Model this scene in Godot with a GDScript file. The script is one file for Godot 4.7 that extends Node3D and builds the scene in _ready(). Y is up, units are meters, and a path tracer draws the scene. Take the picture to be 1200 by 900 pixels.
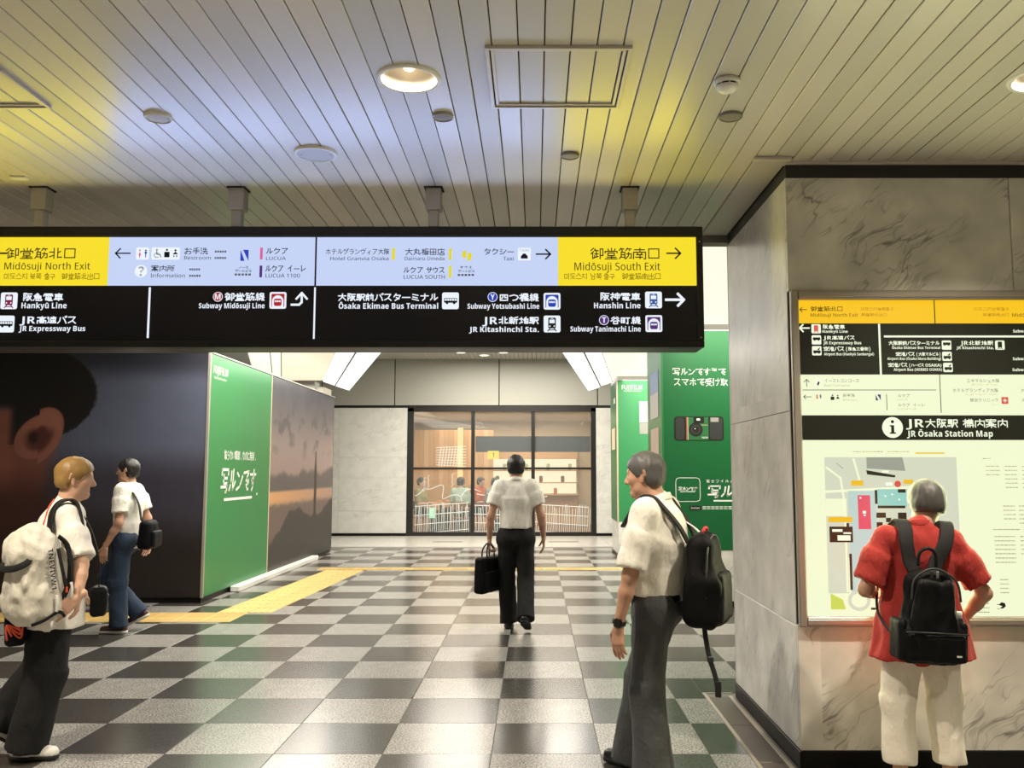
extends Node3D
# A station concourse: hanging exit sign, checkered stone floor, marble pillar with a lit map board, hoardings and passers-by.

var M := {}          # materials by name
var taken := {}      # how often a name has been used at the top level

func _ready():
	# ---- camera, surroundings, exposure
	var cam := Camera3D.new()
	cam.name = "camera"
	cam.position = Vector3(0, 1.55, 0)
	cam.rotation_degrees = Vector3(5.58, 0, 0)
	cam.projection = Camera3D.PROJECTION_FRUSTUM
	cam.near = 0.05
	cam.far = 80.0
	cam.size = 2.0 * cam.near * 450.0 / 1044.0
	cam.frustum_offset = Vector2(-27.0 / 1044.0 * cam.near, 0)
	add_child(cam)
	cam.current = true
	var we := WorldEnvironment.new()
	we.name = "surroundings"
	var e := Environment.new()
	e.background_mode = Environment.BG_COLOR
	e.background_color = Color(0.02, 0.02, 0.02)
	e.tonemap_mode = Environment.TONE_MAPPER_LINEAR
	e.tonemap_exposure = 1.0
	e.sdfgi_enabled = true
	e.ssao_enabled = true
	e.ssil_enabled = true
	we.environment = e
	add_child(we)
	# ---- large area lights: the lit ceiling of the passage behind the sign, the lit faces of sign and board
	area("lit_ceiling", Vector3(-4.3, 3.28, -14.6), Vector2(2.2, 6.0), Vector3(0, -1, 0), Color(1.0, 0.97, 0.91), 2.6)
	area("lit_ceiling", Vector3(-3.0, 3.28, -9.5), Vector2(2.2, 4.5), Vector3(0, -1, 0), Color(1.0, 0.97, 0.91), 2.6)
	area("lit_ceiling", Vector3(2.9, 3.2, -13.0), Vector2(2.6, 9.0), Vector3(0, -1, 0), Color(1.0, 0.97, 0.9), 2.6)
	area("lit_ceiling", Vector3(-0.6, 4.2, -18.6), Vector2(3.4, 4.0), Vector3(0, -1, 0), Color(1.0, 0.97, 0.92), 3.4)
	area("sign_light", Vector3(-0.59, 2.80, -5.235), Vector2(1.44, 0.29), Vector3(0, 0, 1), Color(0.66, 0.75, 1.0), 2.2)
	area("sign_light", Vector3(-1.94, 2.80, -5.235), Vector2(1.24, 0.29), Vector3(0, 0, 1), Color(0.66, 0.75, 1.0), 2.2)
	area("sign_light", Vector3(0.55, 2.80, -5.235), Vector2(0.82, 0.29), Vector3(0, 0, 1), Color(0.96, 0.89, 0.12), 1.8)
	area("sign_light", Vector3(-3.08, 2.80, -5.235), Vector2(1.04, 0.29), Vector3(0, 0, 1), Color(0.96, 0.89, 0.12), 1.8)
	area("board_light", Vector3(2.2, 1.25, -4.775), Vector2(1.5, 0.9), Vector3(0, 0, 1), Color(0.99, 1.0, 0.76), 2.7)
	area("board_light", Vector3(2.2, 1.97, -4.775), Vector2(1.5, 0.2), Vector3(0, 0, 1), Color(0.99, 1.0, 0.76), 2.7)
	make_materials()
	build_shell()
	build_ceiling()
	build_floor()
	build_pillars()
	build_passage()
	build_sign()
	build_board()
	build_hoarding()
	build_people()
	build_bags()
	build_shop()

func area(called: String, at: Vector3, size: Vector2, towards: Vector3, col: Color, radiance: float):
	var l := AreaLight3D.new()
	l.name = called
	l.area_size = size
	l.area_normalize_energy = false
	l.light_color = col
	l.light_energy = radiance
	l.shadow_enabled = true
	l.area_range = 40.0
	add_child(l, true)
	var up := Vector3.UP if absf(towards.y) < 0.9 else Vector3(0, 0, -1)
	l.look_at_from_position(at, at + towards, up)

# ---------------------------------------------------------------- helpers
func numbered(called: String) -> String:
	if not taken.has(called):
		taken[called] = 0
		return called
	taken[called] += 1
	return "%s_%03d" % [called, taken[called]]

func thing(called: String, label: String, category: String, at := Vector3.ZERO, turn := 0.0, group := "") -> Node3D:
	var o := Node3D.new()
	o.name = numbered(called)
	add_child(o, true)
	o.position = at
	o.rotation.y = turn
	tag(o, label, category, group)
	return o

func tag(o: Node, label: String, category: String, group := ""):
	o.set_meta("label", label)
	o.set_meta("category", category)
	if group != "":
		o.set_meta("group", group)

func struct(called: String, label: String, category: String) -> Node3D:
	var o := thing(called, label, category)
	o.set_meta("kind", "structure")
	return o

func begin() -> SurfaceTool:
	var st := SurfaceTool.new()
	st.begin(Mesh.PRIMITIVE_TRIANGLES)
	return st

func part(parent: Node, called: String, mesh: Mesh, m: Material, at := Vector3.ZERO, label := "") -> MeshInstance3D:
	var o := MeshInstance3D.new()
	var n := called
	var k := 0
	while parent.has_node(NodePath(n)):
		k += 1
		n = "%s_%03d" % [called, k]
	o.name = n
	o.mesh = mesh
	o.material_override = m
	o.position = at
	if label != "":
		o.set_meta("label", label)
	parent.add_child(o, true)
	return o

func quick(parent: Node, called: String, k: int, mesh: Mesh, m: Material, at: Vector3) -> MeshInstance3D:   # as part(), numbered by the caller
	var o := MeshInstance3D.new()
	o.name = called if k == 0 else "%s_%03d" % [called, k]
	o.mesh = mesh
	o.material_override = m
	o.position = at
	parent.add_child(o)
	return o

func done(st: SurfaceTool) -> ArrayMesh:
	st.generate_normals()
	return st.commit()

func tri(st: SurfaceTool, a: Vector3, b: Vector3, c: Vector3, outward: Vector3, ua := Vector2.ZERO, ub := Vector2.ZERO, uc := Vector2.ZERO):
	if (b - a).cross(c - a).dot(outward) > 0.0:
		var t := b
		b = c
		c = t
		var tu := ub
		ub = uc
		uc = tu
	st.set_uv(ua)
	st.add_vertex(a)
	st.set_uv(ub)
	st.add_vertex(b)
	st.set_uv(uc)
	st.add_vertex(c)

func quad(st: SurfaceTool, a: Vector3, b: Vector3, c: Vector3, d: Vector3, outward: Vector3):
	tri(st, a, b, c, outward)
	tri(st, a, c, d, outward)

# a box with chamfered edges; uv in metres times uvs, from the two other axes of each face
func bx(st: SurfaceTool, c: Vector3, size: Vector3, bevel := 0.0, uvs := 1.0, uvo := Vector2.ZERO):
	st.set_smooth_group(-1)
	var h := size * 0.5
	var b: float = minf(bevel, minf(h.x, minf(h.y, h.z)) * 0.95)
	var p := {}
	for sx in [-1, 1]:
		for sy in [-1, 1]:
			for sz in [-1, 1]:
				var s := Vector3(sx, sy, sz)
				for a in 3:
					var q := Vector3(s.x * (h.x - b), s.y * (h.y - b), s.z * (h.z - b))
					q[a] = s[a] * h[a]
					p[[sx, sy, sz, a]] = c + q
	for a in 3:
		var u := (a + 1) % 3
		var v := (a + 2) % 3
		for sa in [-1, 1]:
			var k := [0, 0, 0]
			k[a] = sa
			var q4 := []
			for w in [[-1, -1], [1, -1], [1, 1], [-1, 1]]:
				k[u] = w[0]
				k[v] = w[1]
				q4.append(p[[k[0], k[1], k[2], a]])
			var out := Vector3.ZERO
			out[a] = sa
			var iu := 0 if a == 2 else (0 if a == 1 else 2)
			var iv := 1 if a != 1 else 2
			var t4 := []
			for q in q4:
				t4.append(Vector2(q[iu] * uvs + uvo.x, -q[iv] * uvs + uvo.y))
			tri(st, q4[0], q4[1], q4[2], out, t4[0], t4[1], t4[2])
			tri(st, q4[0], q4[2], q4[3], out, t4[0], t4[2], t4[3])
	if b <= 0.0:
		return
	for a in 3:
		var u := (a + 1) % 3
		var v := (a + 2) % 3
		for su in [-1, 1]:
			for sv in [-1, 1]:
				var k := [0, 0, 0]
				k[u] = su
				k[v] = sv
				k[a] = -1
				var k2 := k.duplicate()
				k2[a] = 1
				var out := Vector3.ZERO
				out[u] = su
				out[v] = sv
				quad(st, p[[k[0], k[1], k[2], u]], p[[k2[0], k2[1], k2[2], u]], p[[k2[0], k2[1], k2[2], v]], p[[k[0], k[1], k[2], v]], out)
	for sx in [-1, 1]:
		for sy in [-1, 1]:
			for sz in [-1, 1]:
				tri(st, p[[sx, sy, sz, 0]], p[[sx, sy, sz, 1]], p[[sx, sy, sz, 2]], Vector3(sx, sy, sz))

func box_mesh(size: Vector3, bevel := 0.0, c := Vector3.ZERO, uvs := 1.0, uvo := Vector2.ZERO) -> ArrayMesh:
	var st := begin()
	bx(st, c, size, bevel, uvs, uvo)
	return done(st)

# turned shape: profile of (radius, height) points round the y axis
func lathe(st: SurfaceTool, prof: Array, n := 32, c := Vector3.ZERO, smooth := true):
	st.set_smooth_group(0 if smooth else -1)
	for i in prof.size() - 1:
		var a: Vector2 = prof[i]
		var b: Vector2 = prof[i + 1]
		for k in n:
			var t0 := TAU * k / n
			var t1 := TAU * (k + 1) / n
			var d0 := Vector3(cos(t0), 0, sin(t0))
			var d1 := Vector3(cos(t1), 0, sin(t1))
			var p0 := c + d0 * a.x + Vector3(0, a.y, 0)
			var p1 := c + d1 * a.x + Vector3(0, a.y, 0)
			var p2 := c + d1 * b.x + Vector3(0, b.y, 0)
			var p3 := c + d0 * b.x + Vector3(0, b.y, 0)
			var dr := b - a
			var out := (d0 + d1) * -dr.y + Vector3(0, 2.0 * dr.x, 0)
			out = -out
			if a.x > 1e-6:
				tri(st, p0, p1, p2, out)
				if b.x > 1e-6:
					tri(st, p0, p2, p3, out)
			elif b.x > 1e-6:
				tri(st, p0, p2, p3, out)

func tube(st: SurfaceTool, pts: Array, r: float, n := 8, squash := 1.0):   # round bar along points
	st.set_smooth_group(0)
	var rings := []
	var side := Vector3.ZERO
	for i in pts.size():
		var d: Vector3 = (pts[mini(i + 1, pts.size() - 1)] - pts[maxi(i - 1, 0)]).normalized()
		if side == Vector3.ZERO:
			side = d.cross(Vector3.UP if absf(d.y) < 0.9 else Vector3.RIGHT).normalized()
		side = (side - d * d.dot(side)).normalized()
		var up := d.cross(side)
		var ring := []
		for k in n:
			var t := TAU * k / n
			ring.append(pts[i] + (side * cos(t) + up * sin(t) * squash) * r)
		rings.append(ring)
	for i in pts.size() - 1:
		for k in n:
			var k1 := (k + 1) % n
			var out: Vector3 = rings[i][k] + rings[i][k1] - pts[i] * 2.0
			quad(st, rings[i][k], rings[i][k1], rings[i + 1][k1], rings[i + 1][k], out)
	for i in [0, pts.size() - 1]:
		var out: Vector3 = pts[0] - pts[1] if i == 0 else pts[i] - pts[i - 1]
		for k in n:
			tri(st, pts[i], rings[i][k], rings[i][(k + 1) % n], out)

# flat band with thickness along points; ups = outward direction of the band's face at each point
func ribbon(st: SurfaceTool, pts: Array, ups: Array, width: float, thick: float):
	st.set_smooth_group(0)
	var rings := []
	for i in pts.size():
		var d: Vector3 = (pts[mini(i + 1, pts.size() - 1)] - pts[maxi(i - 1, 0)]).normalized()
		var up: Vector3 = ups[mini(i, ups.size() - 1)]
		up = (up - d * d.dot(up)).normalized()
		var s := d.cross(up)
		var ring := []
		for w in [[-1, -0.6], [-0.8, -1], [0.8, -1], [1, -0.6], [1, 0.6], [0.8, 1], [-0.8, 1], [-1, 0.6]]:
			ring.append(pts[i] + s * w[0] * width * 0.5 + up * w[1] * thick * 0.5)
		rings.append(ring)
	for i in pts.size() - 1:
		for k in 8:
			var k1 := (k + 1) % 8
			quad(st, rings[i][k], rings[i][k1], rings[i + 1][k1], rings[i + 1][k], rings[i][k] + rings[i][k1] - pts[i] * 2.0)
	for i in [0, pts.size() - 1]:
		var out: Vector3 = pts[0] - pts[1] if i == 0 else pts[i] - pts[i - 1]
		for k in 8:
			tri(st, pts[i], rings[i][k], rings[i][(k + 1) % 8], out)

func spline(pts: Array, n: int) -> Array:
	var out := []
	var m := pts.size()
	for i in m - 1:
		var p0: Vector3 = pts[maxi(i - 1, 0)]
		var p1: Vector3 = pts[i]
		var p2: Vector3 = pts[i + 1]
		var p3: Vector3 = pts[mini(i + 2, m - 1)]
		for k in n:
			out.append(p1.cubic_interpolate(p2, p0, p3, float(k) / n))
	out.append(pts[m - 1])
	return out

# ---------------------------------------------------------------- materials
func mat(called: String, col: Color, rough := 0.6, metal := 0.0) -> StandardMaterial3D:
	var m := StandardMaterial3D.new()
	m.resource_name = called
	m.albedo_color = col
	m.roughness = rough
	m.metallic = metal
	M[called] = m
	return m

func rgb8(r: int, g: int, b: int) -> Color:
	return Color(r / 255.0, g / 255.0, b / 255.0)

func glow(called: String, col: Color, energy := 1.0) -> StandardMaterial3D:
	var m := mat(called, Color(0.05, 0.05, 0.05), 0.35)
	m.emission_enabled = true
	m.emission = col
	m.emission_energy_multiplier = energy
	return m

func noise(sd: int, freq: float, oct := 3, kind := FastNoiseLite.TYPE_SIMPLEX_SMOOTH) -> FastNoiseLite:
	var n := FastNoiseLite.new()
	n.seed = sd
	n.noise_type = kind
	n.frequency = freq
	n.fractal_octaves = oct
	return n

func granite(sd: int, dark: Color, mid: Color, light: Color, spread: float) -> ImageTexture:
	var n1 := noise(sd, 0.16, 2)
	var n2 := noise(sd + 7, 0.42, 1)
	var n3 := noise(sd + 13, 0.012, 2)
	var size := 512
	var im := Image.create(size, size, false, Image.FORMAT_RGB8)
	for y in size:
		for x in size:
			var v := n1.get_noise_2d(x, y) * 0.9 + n2.get_noise_2d(x, y) * 0.7
			v = clampf(0.5 + v * spread, 0.0, 1.0)
			var c := dark.lerp(mid, v * 2.0) if v < 0.5 else mid.lerp(light, v * 2.0 - 1.0)
			c = c * (1.0 + 0.06 * n3.get_noise_2d(x, y))
			im.set_pixel(x, y, c)
	return ImageTexture.create_from_image(im)

func marble(sd: int, base: Color, vein: Color, strength: float, slope: float, clouds := 1.0) -> ImageTexture:
	var warp := noise(sd, 0.006, 4)
	var n1 := noise(sd + 3, 0.011, 4)
	var n2 := noise(sd + 5, 0.028, 3)
	var n3 := noise(sd + 9, 0.004, 3)
	var size := 720
	var im := Image.create(size, size, false, Image.FORMAT_RGB8)
	var ca := cos(slope)
	var sa := sin(slope)
	for y in size:
		for x in size:
			var w := warp.get_noise_2d(x, y) * 22.0
			var u := (x * ca + y * sa) * 0.22 + w * 0.4
			var v := -x * sa + y * ca + w
			var r := 1.0 - absf(n1.get_noise_2d(u, v)) * 13.0
			var r2 := 1.0 - absf(n2.get_noise_2d(u + 400.0, v * 1.3)) * 8.0
			var where := clampf(0.35 + n3.get_noise_2d(x + 900, y) * 1.7, 0.0, 1.0)
			var k := maxf(r, 0.0) * maxf(r, 0.0) * where + 0.45 * maxf(r2, 0.0) * where * where
			var cloud := n3.get_noise_2d(x * 1.7, y * 1.7 + 300) * 0.10 + n2.get_noise_2d(x * 0.3, y * 0.3) * 0.05
			var c := base.lerp(vein, clampf(k * strength, 0.0, 1.0)) * (1.0 + cloud * clouds)
			im.set_pixel(x, y, c)
	return ImageTexture.create_from_image(im)

func fabric_bump(sd: int, freq: float) -> NoiseTexture2D:
	var t := NoiseTexture2D.new()
	t.width = 256
	t.height = 256
	t.seamless = true
	t.noise = noise(sd, freq, 3)
	t.noise.fractal_type = FastNoiseLite.FRACTAL_RIDGED
	t.noise.domain_warp_enabled = true
	t.noise.domain_warp_amplitude = 30.0
	return t

func cloth(called: String, col: Color, rough := 0.9, relief := 0.7) -> StandardMaterial3D:
	var m := mat(called, col, rough)
	m.rim_enabled = col.get_luminance() > 0.2
	m.rim = 0.15
	m.heightmap_enabled = true
	m.heightmap_scale = relief
	m.heightmap_texture = M["weave"]
	m.uv1_triplanar = true
	m.uv1_scale = Vector3(2.6, 1.5, 2.6)
	return m

func make_materials():
	M["weave"] = fabric_bump(5, 0.012)
	# setting
	mat("slat", rgb8(196, 190, 176), 0.33)
	M.slat.metallic_specular = 0.6
	mat("slat_b", rgb8(188, 183, 170), 0.36)
	mat("slat_c", rgb8(201, 194, 181), 0.31)
	mat("ceiling_white", rgb8(200, 195, 184), 0.5)
	mat("dark_gap", rgb8(34, 31, 27), 0.9)
	mat("joint", rgb8(120, 117, 110), 0.8)
	mat("plain_wall", rgb8(186, 183, 175), 0.7)
	var gl := granite(11, Color(0.30, 0.29, 0.28), Color(0.61, 0.60, 0.58), Color(0.76, 0.755, 0.735), 0.72)
	var gd := granite(23, Color(0.225, 0.215, 0.205), Color(0.265, 0.255, 0.24), Color(0.31, 0.30, 0.285), 0.5)
	for k in 3:
		var a := mat("tile_light_%d" % k, Color(1, 1, 1).darkened(0.03 * k), 0.22 + 0.02 * k)
		a.albedo_texture = gl
		var b := mat("tile_dark_%d" % k, Color(1, 1, 1).darkened(0.06 * k), 0.2 + 0.02 * k)
		b.albedo_texture = gd
	mat("pale_tile", rgb8(190, 188, 180), 0.25)
	mat("tactile", rgb8(206, 176, 108), 0.6)
	mat("tactile_b", rgb8(198, 168, 102), 0.65)
	var m1 := marble(41, Color(0.85, 0.84, 0.805), Color(0.40, 0.385, 0.36), 0.6, -0.75)
	var m2 := marble(77, Color(0.84, 0.835, 0.815), Color(0.52, 0.51, 0.49), 0.45, -1.15)
	var ma := mat("marble", Color(1, 1, 1), 0.3)
	ma.albedo_texture = m1
	var mb := mat("marble_side", Color(0.97, 0.97, 0.975), 0.3)
	mb.albedo_texture = m2
	var mc := mat("marble_far", Color(1, 1, 1), 0.35)
	mc.albedo_texture = marble(95, Color(0.86, 0.86, 0.835), Color(0.68, 0.68, 0.65), 0.6, -0.6, 0.35)
	mat("black_stone", rgb8(20, 19, 18), 0.4)
	M.black_stone.metallic_specular = 0.3
	mat("black_trim", rgb8(38, 40, 36), 0.5)
	mat("steel", rgb8(176, 168, 156), 0.34, 0.55)
	mat("steel_dull", rgb8(170, 166, 156), 0.45, 0.6)
	mat("grate", rgb8(84, 74, 64), 0.45, 0.4)
	mat("stone_edge", rgb8(168, 160, 146), 0.6)
	mat("fascia", rgb8(168, 168, 158), 0.6)
	mat("black_frame", rgb8(26, 25, 24), 0.4)
	mat("white_plastic", rgb8(224, 222, 214), 0.4)
	mat("grey_plastic", rgb8(170, 168, 164), 0.5)
	mat("grey_disc", rgb8(128, 122, 112), 0.6)
	mat("white_base", rgb8(222, 220, 214), 0.5)
	mat("hanger_paint", rgb8(178, 172, 160), 0.5)
	# lit things
	glow("lit_white", Color(1.0, 0.965, 0.88), 1.05)
	glow("lit_cream", Color(0.98, 0.93, 0.80), 0.95)
	glow("lit_tube", Color(1.0, 1.0, 1.0), 1.5)
	glow("lit_fitting", Color(1.0, 0.98, 0.94), 1.2)
	glow("bulb", Color(1.0, 0.88, 0.70), 5.0)
	glow("bulb_white", Color(1.0, 0.95, 0.85), 6.0)

# ---------------------------------------------------------------- lettering
# Strokes of characters on a 16 x 16 grid: each word is one stroke, each pair of hex digits a point (x, y down).
const GLYPH := {
	"ア": "22d2a6 868a3e", "イ": "b17528 868e", "ー": "18e8", "ル": "52592d 919de8", "ク": "6127 54d4aa4e", "グ": "5127 44c49a4e c1d3 e0f2",
	"レ": "414de7", "ノ": "c1992e", "ス": "22c2892d 89de", "ケ": "5126 44e4 a4a97e", "ゲ": "4126 44d4 94996e c1d3 e0f2", "ト": "515e 56db",
	"ヒ": "323c5ddd 37c5", "ビ": "323c5ddd 37b5 c1d3 e0f2", "ホ": "25d5 818e 492c b9dc", "テ": "42b2 16e6 868a5e", "ラ": "42c2 26d6bb5e",
	"ン": "2365 2d9be5", "ウ": "8184 2824d4ba6e", "ヴ": "7174 2824c4aa5e d0e2 f0f1", "タ": "6127 54d4aa4e 68bb", "シ": "3264 2658 2d9be4",
	"ミ": "32c4 37b9 2bde", "ナ": "15e5 818a4e", "ハ": "534a1e 93c8ee", "バ": "534a1e 93c8ee c1d3 e0f2", "サ": "15e5 515a b1b86e", "マ": "13e38a 57ad",
	"コ": "33d3dd 2ddd", "リ": "424a c1c87e", "ニ": "34c4 1dec", "ム": "713d 2ddc 99ee", "フ": "22d2ba4e", "エ": "33c3 838d 1ded", "キ": "25d4 1ae8 71ae",
	"ッ": "3759 7698 d6c95e", "ィ": "b5793b 888f", "ェ": "47c7 878e 2eee", "・": "7799",
	"お": "1494 515d3e1c3998d9dc9e b3e5", "つ": "1583d5e8bc6d", "で": "13e28679addd a8ba c7d9", "す": "14e4 91986a595776989b6e", "な": "1484 6129 b3e6 a6ad7e5c7aabdd",
	"の": "836c3d195392d5e9ae", "に": "212e 64c4 6a7ded", "ら": "72a4 445987c8db9e5e", "い": "232a4d6a c3ea", "け": "212e 65e5 b1ba8e", "る": "32b23986c7db9e6d7bad", "、": "8bae", "。": "8bacae8e8b",
	"御": "4114 4518 373e 6253 5494 5898 747c 5a5c 4d9b b2be b2e2eaca", "堂": "8184 4254 c2b4 1715e5e7 47b7ba4a47 3cdc 8a8e 1eee",
	"筋": "3114 2262 4245 a184 92e2 c2c4 363b1e 3676 767e 3979 3c7c 98e8edcd b6ba8e", "北": "616e 1666 1c6a a1adeced a7d5", "口": "22d2dd2d22",
	"南": "23d3 8186 1e16e6eece 5769 a799 49b9 3cbc 898e", "出": "818e 2327d7d3 191eeee9", "大": "15e5 81782e 87ee",
	"阪": "212e 216145684a3a 82e2 828a6e 86d6ba8e 97ee", "駅": "2228 2272 2474 2676 5258 28787d6e 1b1d 3b3d 5a5c 92e2e797 92997e b7ee",
	"前": "4153 b1a3 14e4 26666e 262e 2969 2b6b a6ab d5de", "四": "23d3dd2d23 63674a 9398c8", "橋": "1464 414e 461a 4568 d171 63e3 a166 b3e6 86c6c88886 6e69e9ee 9bcbcd9d9b",
	"線": "4125 2555 6339 2868 484e 2b1d 6b7d 82d2d78782 85d5 a1a2 b7be 7a9a7d e8cb cbee", "新": "4142 1373 2436 6456 1777 1a7a 474e 4a1d 4a7d e193 93998e 96e6 c6ce",
	"地": "1565 424c 1d6b 77e5eaca b1bb 939dedeb", "田": "22d2dd2d22 828d 28d8", "丸": "14b4bcddea 61681e 379b", "梅": "1464 414e 461a 4568 9175 82e2 867ddde686 6aea b6ad",
	"店": "8183 13e3 232a1e 858a 87d7 5adade5e5a", "空": "8183 1613e3e5 6537 9596d7 39c9 898d 1ded", "港": "1133 0527 1e3a 64e4 8187 c1c7 57e7 8759 b7ea 8acacc8c 8a8eeeed",
	"急": "7126 5393 9366 36c6 c6ca 38c8 3aca 2c1e 5c5ebede 8b9c cbed", "電": "22d2 1614e4e6 8287 4666 a6c6 49c9cd4d49 4bcb 888eee",
	"車": "23d3 35c5ca3a35 37c7 818e 1cec", "高": "8183 13e3 55b5b75755 1e19e9ee 5bbbbd5d5b", "速": "1233 15353b1d 3b5ded 63e3 65d5d96965 a1ac 996c a9ec",
	"手": "c133 26d6 19e9 838d6d", "洗": "1133 1537 1e3a 7165 64d4 a1a8 58e8 888b5e b8bdeeeb", "案": "8182 1412e2e4 7357b9 25d5 a549 1aea 898f 7b1e 9bee",
	"内": "2e24e4ee 81875b 88cb", "所": "1272 25656929 252a1e e193 93998e 96e6 c6ce", "神": "4143 14641a 383e 5879 83e3ea8a83 86e6 b1be",
	"谷": "6124 a1d4 8319 83e9 59b9be5e59", "町": "13636c1c13 434c 1868 83e3 b3be9d", "構": "1464 414e 461a 4568 63e3 9196 c1c6 65e5 67e7 7e78e8ee 6bfb a7ae",
	"写": "1411e1e4 5459 56c6 59d9ceae 1bdb", "受": "d123 3456 7486 c4a6 1917e7e9 4aba3f 5aef", "取": "1272 323d 626e 3565 3868 1d7b 84e47e 96ee",
	"飾": "4115 4175 35656a3a35 3767 3a3e6c a185 93e3 8d87e7ed b4bf", "瞬": "12525d1d12 1555 1959 e172 7375 a3a4 d2c4 7876e6e8 987d 99ac b9e9 d8de", "間": "1e12626616 1464 eee29296e6 94e4 58a8ad5d58 5aaa",
	"特": "2126 1464 414e 1a68 73e3 b1b6 66e6 69e9 c7ceae 8aac", "別": "1262661612 19696d4e 471e a3aa d1debd", "富": "8182 1412e2e4 45b5 57a7a95957 3adade3e3a 3cdc 8a8e",
	"士": "16e6 818d 3dcd", "三": "23d3 38c8 1ded", "番": "c122 4355 b3a5 16e6 828e 7619 96e9 3acace3e3a 3ccc", "街": "4114 4518 373e 5393 717c 5696 5a9a 5d9c b3e3 a7f7 d7dece",
	"総": "4125 2555 6339 2868 484e 2b1d 6b7d 9175 b1e4 a387 87c6 c5e8 7b6e 9a9edd b9ca daed", "合": "8116 81e6 56b6 49c9ce4e49",
	"미": "13838c1c13 c1ce", "도": "d22227d7 878c 1cec", "스": "8118 83e8 1ded", "지": "1393 531c 579c d1de", "북": "3137c7c1 34c4 19e9 898c 3cccce",
	"쪽": "2272 5227 5477 92e2 b287 b4e7 7779 19e9 3bcbce", "남": "212696 c1c8 c4e4 49c9ce4e49", "출": "6191 33b3 7316 73d6 17e7 8789 3acacc3c3ece", "구": "33c3c8 19e9 898e",
}
var latin_font := {}
var latin_cache := {}

func hexd(c: int) -> float:
	return c - 48 if c < 58 else c - 87

# a pen that prints flat marks on a sign: u to the right and v down in design units; su, sv metres per unit; z metres in front of the face
class Pen:
	var st: SurfaceTool
	var su := 0.005
	var sv := 0.005
	var o := Vector2.ZERO
	var z := 0.0
	func _init(s: SurfaceTool, origin: Vector2, scale_u: float, scale_v: float, lift: float):
		st = s
		o = origin
		su = scale_u
		sv = scale_v
		z = lift
	func at(p: Vector2) -> Vector3:
		return Vector3((p.x - o.x) * su, -(p.y - o.y) * sv, z)
	func t3(a: Vector2, b: Vector2, c: Vector2):
		if (b - a).cross(c - a) < 0.0:
			var t := b
			b = c
			c = t
		st.set_normal(Vector3(0, 0, 1))
		st.add_vertex(at(a))
		st.set_normal(Vector3(0, 0, 1))
		st.add_vertex(at(b))
		st.set_normal(Vector3(0, 0, 1))
		st.add_vertex(at(c))
	func rect(x0: float, y0: float, x1: float, y1: float):
		t3(Vector2(x0, y0), Vector2(x1, y0), Vector2(x1, y1))
		t3(Vector2(x0, y0), Vector2(x1, y1), Vector2(x0, y1))
	func fan(pts: Array):
		for i in range(1, pts.size() - 1):
			t3(pts[0], pts[i], pts[i + 1])
	func poly(pts: Array):
		var pk := PackedVector2Array(pts)
		var ix := Geometry2D.triangulate_polygon(pk)
		for i in range(0, ix.size(), 3):
			t3(pk[ix[i]], pk[ix[i + 1]], pk[ix[i + 2]])
	func rrect(x0: float, y0: float, x1: float, y1: float, r: float):
		var pts := []
		for c in [[x1 - r, y0 + r, -90], [x1 - r, y1 - r, 0], [x0 + r, y1 - r, 90], [x0 + r, y0 + r, 180]]:
			for k in 5:
				var t := deg_to_rad(c[2] + k * 22.5)
				pts.append(Vector2(c[0] + r * cos(t), c[1] + r * sin(t)))
		fan(pts)
	func disc(cx: float, cy: float, rx: float, ry := 0.0, n := 24):
		var pts := []
		for k in n:
			pts.append(Vector2(cx + rx * cos(TAU * k / n), cy + (ry if ry > 0.0 else rx) * sin(TAU * k / n)))
		fan(pts)
	func line(pts: Array, w: float):
		for i in pts.size() - 1:
			var a: Vector2 = pts[i]
			var b: Vector2 = pts[i + 1]
			var d := (b - a).normalized()
			var s := Vector2(-d.y, d.x) * w * 0.5
			a -= d * w * 0.35
			b += d * w * 0.35
			t3(a + s, b + s, b - s)
			t3(a + s, b - s, a - s)
	func ring(x0: float, y0: float, x1: float, y1: float, w: float):
		rect(x0, y0, x1, y0 + w)
		rect(x0, y1 - w, x1, y1)
		rect(x0, y0 + w, x0 + w, y1 - w)
		rect(x1 - w, y0 + w, x1, y1 - w)

func glyphs(pen: Pen, text: String, x0: float, x1: float, y0: float, y1: float, weight: float, slant := 0.0):   # characters made of strokes, spread evenly from x0 to x1
	var w := (x1 - x0) / text.length()
	var cw := minf(w * 0.97, (y1 - y0) * 1.25)
	for i in text.length():
		var ch := text[i]
		var left := x0 + w * i + (w - cw) * 0.5
		if not GLYPH.has(ch):
			continue
		for s in GLYPH[ch].split(" "):
			var pts := []
			for k in range(0, s.length() - 1, 2):
				var p := Vector2(hexd(s.unicode_at(k)), hexd(s.unicode_at(k + 1))) / 15.0
				pts.append(Vector2(left + p.x * cw - (p.y - 0.5) * slant * (y1 - y0), y0 + p.y * (y1 - y0)))
			pen.line(pts, weight)

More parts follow.
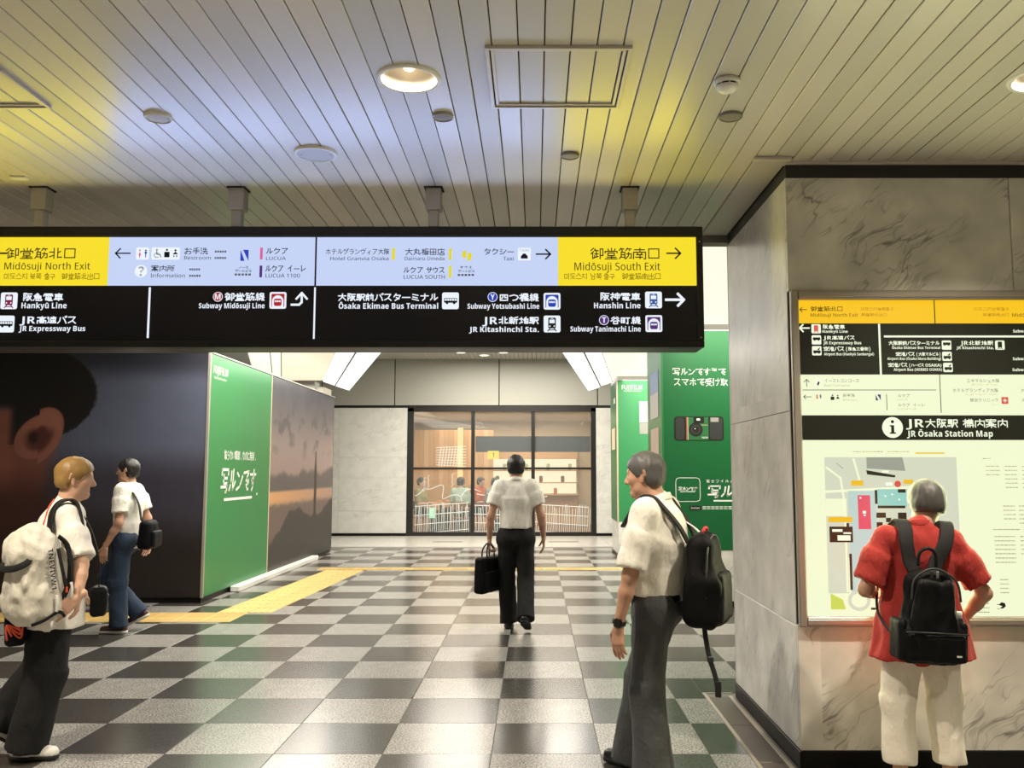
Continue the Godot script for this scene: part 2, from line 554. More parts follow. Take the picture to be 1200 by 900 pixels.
func words(pen: Pen, text: String, x0: float, x1: float, y0: float, y1: float, bold := false):   # Latin letters between cap line y0 and base line y1, fitted to x0..x1
	if not latin_font.has(bold):
		var f := SystemFont.new()
		f.font_names = ["Droid Sans"]
		f.font_weight = 700 if bold else 400
		latin_font[bold] = f
	var key := text + str(bold)
	if not latin_cache.has(key):
		var cap := letters("E", latin_font[bold])
		latin_cache[key] = [letters(text, latin_font[bold]), cap]
	var v: PackedVector3Array = latin_cache[key][0]
	var e: PackedVector3Array = latin_cache[key][1]
	var lo := 1e9
	var hi := -1e9
	for p in v:
		lo = minf(lo, p.x)
		hi = maxf(hi, p.x)
	var base := 1e9
	var top := -1e9
	for p in e:
		base = minf(base, p.y)
		top = maxf(top, p.y)
	for i in range(0, v.size(), 3):
		var q := []
		for k in 3:
			var p := v[i + k]
			q.append(Vector2(x0 + (p.x - lo) / (hi - lo) * (x1 - x0), y1 - (p.y - base) / (top - base) * (y1 - y0)))
		pen.t3(q[0], q[1], q[2])

func letters(text: String, f: Font) -> PackedVector3Array:
	var tm := TextMesh.new()
	tm.text = text
	tm.font = f
	tm.font_size = 48
	tm.pixel_size = 0.01
	tm.curve_step = 2.0
	tm.depth = 0.0
	tm.vertical_alignment = VERTICAL_ALIGNMENT_BOTTOM
	var out := PackedVector3Array()
	var a := tm.surface_get_arrays(0)
	var vs: PackedVector3Array = a[Mesh.ARRAY_VERTEX]
	var ix = a[Mesh.ARRAY_INDEX]
	if ix == null or ix.size() == 0:
		return vs
	for i in ix:
		out.append(vs[i])
	return out

func arrow(pen: Pen, x0: float, x1: float, y: float, head: float, w: float):   # shaft from x0 to the tip at x1
	var d := signf(x1 - x0)
	pen.line([Vector2(x0, y), Vector2(x1 - d * w * 0.4, y)], w)
	pen.line([Vector2(x1 - d * head, y - head), Vector2(x1, y), Vector2(x1 - d * head, y + head)], w)

# ---------------------------------------------------------------- the setting
func slab(parent: Node, called: String, x0: float, x1: float, y0: float, y1: float, z0: float, z1: float, m: Material, bevel := 0.0, label := "") -> MeshInstance3D:
	var size := Vector3(x1 - x0, y1 - y0, z1 - z0)
	return part(parent, called, box_mesh(size, bevel, Vector3.ZERO), m, Vector3((x0 + x1) * 0.5, (y0 + y1) * 0.5, (z0 + z1) * 0.5), label)

func build_shell():
	var w := struct("wall_back", "plain pale wall closing the hall behind the viewer", "wall")
	slab(w, "wall_face", -9.2, 6.7, 0, 3.6, 5.0, 5.2, M.plain_wall)
	w = struct("wall_left", "plain pale side wall of the hall beyond the walkers", "wall")
	slab(w, "wall_face", -9.2, -9.0, 0, 4.6, -21.6, 5.0, M.plain_wall)
	w = struct("wall_right", "plain pale side wall of the passage behind the pillars", "wall")
	slab(w, "wall_face", 6.5, 6.7, 0, 4.6, -21.6, 5.0, M.plain_wall)

const PITCH := 0.106
const CEIL := 3.255
func build_ceiling():
	var c := struct("ceiling", "pale metal slat ceiling with dark gaps over the hall", "ceiling")
	slab(c, "backing", -9.0, 6.5, 3.45, 3.6, -6.45, 5.0, M.dark_gap)
	slab(c, "side_panel", -9.0, -5.65, 3.255, 3.45, -6.4, 5.0, M.ceiling_white)
	slab(c, "side_panel", 4.1, 6.5, 3.255, 3.45, -6.4, 5.0, M.ceiling_white)
	slab(c, "side_panel", -5.65, 4.1, 3.255, 3.45, 0.8, 5.0, M.ceiling_white)
	var holes := [Vector2(-0.55, -3.74), Vector2(2.215, -3.74)]
	var shared := {}
	var mats := [M.slat, M.slat_b, M.slat_c]
	var rng := RandomNumberGenerator.new()
	rng.seed = 4
	var n := 0
	for k in range(-53, 39):
		var x0 := -0.068 + PITCH * k + 0.0024
		var x1 := x0 + PITCH - 0.0048
		var z1 := 0.8
		var z0 := -6.3
		if x1 > 1.21:
			z0 = -4.72 if x0 < 1.4 else -4.78
		var mesh: ArrayMesh
		var cut := []
		for h in holes:
			if h.x + 0.122 > x0 and h.x - 0.122 < x1:
				cut.append(h)
		var at := Vector3((x0 + x1) * 0.5, CEIL + 0.008, (z0 + z1) * 0.5)
		if cut.is_empty():
			var key := str(z0)
			if not shared.has(key):
				shared[key] = box_mesh(Vector3(x1 - x0, 0.016, z1 - z0), 0.0025)
			mesh = shared[key]
		else:
			var shape := PackedVector2Array([Vector2(x0, z0), Vector2(x1, z0), Vector2(x1, z1), Vector2(x0, z1)])
			var circle := PackedVector2Array()
			for i in 40:
				circle.append(cut[0] + Vector2(cos(TAU * i / 40), sin(TAU * i / 40)) * 0.122)
			var st := begin()
			st.set_smooth_group(-1)
			for piece in Geometry2D.clip_polygons(shape, circle):
				extrude_flat(st, piece, at)
			mesh = done(st)
		var sl := quick(c, "slat", n, mesh, mats[rng.randi() % 3], at)
		sl.rotation.z = rng.randf_range(-0.022, 0.022)
		n += 1
	slab(c, "border_panel", 1.205, 1.384, CEIL - 0.012, CEIL + 0.02, -6.3, -4.74, M.slat_b, 0.002)
	slab(c, "border_ledge", 1.19, 1.40, CEIL - 0.02, CEIL + 0.0, -4.74, -4.70, M.slat_c, 0.003)
	slab(c, "edge_angle", 1.384, 4.1, CEIL - 0.012, CEIL + 0.012, -4.83, -4.78, M.slat, 0.003)
	slab(c, "edge_beam", -9.0, 6.5, 3.19, 3.45, -6.42, -6.3, M.grey_disc, 0.004, "brown beam at the end of the slats")
	slab(c, "step_face", -9.0, 6.5, 3.45, 4.3, -6.6, -6.45, M.ceiling_white)
	# what hangs in the ceiling
	for k in 2:
		var h: Vector2 = holes[k]
		var lab: String = ["round recessed downlight with glowing bulb, in the slats above the hanging sign", "round recessed downlight at the ceiling's edge, over the marble pillar's map board"][k]
		downlight(Vector3(h.x, CEIL, h.y), lab, "", true)
	for p in [Vector2(-3.2, -3.74), Vector2(-3.2, -1.1), Vector2(-0.55, -1.1), Vector2(2.1, -1.1), Vector2(-3.2, 1.6), Vector2(-0.55, 1.6), Vector2(2.1, 1.6), Vector2(-5.9, -3.74), Vector2(-5.9, -1.1)]:
		downlight(Vector3(p.x, CEIL - 0.002, p.y), "round downlight in the ceiling nearer the viewer than the picture shows", "downlights behind the viewer", false)
	ceiling_disc("speaker", 0.115, Vector3(-1.18, CEIL, -4.65), "large round grey ceiling speaker near the sign's middle joint", M.grey_plastic, M.white_plastic)
	ceiling_disc("sensor_cover", 0.066, Vector3(-1.82, CEIL, -4.155), "small round pale cover on the slats left of the large speaker", M.grey_plastic, M.white_plastic)
	ceiling_disc("sensor_cover", 0.052, Vector3(-0.444, CEIL, -4.145), "small round cover on the slats just behind the glowing downlight", M.grey_disc, M.steel_dull)
	ceiling_disc("sensor_cover", 0.05, Vector3(0.189, CEIL, -4.677), "small brownish round cover between access hatch and sign", M.grey_disc, M.grey_disc)
	ceiling_disc("sensor_cover", 0.058, Vector3(0.941, CEIL, -4.143), "flat brown round cover behind the white smoke detector", M.grey_disc, M.grey_disc)
	# smoke detector
	var t := thing("smoke_detector", "white domed smoke detector on the slats right of the access hatch", "smoke detector", Vector3(0.842, CEIL, -3.757))
	var st := begin()
	lathe(st, [Vector2(0, 0), Vector2(0.058, 0), Vector2(0.06, -0.012), Vector2(0.053, -0.022), Vector2(0, -0.022)], 36)
	part(t, "base", done(st), M.white_plastic)
	st = begin()
	lathe(st, [Vector2(0.046, -0.022), Vector2(0.046, -0.03), Vector2(0, -0.03)], 36)
	part(t, "vent_ring", done(st), M.black_frame)
	for k in 8:
		var a := TAU * k / 8
		part(t, "vent_rib", box_mesh(Vector3(0.006, 0.014, 0.008), 0.001), M.white_plastic, Vector3(cos(a) * 0.046, -0.027, sin(a) * 0.046))
	st = begin()
	lathe(st, [Vector2(0.05, -0.03), Vector2(0.048, -0.038), Vector2(0.034, -0.05), Vector2(0.018, -0.055), Vector2(0, -0.056)], 36)
	part(t, "cap", done(st), M.white_plastic)
	hatch(-0.203, 0.394, 3.435, 4.035, "square access hatch framed in pale metal right of the glowing downlight")
	hatch(-2.87, -2.27, 3.64, 4.04, "pale framed access hatch at the ceiling's left edge")
	var tg := thing("ceiling_tag", "tiny white rectangular tag on the slats above the sign's left end", "tag", Vector3(-3.005, CEIL, -5.05))
	part(tg, "plate", box_mesh(Vector3(0.09, 0.012, 0.05), 0.003), M.white_plastic, Vector3(0, -0.006, 0))

func extrude_flat(st: SurfaceTool, piece: PackedVector2Array, at: Vector3):
	var ix := Geometry2D.triangulate_polygon(piece)
	for i in range(0, ix.size(), 3):
		var q := []
		for k in 3:
			q.append(Vector3(piece[ix[i + k]].x - at.x, -0.008, piece[ix[i + k]].y - at.z))
		tri(st, q[0], q[1], q[2], Vector3.DOWN)
		tri(st, q[0] + Vector3(0, 0.016, 0), q[1] + Vector3(0, 0.016, 0), q[2] + Vector3(0, 0.016, 0), Vector3.UP)
	for i in piece.size():
		var a := piece[i]
		var b := piece[(i + 1) % piece.size()]
		var pa := Vector3(a.x - at.x, -0.008, a.y - at.z)
		var pb := Vector3(b.x - at.x, -0.008, b.y - at.z)
		var up := Vector3(0, 0.016, 0)
		quad(st, pa, pb, pb + up, pa + up, Vector3(b.y - a.y, 0, a.x - b.x))

func downlight(at: Vector3, label: String, group: String, cut: bool):
	var t := thing("downlight", label, "downlight", at, 0.0, group)
	var st := begin()
	lathe(st, [Vector2(0.118, 0.004), Vector2(0.118, -0.006), Vector2(0.126, -0.011), Vector2(0.138, -0.008), Vector2(0.142, 0.0), Vector2(0.142, 0.004)], 48)
	part(t, "trim_ring", done(st), M.white_plastic)
	if cut:
		st = begin()
		lathe(st, [Vector2(0.119, 0.0), Vector2(0.108, 0.05), Vector2(0.09, 0.10), Vector2(0.06, 0.135), Vector2(0.0, 0.145)], 48)
		part(t, "reflector", done(st), M.steel_dull)
	var up := 0.085 if cut else -0.03
	st = begin()
	lathe(st, [Vector2(0, -0.05), Vector2(0.02, -0.045), Vector2(0.033, -0.025), Vector2(0.036, 0.0), Vector2(0.028, 0.03), Vector2(0.016, 0.045), Vector2(0, 0.05)], 24)
	part(t, "bulb", done(st), M.bulb, Vector3(0, up, 0))
	var l := SpotLight3D.new()
	l.name = "downlight_beam"
	l.spot_angle = 58.0
	l.spot_angle_attenuation = 0.6
	l.spot_range = 20.0
	l.spot_attenuation = 2.0
	l.light_size = 0.05
	l.light_energy = 7.8
	l.light_color = Color(1.0, 0.945, 0.86)
	l.shadow_enabled = true
	l.rotation_degrees = Vector3(-90, 0, 0)
	l.position = Vector3(0, up - 0.02, 0)
	t.add_child(l)

func ceiling_disc(called: String, r: float, at: Vector3, label: String, face: Material, rim: Material):
	var t := thing(called, label, called.replace("_", " "), at)
	var st := begin()
	lathe(st, [Vector2(r * 0.86, -0.012), Vector2(r * 0.9, -0.016), Vector2(r * 0.98, -0.012), Vector2(r, 0)], 40)
	part(t, "rim", done(st), rim)
	st = begin()
	lathe(st, [Vector2(0, -0.014), Vector2(r * 0.5, -0.0135), Vector2(r * 0.87, -0.011)], 40)
	part(t, "grille" if called == "speaker" else "cover", done(st), face)
	for s in [-1, 1]:
		part(t, "screw", box_mesh(Vector3(0.007, 0.004, 0.007), 0.001), M.steel, Vector3(s * r * 0.7, -0.013, 0.0))

func hatch(x0: float, x1: float, d0: float, d1: float, label: String):
	var t := thing("access_hatch", label, "hatch", Vector3((x0 + x1) * 0.5, CEIL, -(d0 + d1) * 0.5))
	var w := x1 - x0
	var d := d1 - d0
	for ring in [[0.0, 0.016, "outer_frame", -0.007], [0.022, 0.014, "inner_frame", -0.004]]:
		var i: float = ring[0]
		var b: float = ring[1]
		var y: float = ring[3]
		for s in [-1, 1]:
			part(t, ring[2], box_mesh(Vector3(w - 2 * i, -2 * y, b), 0.0015), M.slat_c, Vector3(0, y * 0.999, s * (d * 0.5 - i - b * 0.5)))
			part(t, ring[2], box_mesh(Vector3(b, -2 * y, d - 2 * i - 2 * b), 0.0015), M.slat_c, Vector3(s * (w * 0.5 - i - b * 0.5), y * 0.999, 0))
	# the dark slit between the frames
	var st := begin()
	for s in [-1, 1]:
		bx(st, Vector3(0, -0.0006, s * (d * 0.5 - 0.019)), Vector3(w - 0.032, 0.001, 0.006))
		bx(st, Vector3(s * (w * 0.5 - 0.019), -0.0006, 0), Vector3(0.006, 0.001, d - 0.032))
	part(t, "slit", done(st), M.dark_gap)

func build_floor():
	var f := struct("floor", "polished checkered floor of dark and speckled pale stone tiles", "floor")
	slab(f, "bed", -9.0, 6.5, -0.2, -0.004, -25.2, 5.0, M.joint)
	var T := 0.6
	var size := Vector3(T - 0.004, 0.03, T - 0.004)
	var meshes := []
	for k in 4:
		meshes.append(box_mesh(size, 0.0012, Vector3.ZERO, 0.8, Vector2(0.31 * k, 0.17 * k)))
	var list := []
	for j in range(-14, 23):
		for i in range(-14, 11):
			var x := -0.24 + T * i
			var d := 5.08 + T * j
			if d + T > 18.6:
				continue
			if x + T < -8.9 or x > 6.4:
				continue
			var inside := d > 4.2 and absf((x + 0.3) * 1044.0 / (d + 0.3) + 27.0) < 660.0 + 0.3 * 1044.0 / d
			if x > 1.3 and d > 4.9 and d < 6.2:
				inside = false
			if x < -3.9 and d > 10.8:
				inside = false
			if x > 1.5 and d > 6.2:
				inside = inside and d < 10.3 and x < 2.4
			list.append([d if inside else 1000.0 + absf(d), x, d, (i + j) % 2 == 0])
	list.sort_custom(func(a, b): return a[0] < b[0] if a[0] != b[0] else a[1] < b[1])
	var rng := RandomNumberGenerator.new()
	rng.seed = 9
	var rest := [begin(), begin()]
	var n := 0
	for e in list:
		var pos := Vector3(e[1] + T * 0.5, -0.015, -(e[2] + T * 0.5))
		var k := rng.randi() % 3
		var cut: bool = pos.x + T * 0.5 > 1.174 and pos.x - T * 0.5 < 1.384 and e[2] < 6.43 and e[2] + T > 3.0
		if cut:   # tiles cut by the drain and the pillar's foot
			var x0: float = e[1] + 0.002
			var x1: float = minf(e[1] + T - 0.002, 1.172)
			if x1 - x0 < 0.01:
				continue
			if e[2] + T > 6.44:   # the tile at the drain's end keeps its far strip
				bx(rest[0 if e[3] else 1], Vector3((1.174 + e[1] + T) * 0.5, -0.015, -(e[2] + T + 6.44) * 0.5), Vector3(e[1] + T - 1.176, 0.03, e[2] + T - 6.444), 0.0012, 0.8)
			if n < 300 and e[0] < 900.0:
				quick(f, "tile", n, box_mesh(Vector3(x1 - x0, 0.03, T - 0.004), 0.0012, Vector3.ZERO, 0.8), M["tile_dark_%d" % k] if e[3] else M["tile_light_%d" % k], Vector3((x0 + x1) * 0.5, -0.015, pos.z))
				n += 1
			else:
				bx(rest[0 if e[3] else 1], Vector3((x0 + x1) * 0.5, -0.015, pos.z), Vector3(x1 - x0, 0.03, T - 0.004), 0.0012, 0.8)
			continue
		if n < 300 and e[0] < 900.0:
			quick(f, "tile", n, meshes[rng.randi() % 4], M["tile_dark_%d" % k] if e[3] else M["tile_light_%d" % k], pos)
			n += 1
		else:
			bx(rest[0 if e[3] else 1], pos, size, 0.0, 0.8, Vector2(pos.x * 0.7, pos.z * 0.6))
	for k in 2:
		var o := part(f, ["dark_tiles", "pale_tiles"][k], done(rest[k]), M["tile_dark_0"] if k == 0 else M["tile_light_0"])
		o.set_meta("kind", "stuff")
	# plain pale paving before the shop
	for i in range(-15, 11):
		for j in 5:
			var d0 := 18.58 + j * 0.62
			if d0 > 21.5:
				continue
			quick(f, "pale_slab", i + 15 + j * 26, M_mesh("pale", Vector3(0.596, 0.03, 0.616)), M.pale_tile, Vector3(0.06 + 0.6 * i, -0.015, -(d0 + 0.31)))
	for p in [Vector2(-1.92, 19.83), Vector2(0.62, 19.83)]:
		slab(f, "drain_slot", p.x - 0.33, p.x + 0.33, -0.02, 0.004, -p.y - 0.06, -p.y + 0.06, M.grate, 0.001, "dark metal slot set in the paving")
	# drain along the pillar
	var dr := thing("floor_drain", "brown metal drain cover strip along the marble pillar's foot", "drain", Vector3(1.28, 0, -5.0))
	var o := Vector3(-1.28, 0, 5.0)
	part(dr, "edge_strip", box_mesh(Vector3(0.022, 0.03, 4.42), 0.002), M.stone_edge, o + Vector3(1.186, -0.013, -4.22))
	part(dr, "edge_strip", box_mesh(Vector3(0.024, 0.03, 4.34), 0.002), M.stone_edge, o + Vector3(1.352, -0.013, -4.18))
	part(dr, "edge_strip", box_mesh(Vector3(0.21, 0.03, 0.014), 0.002), M.stone_edge, o + Vector3(1.279, -0.013, -6.433))
	for k in 6:
		part(dr, "cover_plate", box_mesh(Vector3(0.138, 0.02, 0.69), 0.002), M.grate, o + Vector3(1.269, -0.012, -5.99 + 0.696 * k))
	part(dr, "cover_plate", box_mesh(Vector3(0.18, 0.012, 0.09), 0.001), M.steel, o + Vector3(1.288, -0.013, -6.385), "perforated end of the drain")
	for i in 10:
		for j in 4:
			part(dr, "slot", box_mesh(Vector3(0.009, 0.002, 0.012)), M.dark_gap, o + Vector3(1.206 + 0.0175 * i, -0.0065, -6.355 - 0.02 * j))
	# yellow tactile strip: along the hoarding's front, towards the shop, then across
	var tp := thing("tactile_paving", "yellow ridged tactile strip bending round the hoarding's corner", "tactile paving")
	var st := begin()
	bx(st, Vector3(0, 0.001, 0), Vector3(0.294, 0.006, 0.294), 0.001)
	for k in 4:
		bx(st, Vector3(-0.105 + 0.07 * k, 0.006, 0), Vector3(0.03, 0.005, 0.27), 0.002)
	var bar := done(st)
	n = 0
	var spots := []
	for i in 13:
		for j in 2:
			spots.append([Vector3(-6.9 + 0.3 * i, 0, -9.53 - 0.3 * j), PI / 2])
	for i in 14:
		for j in 2:
			var u := i / 13.0
			spots.append([Vector3(-3.34 + 0.3 * j + 0.2 * u, 0, -10.13 - 0.3 * i), -0.05])
	for i in 18:
		spots.append([Vector3(-3.3 + 0.3 * i, 0, -14.4), PI / 2])
	for s in spots:
		var b := quick(tp, "ridged_block", n, bar, [M.tactile, M.tactile_b][n % 2], s[0])
		b.rotation.y = s[1]
		n += 1

var shared_meshes := {}
func M_mesh(key: String, size: Vector3) -> ArrayMesh:
	if not shared_meshes.has(key):
		shared_meshes[key] = box_mesh(size, 0.0015)
	return shared_meshes[key]

# ---------------------------------------------------------------- pillars
func marble_slab(parent: Node, x0: float, x1: float, y0: float, y1: float, z0: float, z1: float, m: Material, off: Vector2):
	var size := Vector3(x1 - x0 - 0.003, y1 - y0 - 0.003, z1 - z0 - 0.003)
	part(parent, "marble_slab", box_mesh(size, 0.002, Vector3.ZERO, 0.55, off), m, Vector3((x0 + x1) * 0.5, (y0 + y1) * 0.5, (z0 + z1) * 0.5))

func build_pillars():
	# the near pillar with the map board
	var p := struct("pillar", "broad pillar faced with veined grey marble behind the map board", "pillar")
	slab(p, "core", 1.41, 3.88, 0.0, 3.4, -6.26, -4.84, M.dark_gap)
	# front slabs
	marble_slab(p, 1.384, 2.204, 0.1, 0.742, -4.83, -4.80, M.marble, Vector2(0.16, 0.3))
	marble_slab(p, 2.204, 3.05, 0.1, 0.742, -4.83, -4.80, M.marble, Vector2(0.5, 0.62))
	marble_slab(p, 3.05, 3.9, 0.1, 0.742, -4.83, -4.80, M.marble, Vector2(0.8, 0.2))
	marble_slab(p, 1.384, 2.62, 2.53, 3.168, -4.83, -4.80, M.marble, Vector2(0.45, 0.72))
	marble_slab(p, 2.62, 3.9, 2.53, 3.168, -4.83, -4.80, M.marble, Vector2(0.75, 0.3))
	marble_slab(p, 3.2, 3.9, 0.742, 2.53, -4.83, -4.80, M.marble, Vector2(0.3, 0.5))
	slab(p, "board_backing", 1.39, 3.2, 0.742, 2.53, -4.85, -4.82, M.dark_gap)
	# side slabs
	var ys := [0.1, 0.735, 1.876, 3.168]
	for k in 3:
		marble_slab(p, 1.384, 1.41, ys[k], ys[k + 1], -6.29, -4.832, M.marble_side, Vector2([0.25, 0.52, 0.74][k], [0.2, 0.45, 0.7][k]))
	marble_slab(p, 1.384, 3.9, 0.1, 3.168, -6.32, -6.292, M.marble_side, Vector2(0.4, 0.5))
	marble_slab(p, 3.88, 3.9, 0.1, 3.168, -6.29, -4.832, M.marble_side, Vector2(0.4, 0.3))
	slab(p, "base_plinth", 1.378, 3.9, 0.0, 0.099, -6.31, -4.796, M.black_stone, 0.003, "black stone plinth at the pillar's foot")
	slab(p, "top_trim", 1.392, 3.9, 3.17, 3.245, -6.3, -4.81, M.black_trim, 0.002, "dark band under the ceiling")
	# the second pillar, wrapped in green
	p = struct("pillar", "marble footed pillar wrapped in green advertising behind the striding man in grey trousers", "pillar")
	slab(p, "core", 1.51, 3.6, 0.0, 3.26, -11.62, -10.37, M.dark_gap)
	marble_slab(p, 1.487, 2.5, 0.07, 0.66, -10.39, -10.355, M.marble, Vector2(0.3, 0.4))
	marble_slab(p, 2.5, 3.6, 0.07, 0.66, -10.39, -10.355, M.marble, Vector2(0.6, 0.7))
	marble_slab(p, 1.487, 1.52, 0.07, 0.66, -11.62, -10.392, M.marble_side, Vector2(0.6, 0.2))
	slab(p, "base_plinth", 1.48, 3.6, 0.0, 0.069, -11.63, -10.35, M.black_stone, 0.003)
	slab(p, "marble_cap", 1.495, 3.6, 3.19, 3.268, -11.63, -10.355, M.white_base)
	p = struct("pillar", "far marble pillar wrapped in green advertising, right of the shop window", "pillar")
	slab(p, "core", 1.51, 3.6, 0.0, 3.26, -17.35, -16.13, M.dark_gap)
	marble_slab(p, 1.487, 3.6, 0.07, 0.66, -16.15, -16.105, M.marble, Vector2(0.2, 0.6))
	marble_slab(p, 1.487, 1.52, 0.07, 0.66, -17.35, -16.152, M.marble_side, Vector2(0.1, 0.6))
	slab(p, "base_plinth", 1.48, 3.6, 0.0, 0.069, -17.36, -16.1, M.black_stone, 0.003)
	slab(p, "marble_cap", 1.495, 3.6, 3.19, 3.268, -17.36, -16.105, M.white_base)

# ---------------------------------------------------------------- the passage behind the sign
func strip_at(d: float, x13: float) -> float:   # the lit ceiling runs askew: x at distance d of the line that passes x13 at 13.2 m
	return x13 - 0.283 * (d - 13.2)

func askew(parent: Node, called: String, xa: float, xb: float, d0: float, d1: float, y: float, m: Material, ya := 0.0, yb := 0.0, slope := -0.283, th := 0.03):
	var st := begin()
	st.set_smooth_group(-1)
	var c := []
	for q in [[xa, d0, ya], [xb, d0, yb], [xb, d1, yb], [xa, d1, ya]]:
		c.append(Vector3(q[0] + slope * (q[1] - 13.2), y + q[2], -q[1]))
	var up := Vector3(0, th, 0)
	quad(st, c[0], c[1], c[2], c[3], Vector3.DOWN)
	quad(st, c[0] + up, c[1] + up, c[2] + up, c[3] + up, Vector3.UP)
	for i in 4:
		var a: Vector3 = c[i]
		var b: Vector3 = c[(i + 1) % 4]
		quad(st, a, b, b + up, a + up, (a + b) * 0.5 - (c[0] + c[2]) * 0.5)
	return part(parent, called, done(st), m)

func build_passage():
	var c := struct("ceiling", "high slat ceiling of the passage between the lit panels", "ceiling")
	slab(c, "backing", -9.0, 6.5, 4.31, 4.5, -21.6, -6.45, M.dark_gap)
	var st := begin()
	for k in range(-80, 60):
		bx(st, Vector3(-0.02 + PITCH * k, 4.28, -14.0), Vector3(0.097, 0.016, 15.2))
	var sl := part(c, "slats", done(st), M.slat_b)
	sl.set_meta("kind", "stuff")
	# lit ceiling boxes
	var l := thing("lit_ceiling_panel", "glowing cream ceiling panels above the hoarding with sunset poster", "ceiling light")
	askew(l, "panel", -4.3, -3.97, 7.0, 17.7, 3.35, M.lit_white)
	askew(l, "seam", -3.97, -3.955, 7.0, 17.7, 3.345, M.grey_disc)
	askew(l, "panel", -3.955, -3.80, 7.0, 17.7, 3.35, M.lit_white)
	askew(l, "seam", -3.80, -3.785, 7.0, 17.7, 3.345, M.grey_disc)
	askew(l, "panel", -3.785, -2.97, 7.0, 17.7, 3.35, M.lit_cream)
	askew(l, "end_trim", -4.3, -2.97, 17.7, 17.76, 3.34, M.grey_disc)
	var s := thing("strip_light", "twin tube strip light slanting below the left lit ceiling panels", "strip light")
	askew(s, "tube_row", -2.96, -2.73, 7.0, 17.7, 3.33, M.lit_tube, 0.0, -0.08)
	askew(s, "divider", -2.73, -2.705, 7.0, 17.7, 3.25, M.grey_disc, 0.0, -0.006)
	askew(s, "tube_row", -2.705, -2.43, 7.0, 17.75, 3.244, M.lit_tube, 0.0, -0.09)
	askew(s, "end_cap", -2.96, -2.70, 17.7, 17.78, 3.325, M.steel_dull, 0.0, -0.085)
	askew(s, "end_cap", -2.70, -2.43, 17.75, 17.83, 3.24, M.steel_dull, 0.0, -0.085)
	l = thing("lit_ceiling_panel", "glowing white ceiling panel above the green wrapped pillars", "ceiling light")
	askew(l, "panel", 1.02, 1.9, 6.6, 17.0, 3.27, M.lit_white, 0, 0, 0.12)
	askew(l, "seam", 1.9, 1.915, 6.6, 17.0, 3.265, M.grey_disc, 0, 0, 0.12)
	askew(l, "panel", 1.915, 4.6, 6.6, 17.0, 3.27, M.lit_white, 0, 0, 0.12)
	s = thing("strip_light", "twin tube strip light slanting beside the right lit ceiling panel", "strip light")
	askew(s, "tube_row", 0.80, 1.0, 7.0, 17.3, 3.27, M.lit_tube, -0.07, 0.0, 0.12)
	askew(s, "divider", 0.775, 0.80, 7.0, 17.3, 3.20, M.grey_disc, -0.006, 0.0, 0.12)
	askew(s, "tube_row", 0.545, 0.775, 7.0, 17.4, 3.19, M.lit_tube, -0.08, 0.0, 0.12)
	askew(s, "end_cap", 0.545, 1.0, 17.4, 17.46, 3.18, M.steel_dull, -0.08, 0.08, 0.12)
	var b := struct("trim_1", "plain pale bulkhead left of the lit ceiling panels", "ceiling")
	askew(b, "soffit", -9.0, -4.31, 6.6, 20.0, 3.35, M.fascia, 0, 0, -0.283, 0.6)
	slab(b, "end_face", -9.0, -4.42, 2.7, 3.34, -18.2, -17.8, M.fascia)
	slab(b, "end_return", -4.42, -4.27, 2.7, 3.24, -18.6, -17.9, M.ceiling_white)
	# far downlights
	for q in [Vector2(-1.71, 20.36), Vector2(-0.73, 20.36), Vector2(-1.2, 20.07), Vector2(-1.2, 20.85)]:
		var t := thing("far_downlight", ["round ceiling downlight by the far fascia, left of four", "round ceiling downlight by the far fascia, right of four", "round ceiling downlight by the far fascia, nearer of the middle pair", "round ceiling downlight by the far fascia, farther of the middle pair"][taken.get("far_downlight", -1) + 1], "downlight", Vector3(q.x, 4.272, -q.y), 0.0, "four downlights by the far fascia")
		st = begin()
		lathe(st, [Vector2(0.10, -0.004), Vector2(0.12, -0.014), Vector2(0.14, -0.008), Vector2(0.142, 0)], 28)
		part(t, "trim_ring", done(st), M.white_plastic)
		st = begin()
		lathe(st, [Vector2(0, -0.006), Vector2(0.105, -0.004)], 28)
		part(t, "lamp_face", done(st), M.bulb_white)
	# far wall: fascia panels, marble, skirting
	var w := struct("wall_far", "far wall of grey fascia panels over pale marble beside the shop", "wall")
	slab(w, "fascia_backing", -9.0, 6.5, 3.081, 4.5, -22.0, -21.7, M.dark_gap)
	var xs := [-9.0, -7.0, -5.2, -3.424, -0.877, 1.524, 3.9, 6.5]
	for k in xs.size() - 1:
		slab(w, "fascia_panel", xs[k] + 0.012, xs[k + 1] - 0.012, 3.145, 4.28, -21.7, -21.65, M.fascia, 0.004)
	slab(w, "dark_reveal", -9.0, 6.5, 3.081, 3.143, -21.74, -21.68, M.black_frame)
	var my := [0.062, 0.589, 1.386, 1.879, 3.081]
	for side in [[-9.0, -6.2], [-6.2, -4.75], [-4.75, -3.10], [1.476, 3.2], [3.2, 6.5]]:
		for k in 4:
			marble_slab(w, side[0], side[1], my[k], my[k + 1], -21.72, -21.65, M.marble_far, Vector2(0.17 * k + 0.1, 0.23 * k + 0.05 * side[0]))
		slab(w, "wall_core", side[0] + 0.01, side[1] - 0.01, 0.0, 3.08, -22.0, -21.72, M.plain_wall)
		slab(w, "skirting", side[0], side[1], 0.0, 0.062, -21.74, -21.63, M.black_stone, 0.002)

# ---------------------------------------------------------------- the hanging sign
func print_part(parent: Node, called: String, m: Material, at: Vector3, origin: Vector2, su: float, sv: float, lift: float, draw: Callable, label := "") -> MeshInstance3D:
	var st := begin()
	draw.call(Pen.new(st, origin, su, sv, lift))
	return part(parent, called, st.commit(), m, at, label)

